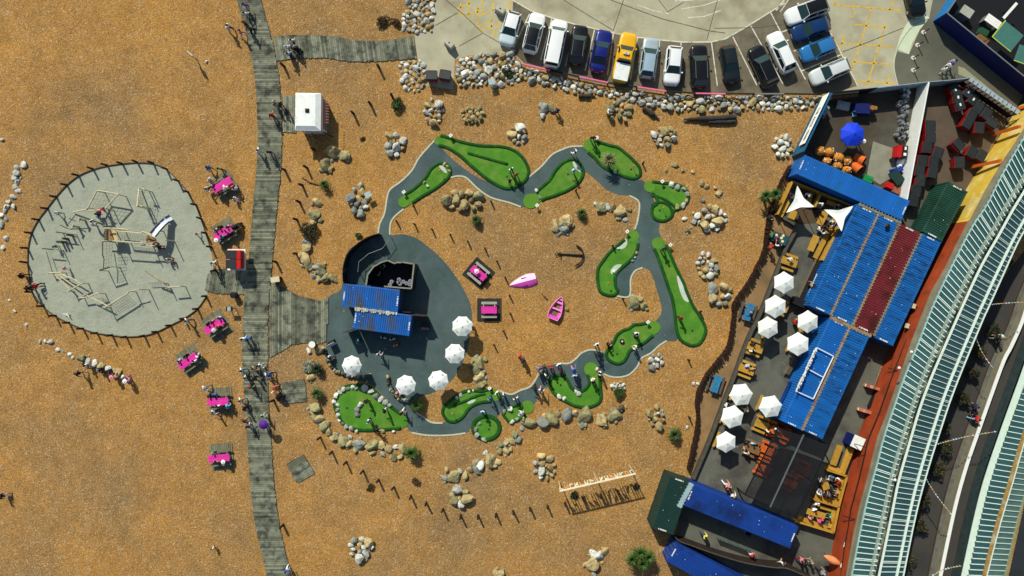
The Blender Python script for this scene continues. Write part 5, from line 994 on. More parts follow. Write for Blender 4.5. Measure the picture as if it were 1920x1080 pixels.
# lane: railway strip, white parapet, bunting
LW = [(1948,520),(1930,562),(1916,605),(1896,650),(1882,677),(1859,740),(1836,805),(1812,875),(1790,955),(1764,1078),(1756,1120)]
t = thing('parapet', 'long white topped parapet running down the lane', 'wall', P(1836, 805)); pw = [V2(P(p.x, p.y, 1.0)) for p in smooth(LW, False, 4)]
q = MB(); strip(q, pw, .26, 0, .95, COPING); q.build('wall_body', t, True); q = MB(); strip(q, pw, .36, .95, 1.02, WHITE); q.build('white_coping', t, True)
q = MB(); strip(q, [V2(P(p.x - 14, p.y - 3)) for p in smooth(LW, False, 4)], .95, 0, .03, M('track_bed', (0.12, 0.125, 0.10), 0.9, 0.35, 1.2, 0.2)); q.struct('track_bed')
for dx, lb in ((-24, 'rusty left rail beside the lane parapet'), (-4, 'rusty right rail beside the lane parapet')):
    q = MB(); strip(q, [V2(P(p.x + dx, p.y + dx * .2)) for p in smooth(LW, False, 4)], .09, 0.0, .09, M('rusty_rail', (0.06, 0.025, 0.015), 0.8, 0.3)); p = P(1836 + dx, 805); q.solo('rail', lb, 'rail', (p.x, p.y, 0), 'rails along the lane')
BC = [M('flag_%d' % i, c, .7, .05) for i, c in enumerate([(.8, .8, .75), (.15, .3, .45), (.25, .55, .12), (.75, .55, .06), (.75, .30, .03), (.55, .02, .02), (.8, .8, .75)])]
for (a, b, n, lb) in [((1757,833),(1869,809),21,'string of bright bunting across the lane'), ((1858,571),(1925,566),13,'uppermost string of bunting at the right edge'), ((1736,897),(1785,966),14,'thin bunting string slanting below the bright one'), ((1748,1080),(1803,1061),12,'bunting string at the bottom edge'), ((1830,632),(1862,690),9,'faint bunting string above the parapet')]:
    p0, p1 = P(*a, 4.2), P(*b, 4.2); t = thing('bunting', lb, 'bunting', (p0.x, p0.y, 4.0), group='bunting over the lane'); q = MB()
    pts = [p0.lerp(p1, k / n) - Vector((0, 0, .35 * math.sin(math.pi * k / n))) for k in range(n + 1)]; q.path(pts, .012, WHITE, 4); q.build('cord', t, True)
    for k in range(n): c = (pts[k] + pts[k + 1]) / 2; q = MB(); q.hexa([(c.x - .06, c.y - .05, c.z), (c.x + .06, c.y - .05, c.z), (c.x, c.y + .02, c.z - .2)], [(c.x - .06, c.y + .03, c.z), (c.x + .06, c.y + .03, c.z), (c.x, c.y + .06, c.z - .2)], BC[k % 7]); q.build('flag', t, True)
# small brickwork, ac box, steps by the terracotta wall
for (x, y, lb) in ((1643,728,'upper striped brick pier by the terracotta wall'), (1629,773,'lower striped brick pier by the terracotta wall')):
    p = P(x, y, .9); t = thing('brick_pier', lb, 'wall', (p.x, p.y, 0), -.3, 'striped brick piers')
    for k in range(6):
        for j in range(4): q = MB(); q.box((-.85 + .34 * k, 0, .11 + .225 * j), (.32, .32, .21), [BRICK, M('pink_brick', (0.55, 0.26, 0.18), 0.9, .2), WHITE, BRICK, MATS['pink_brick'], BRICK][(k + j) % 6]); q.build('brick', t)
p = P(1652, 752, .5); simple('planter_box', 'dark green sunken box between the brick piers', 'planter', 1647, 750, .5, -.42, [('box', lambda q: q.box((0, 0, .2), (1.2, 2.3, .4), BLACK)), ('green_edge', lambda q: q.box((.62, 0, .35), (.1, 2.3, .7), M('green_edge_paint', (0.02, 0.10, 0.02), 0.7)))])
simple('vending_kiosk', 'white topped blue box against the terracotta wall', 'kiosk', 1609, 830, 1.9, -.42, [('body', lambda q: q.box((-.05, 0, .9), (1.1, 1.25, 1.8), NAVY)), ('top', lambda q: (q.box((0, 0, 1.85), (1.25, 1.35, .1), CANVAS)))])
for x, y, lb in ((1587,1023,'upper white lamp box on the terracotta wall'), (1581,1061,'lower white lamp box on the terracotta wall'), (1714,574,'tan timber block on the wall foot'), (1702,611,'second tan timber block on the wall foot')):
    simple('wall_box', lb, 'box', x, y, 2.5, -.3, [('box', lambda q: q.box((0, 0, 2.4), (.34, .5, .25), WHITE if x < 1600 else POLE)), ('bracket', lambda q: q.box((.3, .05, 2.35), (.6, .08, .08), DKMET))])
simple('parasol_closed', 'orange half folded parasol by the terracotta wall', 'parasol', 1562, 1051, 2.0, -.5, [('canopy', lambda q: [q.tube((-1.0 + .25 * k, 0, 1.9), (-.75 + .25 * k, 0, 1.9), .12 + .3 * math.sin(math.pi * k / 8), M('salmon_canvas', (0.72, 0.26, 0.10), 0.8), .12 + .3 * math.sin(math.pi * (k + 1) / 8), n=8) for k in range(8)]), ('pole', lambda q: q.tube((0, 0, 0), (0, 0, 1.8), .04, DKMET))])
# low garden wall, log palisade, lower timber fence
t = thing('garden_wall', 'low dark wall between garden floor and earth strip', 'wall', P(1400, 640))
gw = [V2(P(p.x, p.y, .6)) for p in smooth([(1300,899),(1331,826),(1358,754),(1381,696),(1401,641),(1429,581),(1455,515),(1473,468),(1490,436),(1492,422),(1470,408)], False, 4)]
q = MB(); strip(q, gw, .3, 0, .55, M('dark_coping', (0.055, 0.05, 0.04), 0.9, 0.3)); q.build('wall_body', t, True); q = MB(); strip(q, gw, .36, .55, .6, M('wall_cap', (0.075, 0.07, 0.05), 0.9, 0.3)); q.build('coping', t, True)
t = thing('log_palisade', 'winding palisade of dark red brown logs beside the garden', 'palisade', P(1310, 760))
lp = resample([Vector((p.x, p.y, 0)) for p in smooth([(1482,311),(1462,349),(1443,405),(1438,440),(1434,469),(1420,500),(1406,527),(1378,568),(1376,596),(1366,649),(1345,678),(1324,706),(1310,735),(1307,760),(1309,787),(1301,835),(1291,880)], False, 6)], 215)
q = MB(); q.tube((0, 0, 0), (0, 0, 1), .095, REDWOOD, .085, n=7); lm = q.mesh('log')
for v in lp: h = random.uniform(.7, 1.05); p = P(v.x, v.y, h * .7); inst('log', lm, t, (p.x - t.location.x, p.y - t.location.y, 0), (random.uniform(-.06, .06), random.uniform(-.06, .06), random.random() * 6), (1, 1, h))
t = thing('timber_fence', 'dark timber fence along the lower yard', 'fence', P(1350, 1040)); fp = resample([V2(P(p.x, p.y, 2.0)) for p in smooth([(1281,955),(1264,990),(1270,1012),(1300,1024),(1345,1040),(1400,1056),(1450,1064),(1480,1067),(1530,1090)], False, 5)], 90)
for a, b in zip(fp[:-1], fp[1:]): d = b - a; c = (a + b) / 2; q = MB(); q.box((c.x, c.y, .95), (d.length * .95, .06, 1.9 + random.uniform(-.03, .03)), DARKWOOD, math.atan2(d.y, d.x)); q.build('board', t, True)
q = MB(); strip(q, fp, .1, 1.95, 2.02, BROWNWOOD); q.build('top_rail', t, True)
t = thing('glass_screen', 'low pale glass screen in the lower yard', 'screen', P(1370, 1020)); a, b = P(1347,1011,1.0), P(1412,1036,1.0)
for k in range(4):
    p, r = a.lerp(b, k / 4 + .01), a.lerp(b, (k + 1) / 4 - .01); q = MB(); q.bar((p.x, p.y, .55), (r.x, r.y, .55), .03, .9, M('screen_glass', (0.12, 0.20, 0.18), .2, .1, alpha=.6)); q.build('pane', t, True)
    q = MB(); q.tube((p.x, p.y, 0), (p.x, p.y, 1.05), .03, GREYMET, n=6); q.build('post', t, True)
# pergola of dark slats
t = thing('pergola', 'black slatted pergola roof over orange tables', 'pergola', P(1480, 890)); ZP = 2.6
A, B, C, D = [P(*p, ZP) for p in ((1459,803),(1556,836),(1492,971),(1397,928))]
ns = 58
for k in range(ns):
    p, r = A.lerp(D, (k + .5) / ns), B.lerp(C, (k + .5) / ns); place('slat', UBM, t, p, r, .09, .05).material_slots[0].link = 'OBJECT'; t.children[-1].material_slots[0].material = DKMET
q = MB(); q.bar(P(1507,815,ZP + .06), P(1444,951,ZP + .06), .14, .1, M('pergola_beam', (0.10, 0.12, 0.12), 0.6)); q.build('ridge_beam', t, True)
for a, b in ((A, D), (B, C), (A, B), (D, C)): q = MB(); q.bar(a - Vector((0, 0, .1)), b - Vector((0, 0, .1)), .1, .14, BLACK); q.build('beam', t, True)
for p in (A, B, C, D, A.lerp(D, .5), B.lerp(C, .5)): q = MB(); q.box((p.x, p.y, ZP / 2 - .1), (.12, .12, ZP - .2), BLACK); q.build('post', t, True)
# shade sails
def sail(label, pts, z):
    c = P(*pts[0], z); t = thing('shade_sail', label, 'shade sail', (c.x, c.y, 0), group='triangular shade sails'); V = [P(a, b, zz) for (a, b), zz in zip(pts, (z, z + .25, z))]; ctr = (V[0] + V[1] + V[2]) / 3
    ring = []; N_ = 10
    for i in range(3):
        a, b = V[i], V[(i + 1) % 3]
        for k in range(N_): u = k / N_; p = a.lerp(b, u); ring.append(p + (ctr - p).normalized() * (ctr - (a + b) / 2).length * .30 * math.sin(math.pi * u))
    q = MB(); n = len(ring); vs_ = [tuple(ctr - Vector((0, 0, .12)))] + [tuple(ctr.lerp(p, .5) - Vector((0, 0, .06))) for p in ring] + [tuple(p) for p in ring]
    q.add(vs_, [[0, 1 + k, 1 + (k + 1) % n] for k in range(n)] + [[1 + k, 1 + n + k, 1 + n + (k + 1) % n, 1 + (k + 1) % n] for k in range(n)], CANVAS, True); q.build('cloth', t, True)
    for p in V: q = MB(); q.tube((p.x, p.y, 0), (p.x, p.y, p.z), .04, DKMET, n=6); q.build('mast', t, True)
sail('left white triangular shade sail over the booths', [(1495,348),(1527,388),(1474,399)], 2.6)
sail('right white triangular shade sail beside the blue roofs', [(1600,386),(1578,434),(1545,393)], 2.7)

# ------------------------------------------------------------------ vehicles
CAR_N = {}
def paint(name, col, metal=0.25, rough=0.28): return M('car_' + name, col, rough, 0.03, 1.0, metal=metal, coat=0.3, spec=0.45)
def car(label, px, py, head, L_px, paintm, kind='hatch', roofm=None, W=1.80, group='cars parked in the bays', name='parked_car'):
    """head: direction of the bonnet in the photograph, as dx,dy in pixels"""
    L = L_px / PPM * 0.985; p = P(px, py, .8); rz = math.atan2(-head[1], head[0])
    t = thing(name, label, {'van': 'van', 'pickup': 'pickup truck'}.get(kind, 'car'), (p.x, p.y, 0), rz, group)
    hl = L / 2; hw = W / 2; roofm = roofm or paintm
    hood, belt, top = {'hatch': (.92, .98, 1.47), 'estate': (.94, 1.0, 1.50), 'sedan': (.90, .96, 1.42), 'suv': (1.06, 1.12, 1.68), 'van': (1.12, 1.2, 1.95), 'pickup': (1.10, 1.15, 1.78)}[kind]
    # lofted lower body
    N = 22; rings = []
    for i in range(N + 1):
        u = -1 + 2 * i / N; x = u * hl; e = abs(u)
        w_ = hw * (1 - .30 * max(0, (e - .70) / .30) ** 2.6 - .04 * max(0, (e - .3))); e2 = max(0, (e - .86) / .14)
        zt = belt - (belt - hood) * max(0, min(1, (u - .1) / .5)) - .24 * e2 ** 2.0 - (.05 * max(0, u - .55) / .45)
        if kind == 'sedan' and u < -.45: zt = belt - .02 - .2 * e2 ** 2
        zb = .2 + .16 * e2; zm = (zb + zt) / 2
        arch = 0
        rings.append([(x, w_ * .86, zb), (x, w_ * .99, zb + .12), (x, w_, zm), (x, w_ * .985, zt - .12), (x, w_ * .93, zt - .03), (x, w_ * .7, zt + .012), (x, 0, zt + .03)])
    vs_ = []; m = 13
    for r in rings: vs_ += r + [(a, -b, c) for a, b, c in reversed(r[:-1])]
    fs_ = [[m * i + j, m * i + j + 1, m * i + m + j + 1, m * i + m + j] for i in range(N) for j in range(m - 1)]
    fs_ += [[m * i + m - 1, m * i, m * i + m, m * i + 2 * m - 1] for i in range(N)] + [list(range(m - 1, -1, -1)), [m * N + j for j in range(m)]]
    q = MB(); q.add(vs_, fs_, paintm, True); body = q.build('body', t)
    fx0, fx1, rx1, rx0 = {'hatch': (.44, .08, -.70, -.92), 'estate': (.44, .10, -.74, -.95), 'sedan': (.42, .08, -.36, -.68), 'suv': (.45, .13, -.73, -.93), 'van': (.66, .42, -.93, -.97), 'pickup': (.44, .18, -.16, -.24)}[kind]
    fx0, fx1, rx1, rx0 = [a * hl for a in (fx0, fx1, rx1, rx0)]
    wb, wr = hw * .90, hw * .70
    zb = belt - .03
    def g(nm, quad_, mat, off=0): q = MB(); q.add(quad_, [[0, 1, 2, 3]], mat); return q.build(nm, t)
    # cabin shell (pillars) then glass set 6 mm proud
    lo = [(fx0, -wb, zb), (fx0, wb, zb), (rx0, wb, zb), (rx0, -wb, zb)]; hi = [(fx1, -wr, top - .05), (fx1, wr, top - .05), (rx1, wr, top - .06), (rx1, -wr, top - .06)]
    q = MB(); q.hexa(lo, hi, paintm); q.build('cabin_shell', t)
    def bil(a, b, c, d, u, v): a, b, c, d = map(Vector, (a, b, c, d)); return a.lerp(b, u).lerp(d.lerp(c, u), v)
    def pane(nm, a, b, c, d, u0, u1, v0, v1, mat):
        n_ = (Vector(b) - Vector(a)).cross(Vector(d) - Vector(a)).normalized() * .012; cc = (Vector(a) + Vector(c)) / 2 - Vector(((fx0 + rx0) / 2, 0, zb + .2))
        if n_.dot(cc) < 0: n_ = -n_
        quad_ = [bil(a, b, c, d, u, v) + n_ for u, v in ((u0, v0), (u1, v0), (u1, v1), (u0, v1))]
        q = MB(); q.hexa([x_ - n_ * .9 for x_ in quad_], quad_, mat); return q.build(nm, t)
    pane('windscreen', lo[0], lo[1], hi[1], hi[0], .04, .96, .03, .97, GLASSG)
    pane('rear_window', lo[3], lo[2], hi[2], hi[3], .08, .92, .10, .92, GLASSD)
    for s_, i, j in ((1, 1, 2), (-1, 0, 3)):
        pane('side_window', lo[i], lo[j], hi[j], hi[i], .07, .47, .10, .88, GLASSD)
        if kind not in ('pickup',): pane('side_window', lo[i], lo[j], hi[j], hi[i], .51, .90, .10, .88, GLASSD if not (kind == 'van' and label.find('panel') >= 0) else paintm)
    # crowned roof panel
    n1, n2 = 8, 6; vs_ = []
    for i in range(n1 + 1):
        for j in range(n2 + 1):
            u, v = i / n1, -1 + 2 * j / n2; x = fx1 + (rx1 - fx1) * u; crown = .055 * (1 - v * v) * (.5 + .5 * math.sin(math.pi * min(1, u * 1.1)))
            vs_.append((x, v * wr * (1 - .03 * (abs(u - .5) * 2) ** 3), top - .055 + crown + .01))
    q = MB(); q.add(vs_, [[i * (n2 + 1) + j, i * (n2 + 1) + j + 1, (i + 1) * (n2 + 1) + j + 1, (i + 1) * (n2 + 1) + j] for i in range(n1) for j in range(n2)], roofm, True); roof = q.build('roof', t)
    if kind in ('suv', 'estate'):
        for s_ in (-1, 1): q = MB(); q.tube((fx1 * .8, s_ * wr * .94, top + .0), (rx1 * .92, s_ * wr * .94, top + .0), .022, GREYMET, n=6); q.build('roof_rail', roof)
    for s_ in (-1, 1):
        q = MB(); q.box((fx0 * .82, s_ * (hw + .06), belt + .02), (.14, .18, .12), paintm); q.build('wing_mirror', t)
        q = MB(); q.hexa([(hl * .84, s_ * hw * .48, .60), (hl * .955, s_ * hw * .48, .62), (hl * .89, s_ * hw * .75, .60), (hl * .80, s_ * hw * .80, .60)], [(hl * .82, s_ * hw * .48, hood - .05), (hl * .955, s_ * hw * .46, hood - .16), (hl * .885, s_ * hw * .76, hood - .16), (hl * .76, s_ * hw * .83, hood - .04)], LAMP); q.build('headlight', t)
        q = MB(); q.box((-hl * .955, s_ * hw * .62, .80), (.1, .24, .2), TAIL); q.build('tail_light', t)
        for x in (hl * .62, -hl * .60):
            q = MB(); q.tube((x, s_ * (hw - .22), .32), (x, s_ * (hw - .005), .32), .32, RUBBER, n=16); wh = q.build('tyre', t)
            q = MB(); q.tube((x, s_ * (hw - .02), .32), (x, s_ * (hw + .004), .32), .20, STEEL, n=12); q.build('rim', wh)
    q = MB(); q.box((hl - .02, 0, .42), (.05, .5, .11), WHITE); q.build('number_plate', t)
    q = MB(); q.box((-hl + .02, 0, .52), (.05, .5, .11), M('yellow_plate', (0.7, 0.5, 0.04), 0.6)); q.build('number_plate', t)
    q = MB(); q.box((hl * .965, 0, .62), (.06, hw * .9, .14), DKMET); q.build('grille', t)
    if kind == 'pickup':
        q = MB(); q.box((-hl * .61, 0, 1.19), (hl * .68, hw * 1.62, .06), CANVAS); q.build('bed_cover', t)
        q = MB(); q.box((-hl * .25, 0, 1.22), (.12, hw * 1.6, .12), BLACK); q.build('roll_bar', t)
        q = MB(); q.box((fx1 - .4, 0, top + .09), (.22, .62, .16), M('sign_grey', (0.62, 0.60, 0.45), 0.5)); sg = q.build('roof_sign', t)
        q = MB(); q.box((fx1 - .4, 0, top + .172), (.07, .2, .006), DKMET); q.build('sign_print', sg)
        q = MB(); q.tube((rx1 + .25, 0, top), (rx1 + .25, 0, top + .1), .03, TAIL, n=6); q.build('aerial', t)
    return t
W_, K_ = paint('white', (0.80, 0.83, 0.80), .0), paint('black', (0.006, 0.007, 0.007), .0, .22)
car('silver blue hatchback leftmost in the row beside a grey block', 957, 53, (-68, 240), 66, paint('ice', (0.58, 0.70, 0.72), .1), 'hatch', W_)
car('white car with a black glass roof, second in the row', 1001, 62, (72, -290), 76, W_, 'suv', K_)
car('long white van with dark rear in the row', 1042, 82, (70, -350), 90, W_, 'van', W=1.92)
car('black estate with silver roof rails between white van and navy saloon', 1084, 83, (42, -288), 74, K_, 'estate')
car('navy blue saloon parked left of the yellow pickup', 1127, 95, (64, -320), 81, paint('navy', (0.008, 0.016, 0.17)), 'sedan')
car('yellow pickup truck with a white bed cover and roof sign', 1171, 108, (75, -362), 95, paint('yellow', (0.78, 0.42, 0.006), 0), 'pickup', W=1.9)
car('silver estate with pale blue roof right of the pickup', 1217, 108, (42, -300), 77, paint('silver', (0.42, 0.52, 0.54)), 'estate', paint('sky_roof', (0.38, 0.52, 0.60)))
car('white hatchback facing the rocks in the middle of the row', 1262, 123, (-28, 290), 74, W_, 'suv')
car('large black four by four right of the white hatchback', 1311, 124, (-12, -318), 81, K_, 'suv', W=1.9)
car('black hatchback with red tail light facing the rocks', 1369, 119, (38, 225), 70, paint('charcoal', (0.012, 0.018, 0.02), .1), 'hatch')
car('black people carrier slanted beside the white tall car', 1431, 125, (-110, -240), 83, K_, 'suv', W=1.88)
car('white tall car slanted at the end of the curved row', 1465, 98, (-105, -235), 80, W_, 'suv')
car('white car with black roof topmost of the right hand stack', 1514, 21, (-250, 88), 84, W_, 'suv', K_, W=1.9)
car('dark blue hatchback second in the right hand stack', 1521, 54, (-225, 74), 73, paint('dark_blue', (0.008, 0.04, 0.13)), 'hatch')
car('light blue hatchback third in the right hand stack', 1535, 92, (-210, 82), 69, paint('light_blue', (0.03, 0.20, 0.48)), 'hatch')
car('silver estate lowest in the right hand stack', 1557, 134, (-236, 98), 78, paint('pale_silver', (0.66, 0.71, 0.68), .1), 'estate')
car('dark car cut by the top edge above the pale pavement', 1716, -4, (60, 250), 70, K_, 'hatch')
# car park things
t = thing('crash_barrier', 'low black barrier rail with pink and white lengths below the cars', 'barrier', P(1200, 170))
BR = [(977,119),(1032,132),(1086,144),(1140,155),(1195,163),(1249,171),(1304,175),(1360,176),(1415,176),(1470,176),(1540,177)]
PINKR = M('pink_rail', (0.75, 0.16, 0.30), 0.5, 0.1)
for i, (a, b) in enumerate(zip(BR[:-1], BR[1:])):
    q = MB(); q.bar(P(*a, .75), P(*b, .75), .14, .16, PINKR if i in (0, 2, 4, 6) else (GREYMET if i == 8 else BLACK)); q.build('rail_length', t, True)
    q = MB(); p = P(*a, .6); q.box((p.x, p.y, .35), (.12, .12, .7), BLACK); q.build('post', t, True)
    q = MB(); q.bar(P(a[0], a[1], .35), P(b[0], b[1], .35), .08, .1, BLACK); q.build('lower_rail', t, True)
for x, y, r, lb in ((842,80,-.75,'concrete block with a dark square hole near the bins'), (938,16,-.55,'concrete block with a dark square hole on the yellow hatching')):
    simple('concrete_block', lb, 'concrete block', x, y, .9, r, [('block', lambda q: q.box((0, 0, .45), (1.05, .62, .9), M('block_concrete', (0.46, 0.45, 0.34), 0.9, .15), 0, .96)), ('lifting_hole', lambda q: q.box((0, 0, .905), (.16, .16, .012), BLACK)), ('plinth', lambda q: q.box((0, 0, .06), (1.15, .72, .12), MATS['block_concrete']))], 'concrete blocks on the car park')
for x, y, r, lb in ((922,153,.3,'grey blue sign board among the rocks below the car park'), (690,365,.5,'small pale plaque on the grey rock pile')):
    simple('sign_board', lb, 'sign', x, y, .9, r, [('board', lambda q: q.box((0, 0, .9), (.7, .6, .05), M('board_blue_grey', (0.36, 0.46, 0.46), 0.6, .1))), ('post', lambda q: q.box((0, 0, .45), (.08, .08, .88), DKMET))])
simple('sign_board', 'tall white faced sign standing on the bare shingle', 'sign', 361, 104, 1.2, -.75, [('board', lambda q: (q.box((0, 0, 1.5), (.75, .06, .8), WHITE), q.box((0, -.05, 1.5), (.8, .04, .86), BLACK))), ('post', lambda q: q.box((0, -.08, .8), (.09, .09, 1.6), DKMET))])
simple('ball', 'small pale ball lying on the shingle', 'ball', 387, 115, .1, 0, [('ball', lambda q: (q.tube((0, 0, .0), (0, 0, .12), .06, WHITE, .14, n=10), q.tube((0, 0, .12), (0, 0, .24), .14, WHITE, .06, n=10)))])
# driftwood
def log_(q, a, b, r0, r1, mat=BROWNWOOD, n=7):
    a, b = Vector(a), Vector(b); k = 6; pr = a; rp = r0; random.seed(int(abs(a.x * 97 + b.y * 31)))
    for i in range(1, k + 1): c = a.lerp(b, i / k) + Vector((random.uniform(-.05, .05), random.uniform(-.05, .05), 0)); rc_ = r0 + (r1 - r0) * i / k + random.uniform(-.03, .03); q.tube(pr, c, rp, mat, rc_, n=n); pr, rp = c, rc_
DRIFT = M('charred_driftwood', (0.045, 0.042, 0.035), 0.9, 0.4, 3, .4, 12, col2=(0.05, 0.02, 0.01), c2scale=1.5)
def drift(label, segs):
    p = P(*segs[0][0]); t = thing('driftwood_log', label, 'driftwood', (p.x, p.y, 0), group='driftwood on the course')
    for a, b, r0, r1, z in segs: q = MB(); log_(q, P(*a, z), P(*b, z), r0, r1, DRIFT); q.build('log', t, True)
drift('short dark driftwood log with a pointed end', [((1206,202),(1226,215),.25,.3,.25), ((1226,215),(1236,224),.2,.06,.15)])
drift('long dark driftwood beams lying below the black hatchback', [((1282,224),(1310,223),.1,.25,.25), ((1310,223),(1380,219),.3,.33,.3), ((1328,229),(1379,228),.24,.26,.22)])
drift('grey log stub below the rock bank', [((1085,180),(1107,180),.22,.26,.25), ((1105,181),(1116,181),.14,.05,.15)])
drift('thin pale stick near the pink rowing boat', [((1016,551),(1026,562),.05,.06,.06)])
drift('bent twig beside the yucca below the kiosk boulders', [((567,333),(580,342),.05,.05,.1), ((580,342),(600,347),.05,.04,.1)])
# anchor
t = thing('anchor', 'rusty black ship anchor lying on the shingle', 'anchor', P(1073, 477)); IR = M('rusty_iron', (0.010, 0.008, 0.008), 0.8, 0.3)
q = MB(); q.tube(P(1045,476,.1), P(1093,479,.12), .07, IR, .11); q.build('shank', t, True)
q = MB(); q.path([P(p.x, p.y, .25) for p in smooth([(1081,460),(1090,467),(1094,479),(1089,491),(1079,498)], False, 4)], .08, IR, 8); q.build('arms', t, True)
for a, b in (((1087,465),(1079,458)), ((1086,494),(1077,500))): q = MB(); q.tube(P(*a, .2), P(*b, .22), .11, IR, .03, n=6); q.build('fluke', t, True)
q = MB(); q.tube(P(1050,472,.3), P(1050,482,.3), .07, IR); q.build('stock', t, True)
q = MB(); q.path([P(1044 + 2.5 * math.cos(a), 476 + 2.5 * math.sin(a), .22) for a in [6.283 * k / 10 for k in range(11)]], .04, IR, 6); q.build('ring', t, True)
# boats
def hull_pts(L, W, n=14):
    out = []
    for i in range(n + 1): u = i / n; w_ = W / 2 * (math.sin(min(1, (1 - u) * 1.15 + .0) * math.pi / 2) ** .75 if u > .25 else (.80 + .20 * (u / .25))); out.append((-L / 2 + L * u, max(w_ if u < 1 else 0.0, 0)))
    return out
c = P(980, 529); t = thing('upturned_boat', 'upturned pink rowing boat with a pale upper side', 'boat', c, math.atan2(-(546 - 513) * .35, -(1003 - 955)) + .02); hp_ = hull_pts(3.05, 1.55)
for s_, m_ in ((-1, PALEPINK), (1, PINK2)):
    vs_ = []; 
    for x, w_ in hp_:
        k_ = max(0, 1 - ((x + 1.52) / 3.05) ** 3)
        vs_ += [(x, s_ * w_, .02), (x, s_ * w_ * .92, .12 * (.4 + .6 * k_)), (x, s_ * w_ * .55, .26 * (.3 + .7 * k_)), (x, 0, .38 * (.25 + .75 * k_))]
    q = MB(); q.add(vs_, [[4 * i + j, 4 * i + j + 1, 4 * i + 5 + j, 4 * i + 4 + j] for i in range(len(hp_) - 1) for j in range(3)], m_, True); q.add(vs_[:4] + [(hp_[0][0], 0, .02)], [[0, 1, 2, 3, 4]], m_); h_ = q.build('hull_side', t)
    q = MB(); q.box((-.2, s_ * .42, .27), (.55, .07, .05), M('dark_slot', (0.2, 0.02, 0.12), .6)); q.build('bilge_runner', h_)
c = P(1044, 577); t = thing('rowing_boat', 'open pink rowing boat with bench seats', 'boat', c, math.atan2(-(555 - 598), 1053 - 1035)); hp_ = hull_pts(2.65, 1.42)
vs_ = []
for x, w_ in hp_: vs_ += [(x, -w_, .48), (x, -w_ * .82, .22), (x, -w_ * .4, .08), (x, 0, .05), (x, w_ * .4, .08), (x, w_ * .82, .22), (x, w_, .48)]
q = MB(); q.add(vs_, [[7 * i + j, 7 * i + j + 1, 7 * i + 8 + j, 7 * i + 7 + j] for i in range(len(hp_) - 1) for j in range(6)], PINK2, True); q.add(vs_[:7], [[0, 1, 2, 3, 4, 5, 6]], PINK2); q.build('hull', t)
q = MB(); q.path([(x, -w_, .5) for x, w_ in hp_] + [(x, w_, .5) for x, w_ in reversed(hp_)] + [(hp_[0][0], -hp_[0][1], .5)], .045, M('pale_gunwale', (0.80, 0.30, 0.58), .5, .05), 6); q.build('gunwale', t)
for x, w_, d_ in ((-1.1, .98, .34), (-.15, 1.22, .18), (.62, .95, .2), (1.0, .55, .16)): q = MB(); q.box((x, 0, .38), (d_, w_, .05), MATS['pale_gunwale'] if x > -1 else PINK2); q.build('bench_seat', t)
q = MB(); q.poly([[(x * .8, -w_ * .55) for x, w_ in hp_[1:11]] + [(x * .8, w_ * .55) for x, w_ in reversed(hp_[1:11])]], .1, .13, EARTH); tag(q.build('gravel_fill', t), kind='stuff')
# letter sign standing on the shingle
t = thing('letter_sign', 'long low sign of upright pale wooden letters with a white rail', 'sign', P(1120, 905)); a, b = P(1049,921,3.3), P(1192,888,3.3); dr = (b - a).normalized(); LT = M('sign_cream', (0.72, 0.62, 0.40), .8, .15); LO = M('sign_orange', (0.62, 0.30, 0.12), .8, .2)
q = MB(); q.bar(a, b, .14, .1, M('sign_rail', (0.80, 0.74, 0.52), .8, .1)); q.build('top_rail', t, True)
r = random.Random(9); nL = 15
for k in range(nL):
    c = a.lerp(b, (k + .5) / nL); m_ = LT if k % 3 != 1 else LO; wd = .44
    q = MB()
    q.bar((c.x - dr.x * wd * .45, c.y - dr.y * wd * .45, 2.5), (c.x - dr.x * wd * .25, c.y - dr.y * wd * .25, 2.5), .08, 1.5, m_)
    if k % 2: q.bar((c.x + dr.x * wd * .2, c.y + dr.y * wd * .2, 2.5), (c.x + dr.x * wd * .42, c.y + dr.y * wd * .42, 2.5), .08, 1.5, m_)
    q.bar((c.x - dr.x * wd * .4, c.y - dr.y * wd * .4, 2.5 + r.choice((-.65, 0, .6))), (c.x + dr.x * wd * .4, c.y + dr.y * wd * .4, 2.5 + r.choice((-.65, 0, .6))), .08, .22, m_)
    q.build('letter', t, True)
for f in (.02, .5, .98): p = a.lerp(b, f); q = MB(); q.box((p.x, p.y + .08, 1.65), (.09, .09, 3.3), POLE); q.build('post', t, True)
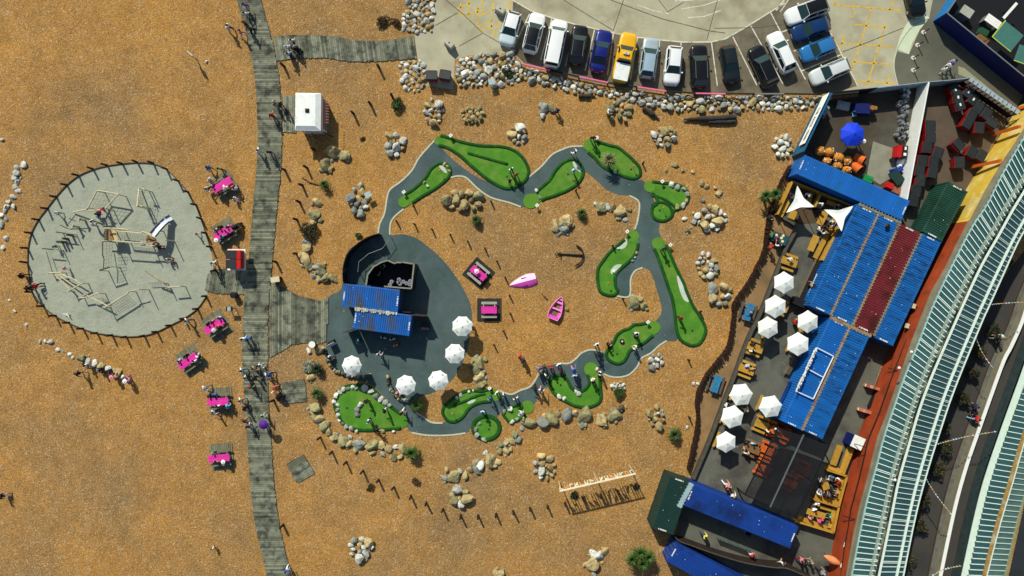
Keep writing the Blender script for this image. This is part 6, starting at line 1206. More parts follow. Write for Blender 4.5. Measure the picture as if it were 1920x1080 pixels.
# bollard posts on the shingle
def bollard(x, y, lb, group, h=1.2, r=.12):
    p = P(x, y, h * .5); q = MB(); q.tube((0, 0, 0), (0, 0, h), r, DARKWOOD, r * .95, n=8); q.tube((0, 0, h), (0, 0, h + .05), r * .95, DARKWOOD, r * .6, n=8)
    o = q.solo('timber_post', lb, 'post', (0, 0, 0), group); o.location = (p.x, p.y, 0); o.rotation_euler = (random.uniform(-.05, .05), random.uniform(-.05, .05), 0)
for ik, (x, y) in enumerate([(598,822),(620,849),(647,868),(679,885),(708,902),(737,916),(769,932),(798,945),(830,957),(863,969),(896,969),(930,966),(962,961),(994,955),(1027,951),(1060,945),(1093,935),(1127,930),(1160,923)]): bollard(x, y, 'short dark post, %s from the left in the curved bottom row' % ORD[ik], 'posts in the curved bottom row')
for x, y, lb in [(530,122,'dark post below the fork of the upper boardwalks'),(709,124,'dark post below the upper branch boardwalk'),(734,179,'dark post left of the round bush'),(693,193,'dark post between kiosk and round bush'),(661,211,'dark post right of the white kiosk'),(587,279,'dark post above the big boulders'),(531,317,'dark post on the edge of the boardwalk'),(573,313,'dark post left of the yucca'),(564,346,'dark post beside the bent twig'),(559,378,'dark post left of the boulder wall top'),(554,411,'dark post left of the boulder wall middle'),(553,475,'dark post left of the boulder wall foot'),(515,491,'dark post right of the red bin box'),(528,987,'dark post near the bottom of the boardwalk'),(510,752,'dark post beside the pushchair'),(743,415,'small dark post inside the path near its left bend'),(777,420,'second small dark post inside the path'),(810,430,'third small dark post inside the path'),(844,440,'fourth small dark post inside the path'),(877,452,'fifth small dark post inside the path'),(909,466,'sixth small dark post inside the path'),(932,490,'small dark post above the upturned boat bow'),(947,520,'small dark post at the upturned boat bow'),(955,554,'small dark post below the upturned boat'),(957,588,'small dark post right of the lower pink table'),(944,621,'small dark post on open shingle right of the patio'),(926,647,'small dark post beside the tall mossy boulders'),(775,386,'small dark post below the narrow left green'),(921,378,'small dark post below the upper path edging'),(1080,357,'small dark post below the teardrop green'),(1206,306,'small dark post right of the palm green'),(1149,460,'small dark post left of the S shaped green'),(1168,560,'small dark post above the island boulders'),(1314,584,'small dark post right of the longest green'),(1292,675,'small dark post right of the small grey pile'),(1293,783,'small dark post left of the palisade')]: bollard(x, y, lb, 'scattered dark posts', .8 if 'small' in lb else 1.15, .10 if 'small' in lb else .14)
# bins and boxes by the boardwalk
t = thing('bin_store', 'red bin box with two black lids beside the boardwalk', 'bins', P(446, 487, 1)); z = 0
q = MB(); q.box((-.1, 0, .06), (1.95, 2.3, .12), WHITE); q.build('slab', t)
for y_ in (-.5, .5):
    q = MB(); q.box((-.05, y_, .6), (1.55, .95, 1.0), RED); bd = q.build('bin_body', t); q = MB(); q.box((-.3, y_, 1.13), (1.1, .9, .06), SLATE); q.build('lid', t)
simple('litter_bin', 'round black litter bin beside the playground boardwalk', 'bin', 437, 553, .8, 0, [('drum', lambda q: q.tube((0, 0, 0), (0, 0, .85), .3, BLACK, .34, n=14)), ('rim', lambda q: q.tube((0, 0, .85), (0, 0, .9), .36, DKMET, .3, n=14)), ('bag', lambda q: q.tube((0, 0, .9), (0, 0, .92), .28, BLACK, .2, n=10))])
simple('info_lectern', 'dark information lectern with a grey panel near the pink tables', 'lectern', 430, 579, 1.0, 0, [('panel', lambda q: q.box((0, 0, 1.0), (.75, .5, .06), DKMET)), ('plate', lambda q: q.box((-.03, 0, 1.035), (.36, .44, .02), M('plate_grey', (0.36, 0.44, 0.42), .5))), ('leg', lambda q: q.box((-.3, 0, .5), (.07, .07, 1.0), DKMET)), ('leg', lambda q: q.box((.3, 0, .5), (.07, .07, 1.0), DKMET))])
simple('sandwich_board', 'pale topped timber cabinet on the boardwalk edge', 'cabinet', 516, 524, 1.0, .15, [('body', lambda q: q.box((0, 0, .5), (.85, .5, 1.0), DARKWOOD)), ('top', lambda q: q.box((0, 0, 1.03), (.95, .6, .06), M('cream_top', (0.62, 0.54, 0.34), .8, .15)))])
simple('sandwich_board', 'grey A board with white face at the patio edge', 'sign', 620, 644, .9, .5, [('panel', lambda q: q.hexa([(-.4, -.3, 0), (.4, -.3, 0), (.4, -.26, 0), (-.4, -.26, 0)], [(-.4, -.04, 1.1), (.4, -.04, 1.1), (.4, 0, 1.1), (-.4, 0, 1.1)], M('board_white', (.6, .64, .6), .7))), ('panel', lambda q: q.hexa([(-.4, .26, 0), (.4, .26, 0), (.4, .3, 0), (-.4, .3, 0)], [(-.4, .01, 1.1), (.4, .01, 1.1), (.4, .05, 1.1), (-.4, .05, 1.1)], BLACK))])
simple('drum_table', 'round white topped drum at the corner of the boardwalk', 'table', 585, 646, .9, 0, [('top', lambda q: q.tube((0, 0, .88), (0, 0, .93), .36, WHITE, n=18)), ('drum', lambda q: q.tube((0, 0, 0), (0, 0, .88), .26, DKMET, n=14))])
# kiosk
p = P(577, 209, 2.6); t = thing('kiosk', 'white beach kiosk with a black roof vent and red trim', 'kiosk', (p.x, p.y, 0), -.015)
q = MB(); q.box((.1, 0, 1.2), (2.5, 3.6, 2.4), M('kiosk_wall', (.62, .60, .55), .7, .1)); q.build('wall', t)
q = MB(); x, y = 1.38, 2.02; q.hexa([(-x, -y, 2.4), (x, -y, 2.4), (x, y, 2.4), (-x, y, 2.4)], [(-x * .99, -y * .99, 2.5), (x * .99, -y * .99, 2.5), (x * .99, y * .99, 2.5), (-x * .99, y * .99, 2.5)], WHITE)
q.hexa([(-x * .98, -y * .98, 2.5), (x * .98, -y * .98, 2.5), (x * .98, y * .98, 2.5), (-x * .98, y * .98, 2.5)], [(-x * .85, -y * .78, 2.78), (x * .62, -y * .78, 2.78), (x * .62, y * .9, 2.78), (-x * .85, y * .9, 2.78)], CANVAS); roof = q.build('roof', t)
q = MB(); q.box((0, .05, 2.83), (.4, .4, .1), BLACK); q.tube((0, .05, 2.86), (0, .05, 2.95), .16, BLACK, .12, n=10); q.build('vent', roof)
for k in range(8): q = MB(); q.box((1.12, 1.0 - .3 * k, 2.63), (.34, .07, .012), M('red_trim', (.62, .16, .12), .7)); o = q.build('red_stripe', roof); o.rotation_euler = (0, .42, 0); o.location = (-.06, 0, .47)
for y_ in (.55, -.45): q = MB(); q.box((-1.3, y_, 2.56), (.1, .12, .06), MATS['red_trim']); q.build('lamp_bracket', roof)
q = MB(); q.box((1.42, 0, 1.5), (.12, 3.2, .14), MATS['red_trim']); q.build('counter', t)
q = MB(); q.box((1.37, 0, .8), (.04, 3.0, 1.0), M('teal_panel', (.05, .25, .25), .7, .4, 3)); q.build('wall_panel', t)
q = MB(); q.box((0, 1.83, 1.5), (2.4, .06, .9), DKMET); q.build('hatch', t)
def bicycle(label, px, py, rz, mat):
    p = P(px, py, .5); t = thing('bicycle', label, 'bicycle', (p.x, p.y, 0), rz, 'bicycles by the kiosk')
    for x in (-.52, .52):
        q = MB(); q.path([(x + .33 * math.cos(a), .0, .34 + .33 * math.sin(a)) for a in [6.283 * k / 16 for k in range(17)]], .025, RUBBER, 6); q.build('wheel', t)
    q = MB(); q.path([(-.52, 0, .34), (-.15, 0, .85), (.4, 0, .88), (.52, 0, .34)], .03, mat, 6); q.path([(-.15, 0, .85), (0, 0, .3), (.4, 0, .82)], .03, mat, 6); q.path([(-.52, 0, .34), (0, 0, .3)], .025, mat, 6); q.build('frame', t)
    q = MB(); q.tube((.42, -.28, 1.0), (.42, .28, 1.0), .025, DKMET); q.build('handlebar', t); q = MB(); q.box((-.2, 0, .95), (.26, .15, .06), BLACK); q.build('saddle', t)
bicycle('white bicycle leaning below the kiosk', 580, 250, -.7, WHITE); bicycle('black bicycle at the lower right corner of the kiosk', 612, 251, -.4, BLACK)
# ------------------------------------------------------------------ picnic tables
def picnic(label, px, py, rz, mat, bench, group, pallet=True, L=2.3, tw=.82, pal=(2.7, 2.5), palm=None, off=(0, 0), nplk=4):
    p = P(px, py, .75); t = thing('picnic_table', label, 'picnic table', (p.x, p.y, .09 if pallet else 0), rz, group)
    for k in range(nplk): q = MB(); q.box((0, -tw / 2 + tw * (k + .5) / nplk, .74), (L, tw / nplk - .012, .05), mat); q.build('tabletop_plank', t)
    for s_ in (-1, 1):
        q = MB(); q.box((0, s_ * (tw / 2 + .36), .43), (L, .28, .05), bench); q.build('bench_seat', t)
        q = MB(); q.box((s_ * L * .36, 0, .40), (.09, tw + .95, .08), bench); q.build('bearer', t)
        for r_ in (-1, 1): q = MB(); q.bar((s_ * L * .36, r_ * (tw / 2 - .12), .70), (s_ * L * .36, r_ * (tw / 2 + .36), .02), .09, .06, bench); q.build('leg', t)
    if pallet:
        d = thing('timber_deck', 'grey plank deck under ' + label.replace('picnic table', 'table'), 'deck', (p.x + off[0], p.y + off[1], 0), rz, 'plank decks under pink tables'); n = int(pal[0] / .2)
        for k in range(n): q = MB(); q.box((-pal[0] / 2 + pal[0] * (k + .5) / n, 0, .05), (pal[0] / n - .03, pal[1] + random.uniform(-.05, .05), .06), palm or PALLET); q.build('plank', d)
    return t
G1 = 'pink picnic tables'
def rzpx(dx, dy): return math.atan2(-dy, dx)
DKPAL = M('dark_pallet', (0.035, 0.035, 0.027), .9, .3, 3, rnd=.2)
for x, y, d, lb in [(417,347,(38,-24),'topmost pink table left of the boardwalk'),(420,436,(38,-23),'pink table beside the red bin box'),(402,611,(38,-24),'pink table below the playground boardwalk'),(353,677,(40,-28),'pink table nearest the foot of the playground'),(409,753,(42,-2),'level pink table with a cyan topped person'),(411,859,(43,-4),'lowest pink table left of the boardwalk')]: picnic(lb, x, y, rzpx(*d), PINK, PALLET, G1, pal=(2.5, 2.9), nplk=4)
picnic('bright pink table right of the patio with one person', 897, 512, rzpx(24, -20) + 1.75, PINK, M('grey_bench', (.34, .34, .28), .8), G1, palm=DKPAL, L=1.9, tw=.78)
picnic('bright pink empty table below the patio edge', 917, 581, 0, PINK, MATS['grey_bench'], G1, palm=DKPAL, L=1.7, tw=.78)
G2 = 'yellow wood garden tables'
for x, y, d, lb in [(1480,491,(28,10),'yellow table above the topmost hexagonal parasol'),(1416,652,(30,11),'yellow table with two people below the third parasol'),(1400,693,(31,12),'yellow table with a couple above the wall side parasol'),(1430,797,(33,14),'yellow table below the parasol by the pergola'),(1463,575,(30,12),'yellow table hidden under the second parasol'),(1440,617,(10,30),'yellow table under the third parasol'),(1512,607,(10,28),'yellow table under the corner parasol'),(1494,650,(-12,30),'yellow table under the sign side parasol'),(1388,742,(-12,28),'yellow table under the blue table parasol'),(1368,785,(-12,28),'yellow table under the wall overlapping parasol'),(1357,830,(-12,28),'yellow table under the lowest parasol'),(1438,760,(-12,28),'yellow table under the pergola side parasol')]: picnic(lb, x, y, rzpx(*d), YWOOD, YWOOD, G2, pallet=False, L=1.75)
picnic('brown table with a newspaper left of the pergola', 1411, 842, rzpx(33, 14), M('brown_table', (.20, .11, .04), .8, .2), MATS['brown_table'], None, pallet=False, L=1.75)
for x, y, lb in [(1404,585,'blue table with a person in blue on the earth strip'), (1343,720,'empty blue table on the earth strip')]: picnic(lb, x, y, rzpx(-9, 28), BWOOD, M('dark_bench', (.09, .085, .07), .8, .2), 'blue tables on the earth strip', pallet=False, L=1.9)
for x, y, d, lb in [(1440,845,(30,14),'orange table half under the pergola top'),(1432,878,(30,14),'orange table half under the pergola edge'),(1468,815,(30,14),'orange table under the pergola by the containers'),(1505,880,(30,14),'orange table deep under the pergola'),(1480,905,(30,14),'orange table under the middle of the pergola'),(1455,808,(30,14),'orange table at the top corner of the pergola')]: picnic(lb, x, y, rzpx(*d), OWOOD, OWOOD, 'orange pergola tables', pallet=False, L=1.75, nplk=6)
# booths: yellow benches built along walls
def slab(t, nm, a, b, wdt, z, mat=YWOOD, th=.06):
    q = MB(); q.bar(P(*a, z), P(*b, z), wdt, th, mat); return q.build(nm, t, True)
t = thing('booth_benches', 'yellow wooden booth benches along the terracotta wall', 'benches', P(1570, 910))
for nm, a, b, wdt, z in [('table', (1575,835),(1562,872),.72,.75), ('bench_seat', (1592,838),(1578,880),.4,.45), ('back_rail', (1600,842),(1582,889),.18,1.0), ('bench_seat', (1551,874),(1578,884),.45,.45), ('back_rail', (1551,881),(1588,893),.22,1.0), ('bench_seat', (1578,895),(1570,940),.5,.45), ('back_rail', (1588,894),(1573,950),.2,1.0), ('bench_seat', (1528,930),(1570,945),.5,.45), ('back_rail', (1527,937),(1573,951),.2,1.0), ('back_rail', (1573,951),(1563,999),.2,1.0), ('bench_seat', (1564,953),(1555,990),.4,.45), ('bench_seat', (1497,970),(1550,990),.45,.45), ('back_rail', (1491,977),(1563,999),.2,1.0), ('table', (1513,958),(1547,968),.65,.75), ('table', (1546,905),(1550,918),.75,.75), ('bench_seat', (1537,950),(1560,957),.35,.45)]: slab(t, nm, a, b, wdt, z)
for a, b in [((1600,842),(1582,889)),((1551,881),(1588,893)),((1588,894),(1563,999)),((1491,977),(1563,999)),((1527,937),(1573,951))]: q = MB(); wall_run(q, [V2(P(*a, 1)), V2(P(*b, 1))], 0, .95, .08, YWOOD); q.build('back_panel', t, True)
t = thing('booth_benches', 'yellow wooden booth benches under the shade sails', 'benches', P(1530, 380))
for nm, a, b, wdt, z in [('back_rail', (1486,340),(1458,402),.2,1.0), ('bench_seat', (1480,372),(1463,406),.5,.45), ('table', (1490,395),(1483,410),.75,.75), ('back_rail', (1486,340),(1540,362),.2,1.0), ('back_rail', (1540,362),(1528,388),.2,1.0), ('bench_seat', (1522,362),(1514,383),.45,.45), ('back_rail', (1540,362),(1598,386),.2,1.0), ('bench_seat', (1550,378),(1590,394),.45,.45), ('table', (1548,397),(1536,421),.75,.75), ('table', (1531,442),(1519,470),.72,.75), ('bench_seat', (1566,410),(1528,484),.55,.45), ('back_rail', (1574,424),(1542,488),.28,1.0)]: slab(t, nm, a, b, wdt, z)
for a, b in [((1486,340),(1458,402)),((1486,340),(1598,386)),((1540,362),(1528,388)),((1574,424),(1542,488))]: q = MB(); wall_run(q, [V2(P(*a, 1)), V2(P(*b, 1))], 0, .95, .08, YWOOD); q.build('back_panel', t, True)
t = thing('counter_bench', 'dark slatted bench and ledge along the blue containers', 'bench', P(1510, 530))
for a, b, wdt, z, m_ in [((1536,488),(1500,565),.35,.5,DARKWOOD), ((1530,486),(1496,560),.2,.5,M('bench_edge',(.14,.11,.07),.9)), ((1542,493),(1512,565),.3,.5,BLACK), ((1536,515),(1518,558),.62,.9,M('mint_counter',(.46,.56,.46),.6)), ((1495,670),(1477,702),.35,.5,BROWNWOOD), ((1489,668),(1471,700),.3,.5,MATS['bench_edge'])]: slab(t, 'plank', a, b, wdt, z, m_)
simple('blue_bench', 'dark blue bench below the roof sign', 'bench', 1478, 738, .5, rzpx(-16, 34), [('seat', lambda q: q.box((0, 0, .45), (2.6, .9, .08), DKBLUE)), ('backrest', lambda q: q.box((0, -.45, .7), (2.6, .08, .6), DKBLUE)), ('leg', lambda q: q.box((-1.1, 0, .22), (.1, .8, .42), BLACK)), ('leg', lambda q: q.box((1.1, 0, .22), (.1, .8, .42), BLACK))])
simple('serving_trolley', 'dark trolley parked by the corner of the blue roofs', 'trolley', 1502, 568, 1.0, rzpx(30, 14), [('cabinet', lambda q: q.box((0, 0, .6), (1.7, .8, 1.0), BLACK)), ('top', lambda q: q.box((0, 0, 1.13), (1.75, .85, .06), DKMET)), ('wheel', lambda q: q.tube((-.7, -.3, .1), (-.7, .3, .1), .1, RUBBER)), ('wheel', lambda q: q.tube((.7, -.3, .1), (.7, .3, .1), .1, RUBBER))])
simple('plant_table', 'dark teal table loaded with plates and green plants', 'table', 1463, 447, .8, rzpx(30, 12), [('tabletop', lambda q: q.box((0, 0, .74), (1.7, 1.1, .06), M('teal_top', (.02, .07, .08), .5))), ('leg', lambda q: q.box((-.7, 0, .36), (.1, .9, .72), DKMET)), ('leg', lambda q: q.box((.7, 0, .36), (.1, .9, .72), DKMET))] + [('plate', (lambda a, b: lambda q: q.tube((a, b, .77), (a, b, .79), .13, M('cream_plate', (.75, .68, .42), .4), .15, n=12))(a, b)) for a, b in ((.1, .1), (.35, -.2), (-.2, -.3), (.2, .4), (-.5, .2))])
# pushchairs and purple umbrella
def pushchair(label, px, py, rz):
    p = P(px, py, .7); t = thing('pushchair', label, 'pushchair', (p.x, p.y, 0), rz, 'pushchairs')
    q = MB(); q.hexa([(-.25, -.24, .35), (.35, -.24, .35), (.35, .24, .35), (-.25, .24, .35)], [(-.4, -.27, .75), (.3, -.27, .6), (.3, .27, .6), (-.4, .27, .75)], BLACK); q.build('seat', t)
    q = MB(); 
    for k in range(4): a0, a1 = .3 + k * .35, .65 + k * .35; q.tube((-.3 + .38 * math.cos(a0 + .4), 0, .62 + .38 * math.sin(a0)), (-.3 + .38 * math.cos(a1 + .4), 0, .62 + .38 * math.sin(a1)), .27, BLACK, .26, n=8)
    q.build('hood', t)
    q = MB(); q.path([(-.35, -.25, .5), (-.75, -.25, 1.0), (-.75, .25, 1.0), (-.35, .25, .5)], .025, GREYMET, 6); q.build('handle', t)
    for x, y in ((-.35, -.3), (-.35, .3), (.4, -.2), (.4, .2)): q = MB(); q.tube((x, y - .03, .15), (x, y + .03, .15), .15, RUBBER, n=12); q.build('wheel', t)
pushchair('black pushchair beside the red topped person at the small deck', 522, 745, -2.3); pushchair('folded black pushchair at the end of the second pink table', 444, 424, .6); pushchair('dark pushchair pushed up the upper branch boardwalk', 556, 92, -.5); pushchair('large black pushchair between two people on the lane', 1829, 774, .3)
p = P(493, 797, 2.0); t = thing('umbrella', 'small open purple umbrella on the boardwalk', 'umbrella', (p.x, p.y, 0)); q = MB(); vs_ = [(0, 0, 2.1)]; n = 16
for f, z in ((.55, 2.02), (1, 1.82)): vs_ += [(.5 * f * math.cos(6.283 * k / n), .5 * f * math.sin(6.283 * k / n), z) for k in range(n)]
q.add(vs_, [[0, 1 + k, 1 + (k + 1) % n] for k in range(n)] + [[1 + k, 1 + n + k, 1 + n + (k + 1) % n, 1 + (k + 1) % n] for k in range(n)], M('purple_cloth', (.085, .01, .24), .7), True); q.build('canopy', t); q = MB(); q.tube((0, 0, 1.0), (0, 0, 2.15), .015, DKMET); q.build('shaft', t)
# ------------------------------------------------------------------ plants
def palm(label, px, py, R, h, n, mat=LEAFP, group='palms and yuccas on the course', cat='palm', heads=((0, 0),), name='palm_tree', dead=0):
    p = P(px, py, h); t = thing(name, label, cat, (p.x, p.y, 0), 0, group); r = random.Random(int(px * 3 + py))
    q = MB(); z = 0
    for hx, hy in heads: q.tube((hx * .3, hy * .3, 0), (hx, hy, h), .16, TRUNK, .11, n=8)
    q.build('trunk', t); q = MB()
    for hx, hy in heads:
        for k in range(int(n * 1.5)):
            a = r.random() * 6.283; el = r.uniform(-.1, 1.35); Ln = R * r.uniform(.85, 1.25); wd = R * .075; seg = 4; pts = []
            for s_ in range(seg + 1): u = s_ / seg; x_ = Ln * (u * math.cos(el) * (1 - .1 * u) + .03); z_ = h + Ln * (u * math.sin(el) - .55 * u * u * (.6 + .4 * math.cos(el))); pts.append((x_, z_, wd * (1.1 if s_ in (1, 2) else .8) * (1 - u * .96)))
            vs_ = []
            for x_, z_, w_ in pts: vs_ += [(hx + x_ * math.cos(a) - w_ * math.sin(a), hy + x_ * math.sin(a) + w_ * math.cos(a), z_), (hx + x_ * math.cos(a) + w_ * math.sin(a), hy + x_ * math.sin(a) - w_ * math.cos(a), z_)]
            q.add(vs_, [[2 * i, 2 * i + 1, 2 * i + 3, 2 * i + 2] for i in range(seg)], LEAFB if r.random() < dead else mat)
    q.build('crown', t); return t
def shrub(label, px, py, R, h, n, mat, group='bushes on the shingle', name='shrub', cat='bush', mat2=None, grouped=True):
    p = P(px, py, h * .6); t = thing(name, label, cat, (p.x, p.y, 0), 0, group); r = random.Random(int(px * 5 + py)); q = MB()
    for k in range(6): a = r.random() * 6.28; q.tube((0, 0, 0), (R * .5 * math.cos(a), R * .5 * math.sin(a), h * .7), .04, TRUNK, .015, n=5)
    q.build('stem', t); q = MB()
    lob = [(r.uniform(-.55, .55) * R, r.uniform(-.55, .55) * R, r.uniform(.4, .75) * h, r.uniform(.35, .6) * R) for _ in range(7)] + [(0, 0, h * .5, R * .6)]
    for k in range(n):
        lx, ly, lz, lr = r.choice(lob); a = r.random() * 6.283; e = math.asin(r.uniform(-.4, 1)); rr_ = lr * r.uniform(.65, 1.08)
        c = Vector((lx + rr_ * math.cos(a) * math.cos(e), ly + rr_ * math.sin(a) * math.cos(e), max(.03, lz + rr_ * math.sin(e) * h / R * .55))); s_ = r.uniform(.06, .13)
        u = Vector((r.gauss(0, 1), r.gauss(0, 1), r.gauss(0, .6))).normalized() * s_; v = Vector((r.gauss(0, 1), r.gauss(0, 1), r.gauss(0, .6))).normalized() * s_ * .6
        q.add([c - u, c + v, c + u, c - v], [[0, 1, 2, 3]], mat2 if (mat2 and r.random() < .35) else mat)
    q.build('crown', t); return t
palm('spiky palm planted in the oval green', 1142, 300, 1.05, 1.5, 90, M('pale_palm', (.22, .23, .09), .7, .3, 3, island=.5), dead=.1)
palm('yucca above the boulder wall left of the path', 608, 346, .75, .7, 80, LEAFP)
palm('round green yucca inside the path near the posts', 893, 413, .75, .6, 130, LEAF)
palm('round green yucca beside the two yellow boulders', 1091, 400, .70, .6, 120, LEAF)
palm('bushy palm between the patio parasol and the path', 782, 761, .95, .9, 120, LEAFP)
palm('bushy palm at the right end of the lower boulder wall', 772, 850, 1.0, .9, 140, LEAFP)
palm('bushy palm left of the lower garden corner', 1265, 815, .95, .8, 130, LEAFP, dead=.15)
palm('many headed palm at the bottom edge left of the containers', 1201, 1047, 1.0, 1.7, 90, LEAFP, heads=((-.9, -.1), (0, .6), (.9, .1), (.2, -.6)))
palm('palm pair outside the palisade by the shade sails', 1444, 368, .95, 1.6, 80, LEAFP, heads=((-.5, 0), (.55, .2)))
palm('small palm between the mossy stones left of the patio', 595, 692, .8, .7, 100, LEAFD)
palm('spiky palm above the left end of the boulder wall', 594, 738, .9, .7, 80, LEAFP, dead=.15)
shrub('silvery bush beside the small dark palm', 579, 686, .75, .6, 700, LEAFS)
shrub('round green bush below the upper boardwalk branch', 745, 194, .75, .8, 900, LEAF, mat2=LEAFD)
shrub('brown dead bush left of the upper rock bank', 717, 41, .8, .5, 700, LEAFB, mat2=LEAFD); shrub('small brown dead bush touching the upper rock bank', 741, 43, .55, .4, 450, LEAFB)
shrub('dark bush in the middle of the boulder wall', 580, 436, 1.15, .8, 1300, LEAFD, mat2=LEAFB)
shrub('green bush in the ring of white stones', 1161, 739, .75, .7, 700, LEAF); shrub('little green tuft left of the curved screen', 672, 442, .35, .35, 250, LEAF)
shrub('dark green bush growing from the upper rock bank', 953, 135, .7, .6, 700, LEAFD, mat2=LEAF)
for k, (x, y, R) in enumerate([(695,915,.55),(780,905,.6),(1077,930,.55),(1193,915,.35),(680,260,.25),(1450,400,.3)]):
    shrub(['flat brown weed patch under the bottom post row', 'flat rust coloured weed patch below the lower palm', 'dark weed tuft below the letter sign', 'small weed tuft at the right end of the letter sign', 'tiny brown weed right of the kiosk bicycles', 'low weed beside the palisade palms'][k], x, y, R, .15, 260, LEAFB if k not in (2, 3) else LEAFD, group='weeds on the shingle', name='weed_tuft', cat='weed')
for k, (x, y) in enumerate([(1787,560),(1850,520),(1875,490),(1760,840),(1752,800),(1740,880),(1716,940),(1712,985),(1848,620),(1826,660),(1806,700),(1790,745),(1690,1055)]):
    x2 = x + (42 if y in (560,) else 0)
    shrub(['bush on the lane beside the glass roof', 'upper bush on the lane beside the glass roof', 'highest bush on the lane beside the glass roof', 'bush below the start of the bright bunting', 'bush above the start of the bright bunting', 'bush above the thin bunting string', 'bush left of the thin bunting string', 'bush below the thin bunting string', 'bush above the faint bunting on the lane', 'bush left of the faint bunting on the lane', 'bush between faint and bright bunting', 'bush left of the large pushchair', 'lowest bush beside the glass roof'][k], x2 + 16, y, .9, 1.3, 800, LEAFD, mat2=LEAFB, group='bushes along the glass roof')

# ------------------------------------------------------------------ people
def body_mesh(pose):
    J = {}
    def j(n, x, y, z, r): J[n] = (Vector((x, y, z)), r)
    sit = pose == 'sit'; bend = pose == 'bend'; pz = .52 if sit else .93
    lean = .45 if bend else (.06 if not sit else .10)
    def up(dy, dz): return (dy * 1.0 + dz * math.sin(lean), dz * math.cos(lean))
    def T(n, x, y, z, r): yy, zz = up(y, z); J[n] = (Vector((x, yy, pz + zz)), r)
    T('pelvis', 0, 0, 0, .145); T('waist', 0, 0, .17, .125); T('chest', 0, .0, .38, .15); T('neckb', 0, .0, .53, .065); T('neck', 0, .02, .58, .055)
    T('head', 0, .05, .66, .085); T('crown', 0, .04, .75, .085)
    E = [('pelvis', 'waist'), ('waist', 'chest'), ('chest', 'neckb'), ('neckb', 'neck'), ('neck', 'head'), ('head', 'crown')]
    for s, k in ((-1, 'l'), (1, 'r')):
        T('sh' + k, s * .18, 0, .47, .075)
        if pose == 'walk': el, wr = ((s * .24, .10 * s, .22), (s * .24, .27 * s, .04))
        elif sit: el, wr = ((s * .24, .06, .22), (s * .16, .30, .17))
        elif bend: el, wr = ((s * .22, .22, .30), (s * .18, .40, .18))
        elif pose == 'putt': el, wr = ((s * .17, .14, .20), (s * .05, .30, .02))
        elif pose == 'wave': el, wr = ((s * .30, .12, .36), (s * .34, .30, .40)) if s > 0 else ((s * .25, 0, .20), (s * .25, .08, -.03))
        else: el, wr = ((s * .24, -.01, .20), (s * .25, .08, -.03))
        T('el' + k, *el, .05); T('wr' + k, *wr, .036); d = J['wr' + k][0] - J['el' + k][0]; d.normalize(); J['ha' + k] = (J['wr' + k][0] + d * .08, .036)
        J['hip' + k] = (Vector((s * .095, 0, pz - .05)), .105)
        if sit: kn, an, to = (s * .13, .42, .50), (s * .13, .44, .09), (s * .14, .58, .05)
        elif pose == 'walk': kn, an, to = (s * .10, .10 - .16 * s, .50), (s * .10, -.04 - .26 * s, .10 + (.06 if s > 0 else 0)), (s * .11, .10 - .26 * s, .05)
        else: kn, an, to = (s * .12, .02, .50), (s * .13, -.02, .09), (s * .15, .13, .045)
        J['kn' + k] = (Vector(kn), .07); J['an' + k] = (Vector(an), .048); J['to' + k] = (Vector(to), .04)
        E += [('chest', 'sh' + k), ('sh' + k, 'el' + k), ('el' + k, 'wr' + k), ('wr' + k, 'ha' + k), ('pelvis', 'hip' + k), ('hip' + k, 'kn' + k), ('kn' + k, 'an' + k), ('an' + k, 'to' + k)]
    names = list(J); me = bpy.data.meshes.new('b'); me.from_pydata([J[n][0] for n in names], [(names.index(a), names.index(b)) for a, b in E], [])
    o = bpy.data.objects.new('b', me); COL.objects.link(o); o.modifiers.new('s', 'SKIN').use_smooth_shade = True
    sv = me.skin_vertices[0].data
    for i, n in enumerate(names): sv[i].radius = (J[n][1], J[n][1] * (.72 if n in ('chest', 'waist', 'pelvis') else 1.0)); sv[i].use_root = n == 'pelvis'
    m2 = o.modifiers.new('d', 'SUBSURF'); m2.levels = 1; m2.render_levels = 1
    out = bpy.data.meshes.new_from_object(o.evaluated_get(bpy.context.evaluated_depsgraph_get())); bpy.data.objects.remove(o)
    bm = bmesh.new(); bm.from_mesh(out); bpy.data.meshes.remove(out)
    reg = {'head': 0, 'crown': 0, 'neck': 0, 'neckb': 1, 'chest': 1, 'waist': 1, 'pelvis': 2, 'shl': 1, 'shr': 1, 'wrl': 0, 'wrr': 0, 'hal': 0, 'har': 0, 'hipl': 2, 'hipr': 2, 'knl': 2, 'knr': 2, 'anl': 2, 'anr': 2, 'tol': 3, 'tor': 3, 'ell': 1, 'elr': 1}
    segs = []
    for a, b in E: segs += [(J[a][0].lerp(J[b][0], t), reg[a] if t < .5 else reg[b]) for t in (0, .2, .4, .6, .8, 1)]
    for f in bm.faces: c = f.calc_center_median(); f.material_index = min(segs, key=lambda s: (s[0] - c).length_squared)[1]; f.smooth = True
    def tap(p0, p1, r0, r1, mi):
        p0, p1 = Vector(p0), Vector(p1); d = (p1 - p0).normalized(); a = d.orthogonal().normalized(); b = d.cross(a)
        v0 = [bm.verts.new(p0 + (a * c + b * s_) * r0) for c, s_ in ((1, 0), (0, 1), (-1, 0), (0, -1))]; v1 = [bm.verts.new(p1 + (a * c + b * s_) * r1) for c, s_ in ((1, 0), (0, 1), (-1, 0), (0, -1))]
        for i in range(4): bm.faces.new((v0[i], v0[(i + 1) % 4], v1[(i + 1) % 4], v1[i])).material_index = mi
        bm.faces.new(v1).material_index = mi
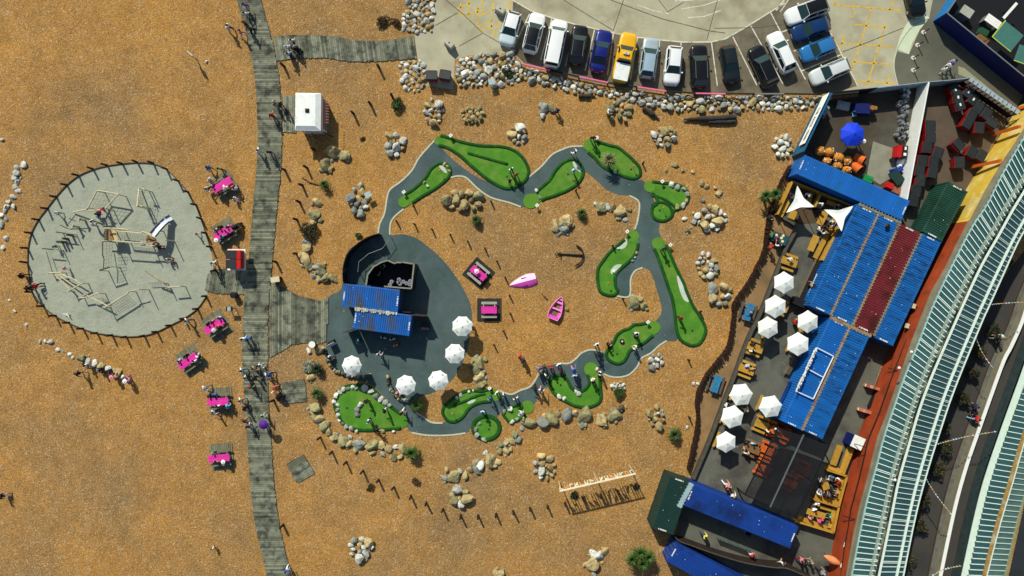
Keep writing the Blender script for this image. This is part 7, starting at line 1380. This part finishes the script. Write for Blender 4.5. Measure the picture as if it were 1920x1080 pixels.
    for s, k in ((-1, 'l'), (1, 'r')):
        h = J['ha' + k][0]; d = (h - J['wr' + k][0]).normalized(); sd_ = Vector((0, 1, 0)) - d * d.y; sd_.normalize(); cu = Vector((-s, 0, 0))
        for i, ln in enumerate((.062, .072, .068, .052)):
            b0 = h + sd_ * (.024 - .016 * i); m1 = b0 + d * ln * .6; tap(b0 - d * .02, m1, .0095, .009, 0); tap(m1, m1 + (d * .8 + cu * .5) * ln * .5, .009, .006, 0)
        b0 = J['wr' + k][0].lerp(h, .35) + sd_ * .03; tap(b0, b0 + (d * .7 + sd_ * .6) * .06, .011, .008, 0)
    hd = J['head'][0]; tap(hd + Vector((0, .07, .005)), hd + Vector((0, .115, -.012)), .018, .010, 0)
    for s in (-1, 1): tap(hd + Vector((s * .07, 0, 0)), hd + Vector((s * .097, -.01, .01)), .025, .014, 0); tap(hd + Vector((s * .032, .07, .032)), hd + Vector((s * .033, .083, .032)), .011, .008, 3)
    tap(hd + Vector((-.02, .074, -.045)), hd + Vector((.02, .078, -.045)), .007, .007, 1)
    me = bpy.data.meshes.new('person'); bm.to_mesh(me); bm.free()
    for _ in range(4): me.materials.append(None)
    return me, J['crown'][0].lerp(J['head'][0], .35), lean
def hair_mesh(kind, mat):
    q = MB(); R = .108
    def dome(R_, z0, rows, yo=0.0, sc=1.0):
        vs_ = []; n = 12; k = len(rows)
        for e in rows: vs_ += [(R_ * math.cos(e) * math.cos(6.283 * i / n) * .93, yo + R_ * math.cos(e) * math.sin(6.283 * i / n) * 1.08, z0 + R_ * math.sin(e) * sc) for i in range(n)]
        q.add(vs_, [[n * a + i, n * a + (i + 1) % n, n * a + n + (i + 1) % n, n * a + n + i] for a in range(k - 1) for i in range(n)] + [list(range(n * (k - 1), n * k))], mat, True)
    dome(R, 0, (-.25, .1, .5, .9, 1.3), -.012)
    if kind == 'long': q.tube((0, -.07, .02), (0, -.10, -.26), .085, mat, .05, n=8)
    if kind == 'hat':
        n = 16; q.add([(.2 * math.cos(6.283 * i / n), .2 * math.sin(6.283 * i / n), .0) for i in range(n)] + [(.1 * math.cos(6.283 * i / n), .1 * math.sin(6.283 * i / n), .025) for i in range(n)], [[i, (i + 1) % n, n + (i + 1) % n, n + i] for i in range(n)], mat)
    if kind == 'cap': q.hexa([(-.07, .08, .0), (.07, .08, .0), (.05, .19, -.01), (-.05, .19, -.01)], [(-.07, .08, .02), (.07, .08, .02), (.05, .19, .005), (-.05, .19, .005)], mat)
    if kind == 'bun': q.tube((0, -.1, .06), (0, -.16, .08), .05, mat, .035, n=8)
    return q.mesh('hair')
BODY = {p: body_mesh(p) for p in ('stand', 'walk', 'sit', 'bend', 'putt', 'wave')}
CLOTH = {'white': (.78, .80, .78), 'black': (.012, .012, .014), 'grey': (.22, .23, .24), 'pale grey': (.5, .52, .52), 'navy': (.015, .025, .10), 'blue': (.03, .14, .48), 'light blue': (.35, .55, .70), 'cyan': (.06, .55, .75), 'teal': (.03, .30, .33), 'red': (.55, .02, .02), 'maroon': (.16, .01, .02), 'pink': (.72, .25, .30), 'hot pink': (.80, .06, .28), 'orange': (.70, .17, .03), 'brown': (.13, .06, .03), 'tan': (.42, .28, .16), 'green': (.02, .20, .07), 'mint': (.30, .62, .48), 'purple': (.16, .03, .30), 'lavender': (.45, .42, .68), 'yellow': (.75, .72, .06), 'denim': (.08, .14, .25), 'cream': (.68, .60, .42)}
def cm(c): return M('cloth_' + c.replace(' ', '_'), CLOTH[c], .9, .12, 6)
SKIN = [M('skin_fair', (.58, .33, .22), .6, .08, 8), M('skin_tan', (.42, .21, .12), .6, .08, 8), M('skin_brown', (.16, .075, .045), .6, .08, 8)]
HAIRC = {'dark': (.012, .009, .007), 'brown': (.06, .03, .015), 'blonde': (.42, .28, .10), 'grey': (.34, .33, .31), 'ginger': (.34, .09, .02)}
HM = {}
def headgear(kind, col):
    key = (kind, col)
    if key not in HM: HM[key] = hair_mesh(kind, cm(col) if kind in ('hat', 'cap') else M('hair_' + col, HAIRC[col], .8, .2, 8))
    return HM[key]
POSEW = {'stand': 'standing', 'walk': 'walking', 'sit': 'sitting', 'bend': 'bending forward', 'putt': 'putting', 'wave': 'standing with one arm out'}
PR = random.Random(21); SEEN = {}
def person(x, y, pose, head, top, bot, place, hair=None, s=1.0, z=0.0, group=None, label=None, skin=None):
    me, hp, lean = BODY[pose]; sc = s * PR.uniform(.96, 1.04); zz = {'sit': .9, 'bend': .95}.get(pose, 1.1) * sc + z
    p = P(x, y, zz); a = math.radians(head)
    lb = label or ('person in %s top and %s %s %s' % (top, bot, POSEW[pose], place) if s > .8 else 'child in %s top and %s %s %s' % (top, bot, POSEW[pose], place))
    SEEN.setdefault(lb, []).append((x, y))
    o = inst('person', me, None, (p.x, p.y, z), (0, 0, a - math.pi / 2), (sc * 1.18, sc * 1.18, sc)); tag(o, lb, 'person', group or 'people on the beach')
    for i, m_ in enumerate((skin or PR.choice(SKIN[:2] * 2 + SKIN), cm(top), cm(bot), M('shoe', (.05, .045, .04), .7))): o.material_slots[i].link = 'OBJECT'; o.material_slots[i].material = m_
    kind, col = hair or (PR.choice(('short', 'short', 'long', 'bun')), PR.choice(('dark', 'brown', 'brown', 'blonde', 'grey')))
    inst('hat' if kind in ('hat', 'cap') else 'hair', headgear(kind, col), o, tuple(hp), (-lean, 0, 0))
    return o
D, B_, BL, GR = ('short', 'dark'), ('short', 'brown'), ('long', 'blonde'), ('short', 'grey')
WH_, WC = ('hat', 'white'), ('cap', 'white')
for r in [
 # upper boardwalk
 (459,9,'walk',250,'purple','denim','at the top of the boardwalk',D),(460,25,'walk',250,'white','grey','near the top of the boardwalk',B_),(460,44,'stand',200,'maroon','black','on the upper boardwalk edge',D),(468,53,'walk',240,'black','black','on the upper boardwalk',D),
 (427,50,'walk',-20,'white','navy','on shingle left of the upper boardwalk',D),(450,60,'walk',10,'pink','tan','stepping onto the upper boardwalk',D),
 (547,76,'walk',-90,'white','black','on the upper branch boardwalk',D),(553,88,'stand',-60,'grey','black','behind the pushchair on the branch boardwalk',GR),(538,88,'walk',-90,'white','grey','at the fork of the boardwalks',GR),(540,101,'walk',-80,'light blue','navy','at the lower edge of the branch boardwalk',B_),
 (513,193,'stand',0,'tan','grey','queueing at the kiosk on the boardwalk',GR),(525,196,'stand',-20,'black','black','queueing between boardwalk and kiosk',D),(537,208,'stand',20,'black','navy','nearest the kiosk hatch',D),(509,216,'walk',-60,'red','maroon','below the kiosk queue',D),
 (484,283,'walk',-30,'white','pale grey','crossing the boardwalk edge below the kiosk',B_),(505,285,'stand',-90,'black','grey','on the boardwalk below the kiosk',D),
 # playground
 (190,391,'bend',-60,'red','navy','at the four sided climbing frame',('cap','red')),(184,401,'sit',200,'navy','denim','at the climbing frame foot',B_),(171,420,'bend',30,'white','tan','near the top of the play bridge',D),
 (107,400,'walk',0,'white','black','at the upper left of the sand',D,.7),(102,462,'stand',-40,'teal','black','among the stump posts',B_,.65),(122,503,'stand',180,'pink','white','above the balance poles',('cap','pink'),.7),
 (287,457,'bend',-20,'red','black','at the end of the play bridge',D),(298,463,'stand',20,'black','maroon','at the end of the play bridge',D),(312,488,'sit',10,'white','tan','on sand below the slide',D,.75),(323,487,'sit',190,'tan','brown','on sand below the slide',D,.7),(368,438,'walk',0,'pink','white','near the right edge of the sand',BL,.65),
 (37,517,'sit',0,'black','brown','outside the left fence posts',D),(63,537,'sit',20,'red','black','at the lower left fence',D),(52,541,'stand',10,'black','black','outside the lower left fence',D),
 (400,492,'walk',-90,'white','grey','at the playground entrance',B_),(400,507,'walk',-70,'black','black','on the playground boardwalk',D),(350,602,'walk',0,'white','navy','at the lower right playground fence',D),
 # first pink table
 (392,315,'walk',150,'blue','tan','above the topmost pink table',B_),(412,316,'stand',-100,'green','black','above the topmost pink table',D),(391,336,'sit',-30,'white','tan','left of the topmost pink table',GR),(386,356,'sit',30,'white','black','at the left end of the topmost pink table',D),(398,347,'sit',-55,'maroon','cream','on the upper bench of the topmost pink table',('short','grey')),
 (413,363,'sit',125,'brown','black','on the topmost pink table lower bench',D),(424,353,'sit',120,'white','black','on the topmost pink table lower bench',WC),(433,352,'sit',120,'orange','black','on the topmost pink table lower bench',D),(440,355,'sit',110,'lavender','grey','at the right of the topmost pink table',D),(437,372,'sit',-20,'white','lavender','on shingle below the topmost pink table',D,.8),
 # second
 (404,430,'sit',-50,'cream','brown','at the second pink table',('long','brown')),(411,424,'sit',-60,'brown','black','at the second pink table',D),(426,423,'sit',-70,'pale grey','maroon','at the second pink table',B_),(424,431,'sit',-120,'pink','black','leaning over the second pink table',B_,.8),(431,440,'sit',120,'black','black','at the second pink table',('long','dark')),(417,445,'sit',110,'teal','black','at the second pink table',D),(407,453,'sit',80,'light blue','white','at the second pink table',WH_),
 # third
 (389,606,'sit',-40,'black','black','at the playground boardwalk table',D),(397,602,'sit',-50,'pink','black','at the playground boardwalk table',D),(411,594,'sit',-80,'light blue','navy','at the playground boardwalk table',B_),(409,613,'sit',130,'orange','black','at the playground boardwalk table',('short','ginger')),(404,621,'sit',120,'grey','black','at the playground boardwalk table',('hat','pale grey')),
 # fourth
 (335,676,'sit',-30,'white','black','at the table nearest the playground foot',D),(347,666,'sit',-50,'black','black','at the table nearest the playground foot',D),(374,670,'sit',150,'black','white','at the table nearest the playground foot',('cap','white')),(365,678,'sit',120,'white','grey','at the table nearest the playground foot',D),
 # fifth
 (384,728,'walk',20,'white','grey','above the level pink table',GR),(392,741,'sit',-70,'black','black','at the level pink table',D),(402,739,'sit',-80,'blue','black','at the level pink table',D),(408,762,'sit',100,'white','black','at the level pink table',D),(401,773,'walk',30,'white','black','below the level pink table',D),(428,762,'sit',110,'cyan','black','at the level pink table',('cap','cyan')),(418,765,'sit',95,'black','navy','at the level pink table',D),
 # sixth
 (399,847,'sit',-60,'green','white','at the lowest pink table',BL),(405,866,'sit',80,'tan','black','at the lowest pink table',D),(421,867,'sit',100,'navy','black','at the lowest pink table',WH_),
 # rocks lower left
 (160,683,'sit',-60,'white','grey','on the chain of rocks',D),(148,700,'walk',160,'black','tan','on shingle beside the chain of rocks',D),(186,691,'sit',-100,'black','black','on the chain of rocks',('cap','grey')),(203,694,'sit',-80,'black','navy','on the chain of rocks',D),(211,709,'sit',80,'pink','maroon','below the chain of rocks',('hat','pink')),(238,716,'sit',120,'pink','purple','at the end of the chain of rocks',WH_),
 # middle boardwalk
 (456,634,'walk',-90,'white','navy','left side of the boardwalk by the deck',D),(465,634,'walk',-90,'blue','grey','on the boardwalk by the bar deck',B_),(453,695,'walk',0,'white','denim','left of the boardwalk crossing edge',D),(489,686,'wave',40,'white','cream','on the boardwalk crossing',D),(478,690,'walk',200,'tan','black','on the boardwalk above the crossing',D),(460,708,'walk',-20,'white','black','at the left of the boardwalk crossing',D),(478,708,'walk',0,'black','black','in the middle of the boardwalk crossing',D),(486,706,'walk',10,'pale grey','black','in the middle of the boardwalk crossing',D,.7),(500,704,'walk',180,'white','black','at the right of the boardwalk crossing',D),(506,702,'walk',180,'blue','navy','at the right of the boardwalk crossing',B_),
 (469,726,'walk',60,'green','black','below the boardwalk crossing',('cap','red')),(451,751,'walk',0,'white','tan','beside the level pink table on shingle',D),(458,766,'walk',10,'navy','black','at the left boardwalk edge',D),(458,789,'walk',40,'brown','tan','at the left boardwalk edge',B_),(466,800,'walk',90,'black','white','at the left boardwalk edge',D),(494,780,'walk',60,'mint','tan','above the purple umbrella',D),(493,799,'stand',80,'tan','denim','under the purple umbrella',D),(515,726,'stand',-60,'red','cream','pushing the pushchair',('cap','red')),(511,735,'stand',-60,'white','tan','beside the pushchair',WC,.6),
 (538,1070,'walk',90,'blue','white','at the bottom end of the boardwalk',B_),(399,1028,'walk',120,'white','tan','alone on the lower shingle',D,.6),(1,931,'sit',0,'black','grey','at the left edge of the photo',D),
 # centre shingle and patio
 (974,667,'walk',-50,'red','tan','on the open shingle',('cap','red'),.8),(980,675,'walk',-50,'navy','maroon','on the open shingle',D),
 (672,640,'walk',160,'teal','black','on the patio left of the hatch',D),(719,633,'stand',80,'white','grey','at the serving hatch',D),(736,636,'stand',100,'white','brown','at the serving hatch',D),(743,648,'stand',110,'brown','black','behind the hatch queue',D),(711,665,'walk',70,'white','grey','alone on the patio',D),(615,671,'sit',-10,'white','black','on the rubble wall left of the patio',D),(606,660,'stand',0,'black','black','behind the rubble wall left of the patio',D),
 (744,740,'sit',20,'pink','tan','by the parasol inside the rubble wall',D),(683,607,'stand',0,'black','black','inside the blue patio container',D),(892,510,'sit',30,'white','maroon','at the bright pink table',WH_),(885,608,'sit',180,'white','black','beside the topmost patio parasol',WH_),(705,500,'sit',200,'maroon','black','inside the black bar yard',D),(718,495,'sit',250,'light blue','black','inside the black bar yard',D),(711,514,'sit',150,'grey','black','inside the black bar yard',D),
 # golf
 (722,770,'putt',200,'black','white','on the big lower left green',D),(687,752,'putt',240,'black','brown','near the inner stones of the lower left green',D),(690,789,'putt',-20,'white','black','on the big lower left green',D),(702,803,'bend',0,'black','black','at the lower left green',D),(755,773,'walk',60,'tan','white','at the path end of the lower left green',D),
 (958,317,'putt',-60,'white','black','on the largest green',D),(968,328,'stand',120,'brown','tan','on the largest green',('long','ginger')),(956,342,'bend',90,'black','black','stand-in for shadow on the largest green',D,.7),(1077,286,'walk',-60,'white','cream','on the path above the teardrop green',D),(1076,319,'putt',200,'blue','white','on the teardrop green',('cap','white')),(1112,258,'stand',-90,'black','grey','on the tee of the palm green',D),(1244,466,'putt',-60,'black','denim','near the top of the longest green',D),(1277,595,'putt',-120,'red','black','lower down the longest green',D),  # bending child in black is a stand-in for a dark shadow-like shape
 (1046,209,'sit',120,'navy','black','beside the grey boulder pair',D),(1140,209,'sit',0,'white','black','beside the tan pile below the pickup',('cap','grey')),
 (1118,645,'stand',-60,'white','black','on shingle above the lower path',D),(1139,647,'sit',20,'black','brown','on the rim of the lobed green',D),(1193,624,'putt',-90,'white','grey','on the lobed green',D),(1192,652,'putt',160,'white','pale grey','on the path below the lobed green',BL),(1120,665,'walk',-60,'black','black','on the lower path bend',D),
 (1011,691,'walk',-40,'blue','tan','at the left end of the golf queue',D),(1011,702,'stand',0,'tan','black','at the left end of the golf queue',B_,.7),(1024,705,'stand',40,'white','black','in the golf queue on the path',D),(1019,687,'stand',-60,'brown','black','in the golf queue on the path',D),(1033,689,'stand',-90,'red','black','in the golf queue on the path',D),(1047,683,'stand',-60,'white','grey','in the golf queue on the path',D),(1050,693,'stand',-90,'red','navy','in the golf queue on the path',('cap','red'),.65),(1076,692,'walk',-70,'blue','pink','inside the bend of the U shaped green',D),(1077,704,'walk',-90,'light blue','blue','inside the bend of the U shaped green',D),
 (1119,692,'stand',-30,'cream','white','on the tee of the U shaped green',BL,.7),(1127,699,'putt',200,'white','black','beside the tee of the U shaped green',D),(1111,711,'putt',-60,'white','tan','on the right arm of the U shaped green',BL),(1113,718,'bend',100,'black','black','on the U shaped green',D,.8),(1003,728,'walk',-120,'black','black','on the path left of the U shaped green',D),(1014,732,'walk',60,'white','pink','on shingle left of the U shaped green',D),
 (931,736,'stand',-40,'white','tan','on the tee of the bent green',B_),(944,741,'stand',180,'white','grey','on the path below the bent green',D),(967,747,'stand',120,'white','black','on the path above the smallest green',D),(921,747,'putt',200,'blue','navy','on the bent green',D),(905,771,'putt',-90,'light blue','black','above the round bowl green',D),(981,775,'bend',170,'white','pale grey','on the smallest green',('short','grey')),
 # beer garden
 (1459,448,'sit',180,'red','black','at the plant table',D),(1447,441,'sit',-20,'green','black','at the plant table',D),(1445,463,'walk',-60,'red','brown','on the earth strip near the plant table',D),(1461,461,'sit',100,'white','black','below the plant table',D),(1442,408,'sit',0,'black','black','by the palisade under the palms',D),(1480,364,'sit',-20,'black','white','in the left booth',D),(1517,364,'sit',-120,'white','black','under the left shade sail',WC),(1540,381,'sit',-100,'white','black','between the two shade sails',WC),(1536,389,'stand',0,'black','black','between the two shade sails',D),(1570,383,'sit',-90,'grey','black','behind the right shade sail',GR),(1578,386,'sit',-90,'brown','black','behind the right shade sail',D),
 (1563,418,'sit',200,'white','black','on the bench by the right shade sail',D),(1549,423,'sit',-60,'black','grey','at the table below the right shade sail',D),(1536,430,'sit',20,'white','brown','at the table below the right shade sail',D),(1547,438,'sit',100,'white','black','at the table below the right shade sail',BL),(1556,436,'sit',140,'brown','black','at the table below the right shade sail',D),
 (1408,586,'sit',170,'blue','navy','at the blue table',BL),(1481,484,'sit',-90,'cream','black','at the table above the topmost parasol',('hat','cream')),(1411,643,'sit',-70,'black','black','at the table below the third parasol',D),(1411,659,'sit',100,'white','black','at the table below the third parasol',D),(1401,685,'sit',-60,'light blue','cream','at the couple table',GR),(1412,691,'sit',-80,'tan','pink','at the couple table',B_),(1490,604,'sit',0,'red','maroon','beside the corner parasol',D),(1521,534,'walk',-20,'tan','black','at the mint counter',D),(1448,566,'stand',0,'light blue','black','at the left of the second parasol',BL),
 (1412,831,'sit',-100,'light blue','navy','at the brown table',D),(1399,828,'sit',-60,'black','black','at the brown table',D),(1395,843,'sit',20,'tan','black','at the brown table',D),(1400,851,'sit',80,'white','black','at the brown table',BL),(1363,909,'walk',-60,'pink','white','above the bottom dark blue container',BL),(1367,915,'stand',120,'tan','black','above the bottom dark blue container',D),(1374,928,'walk',-90,'white','pink','beside the bottom dark blue container',BL),(1441,811,'sit',60,'white','black','at the pergola corner',D),(1454,803,'sit',-60,'white','maroon','at the pergola corner',WC),(1361,761,'sit',0,'white','black','beside the wall overlapping parasol',D),(1398,768,'walk',-60,'cream','tan','between two left parasols',BL),
 (1537,899,'sit',-20,'white','black','in the booth by the terracotta wall',('short','ginger')),(1561,894,'sit',-100,'denim','white','in the booth by the terracotta wall',D),(1574,898,'sit',-120,'white','navy','in the booth by the terracotta wall',BL),(1574,906,'sit',180,'red','black','in the booth by the terracotta wall',D),(1570,926,'sit',170,'tan','black','in the booth by the terracotta wall',D),(1536,928,'sit',60,'white','grey','in the booth by the terracotta wall',GR),(1549,931,'sit',80,'black','black','in the booth by the terracotta wall',D),(1556,934,'sit',90,'black','grey','in the booth by the terracotta wall',D),(1560,918,'sit',180,'black','navy','in the booth by the terracotta wall',D),
 (1532,944,'sit',-80,'white','maroon','in the lowest booth',BL),(1527,955,'sit',-70,'white','black','in the lowest booth',D),(1520,974,'sit',60,'pink','tan','in the lowest booth',D),(1540,978,'sit',120,'hot pink','tan','in the lowest booth',D),(1557,968,'sit',180,'green','black','in the lowest booth',GR),
 (1322,1006,'walk',130,'yellow','navy','in the lower yard',D),(1411,1041,'stand',100,'red','white','by the glass screen in the lower yard',D),(1466,1056,'walk',30,'white','tan','in the lower yard',B_),(1502,1050,'walk',160,'pink','maroon','in the lower yard',D),(1511,1054,'walk',170,'black','tan','in the lower yard',D),(1521,1053,'walk',180,'grey','tan','in the lower yard',BL),(1541,1072,'walk',-50,'grey','black','at the bottom edge of the lower yard',GR),(1402,1000,'stand',-90,'black','tan','at the edge of the bottom dark blue container',D),
 (1787,117,'walk',40,'lavender','black','on the dark pavement',D),(1780,124,'walk',40,'white','black','on the dark pavement',D),(1770,131,'walk',40,'white','pale grey','on the dark pavement',WC,.7),(1616,268,'stand',120,'pale grey','black','under the blue parasol',WH_),
 (1869,632,'walk',190,'black','pale grey','on the lane beyond the glass roof',D),(1878,632,'walk',190,'white','grey','on the lane beyond the glass roof',BL),(1828,762,'walk',-20,'navy','black','above the large pushchair on the lane',D),(1830,785,'walk',-20,'red','light blue','below the large pushchair on the lane',D)]:
    person(*r)
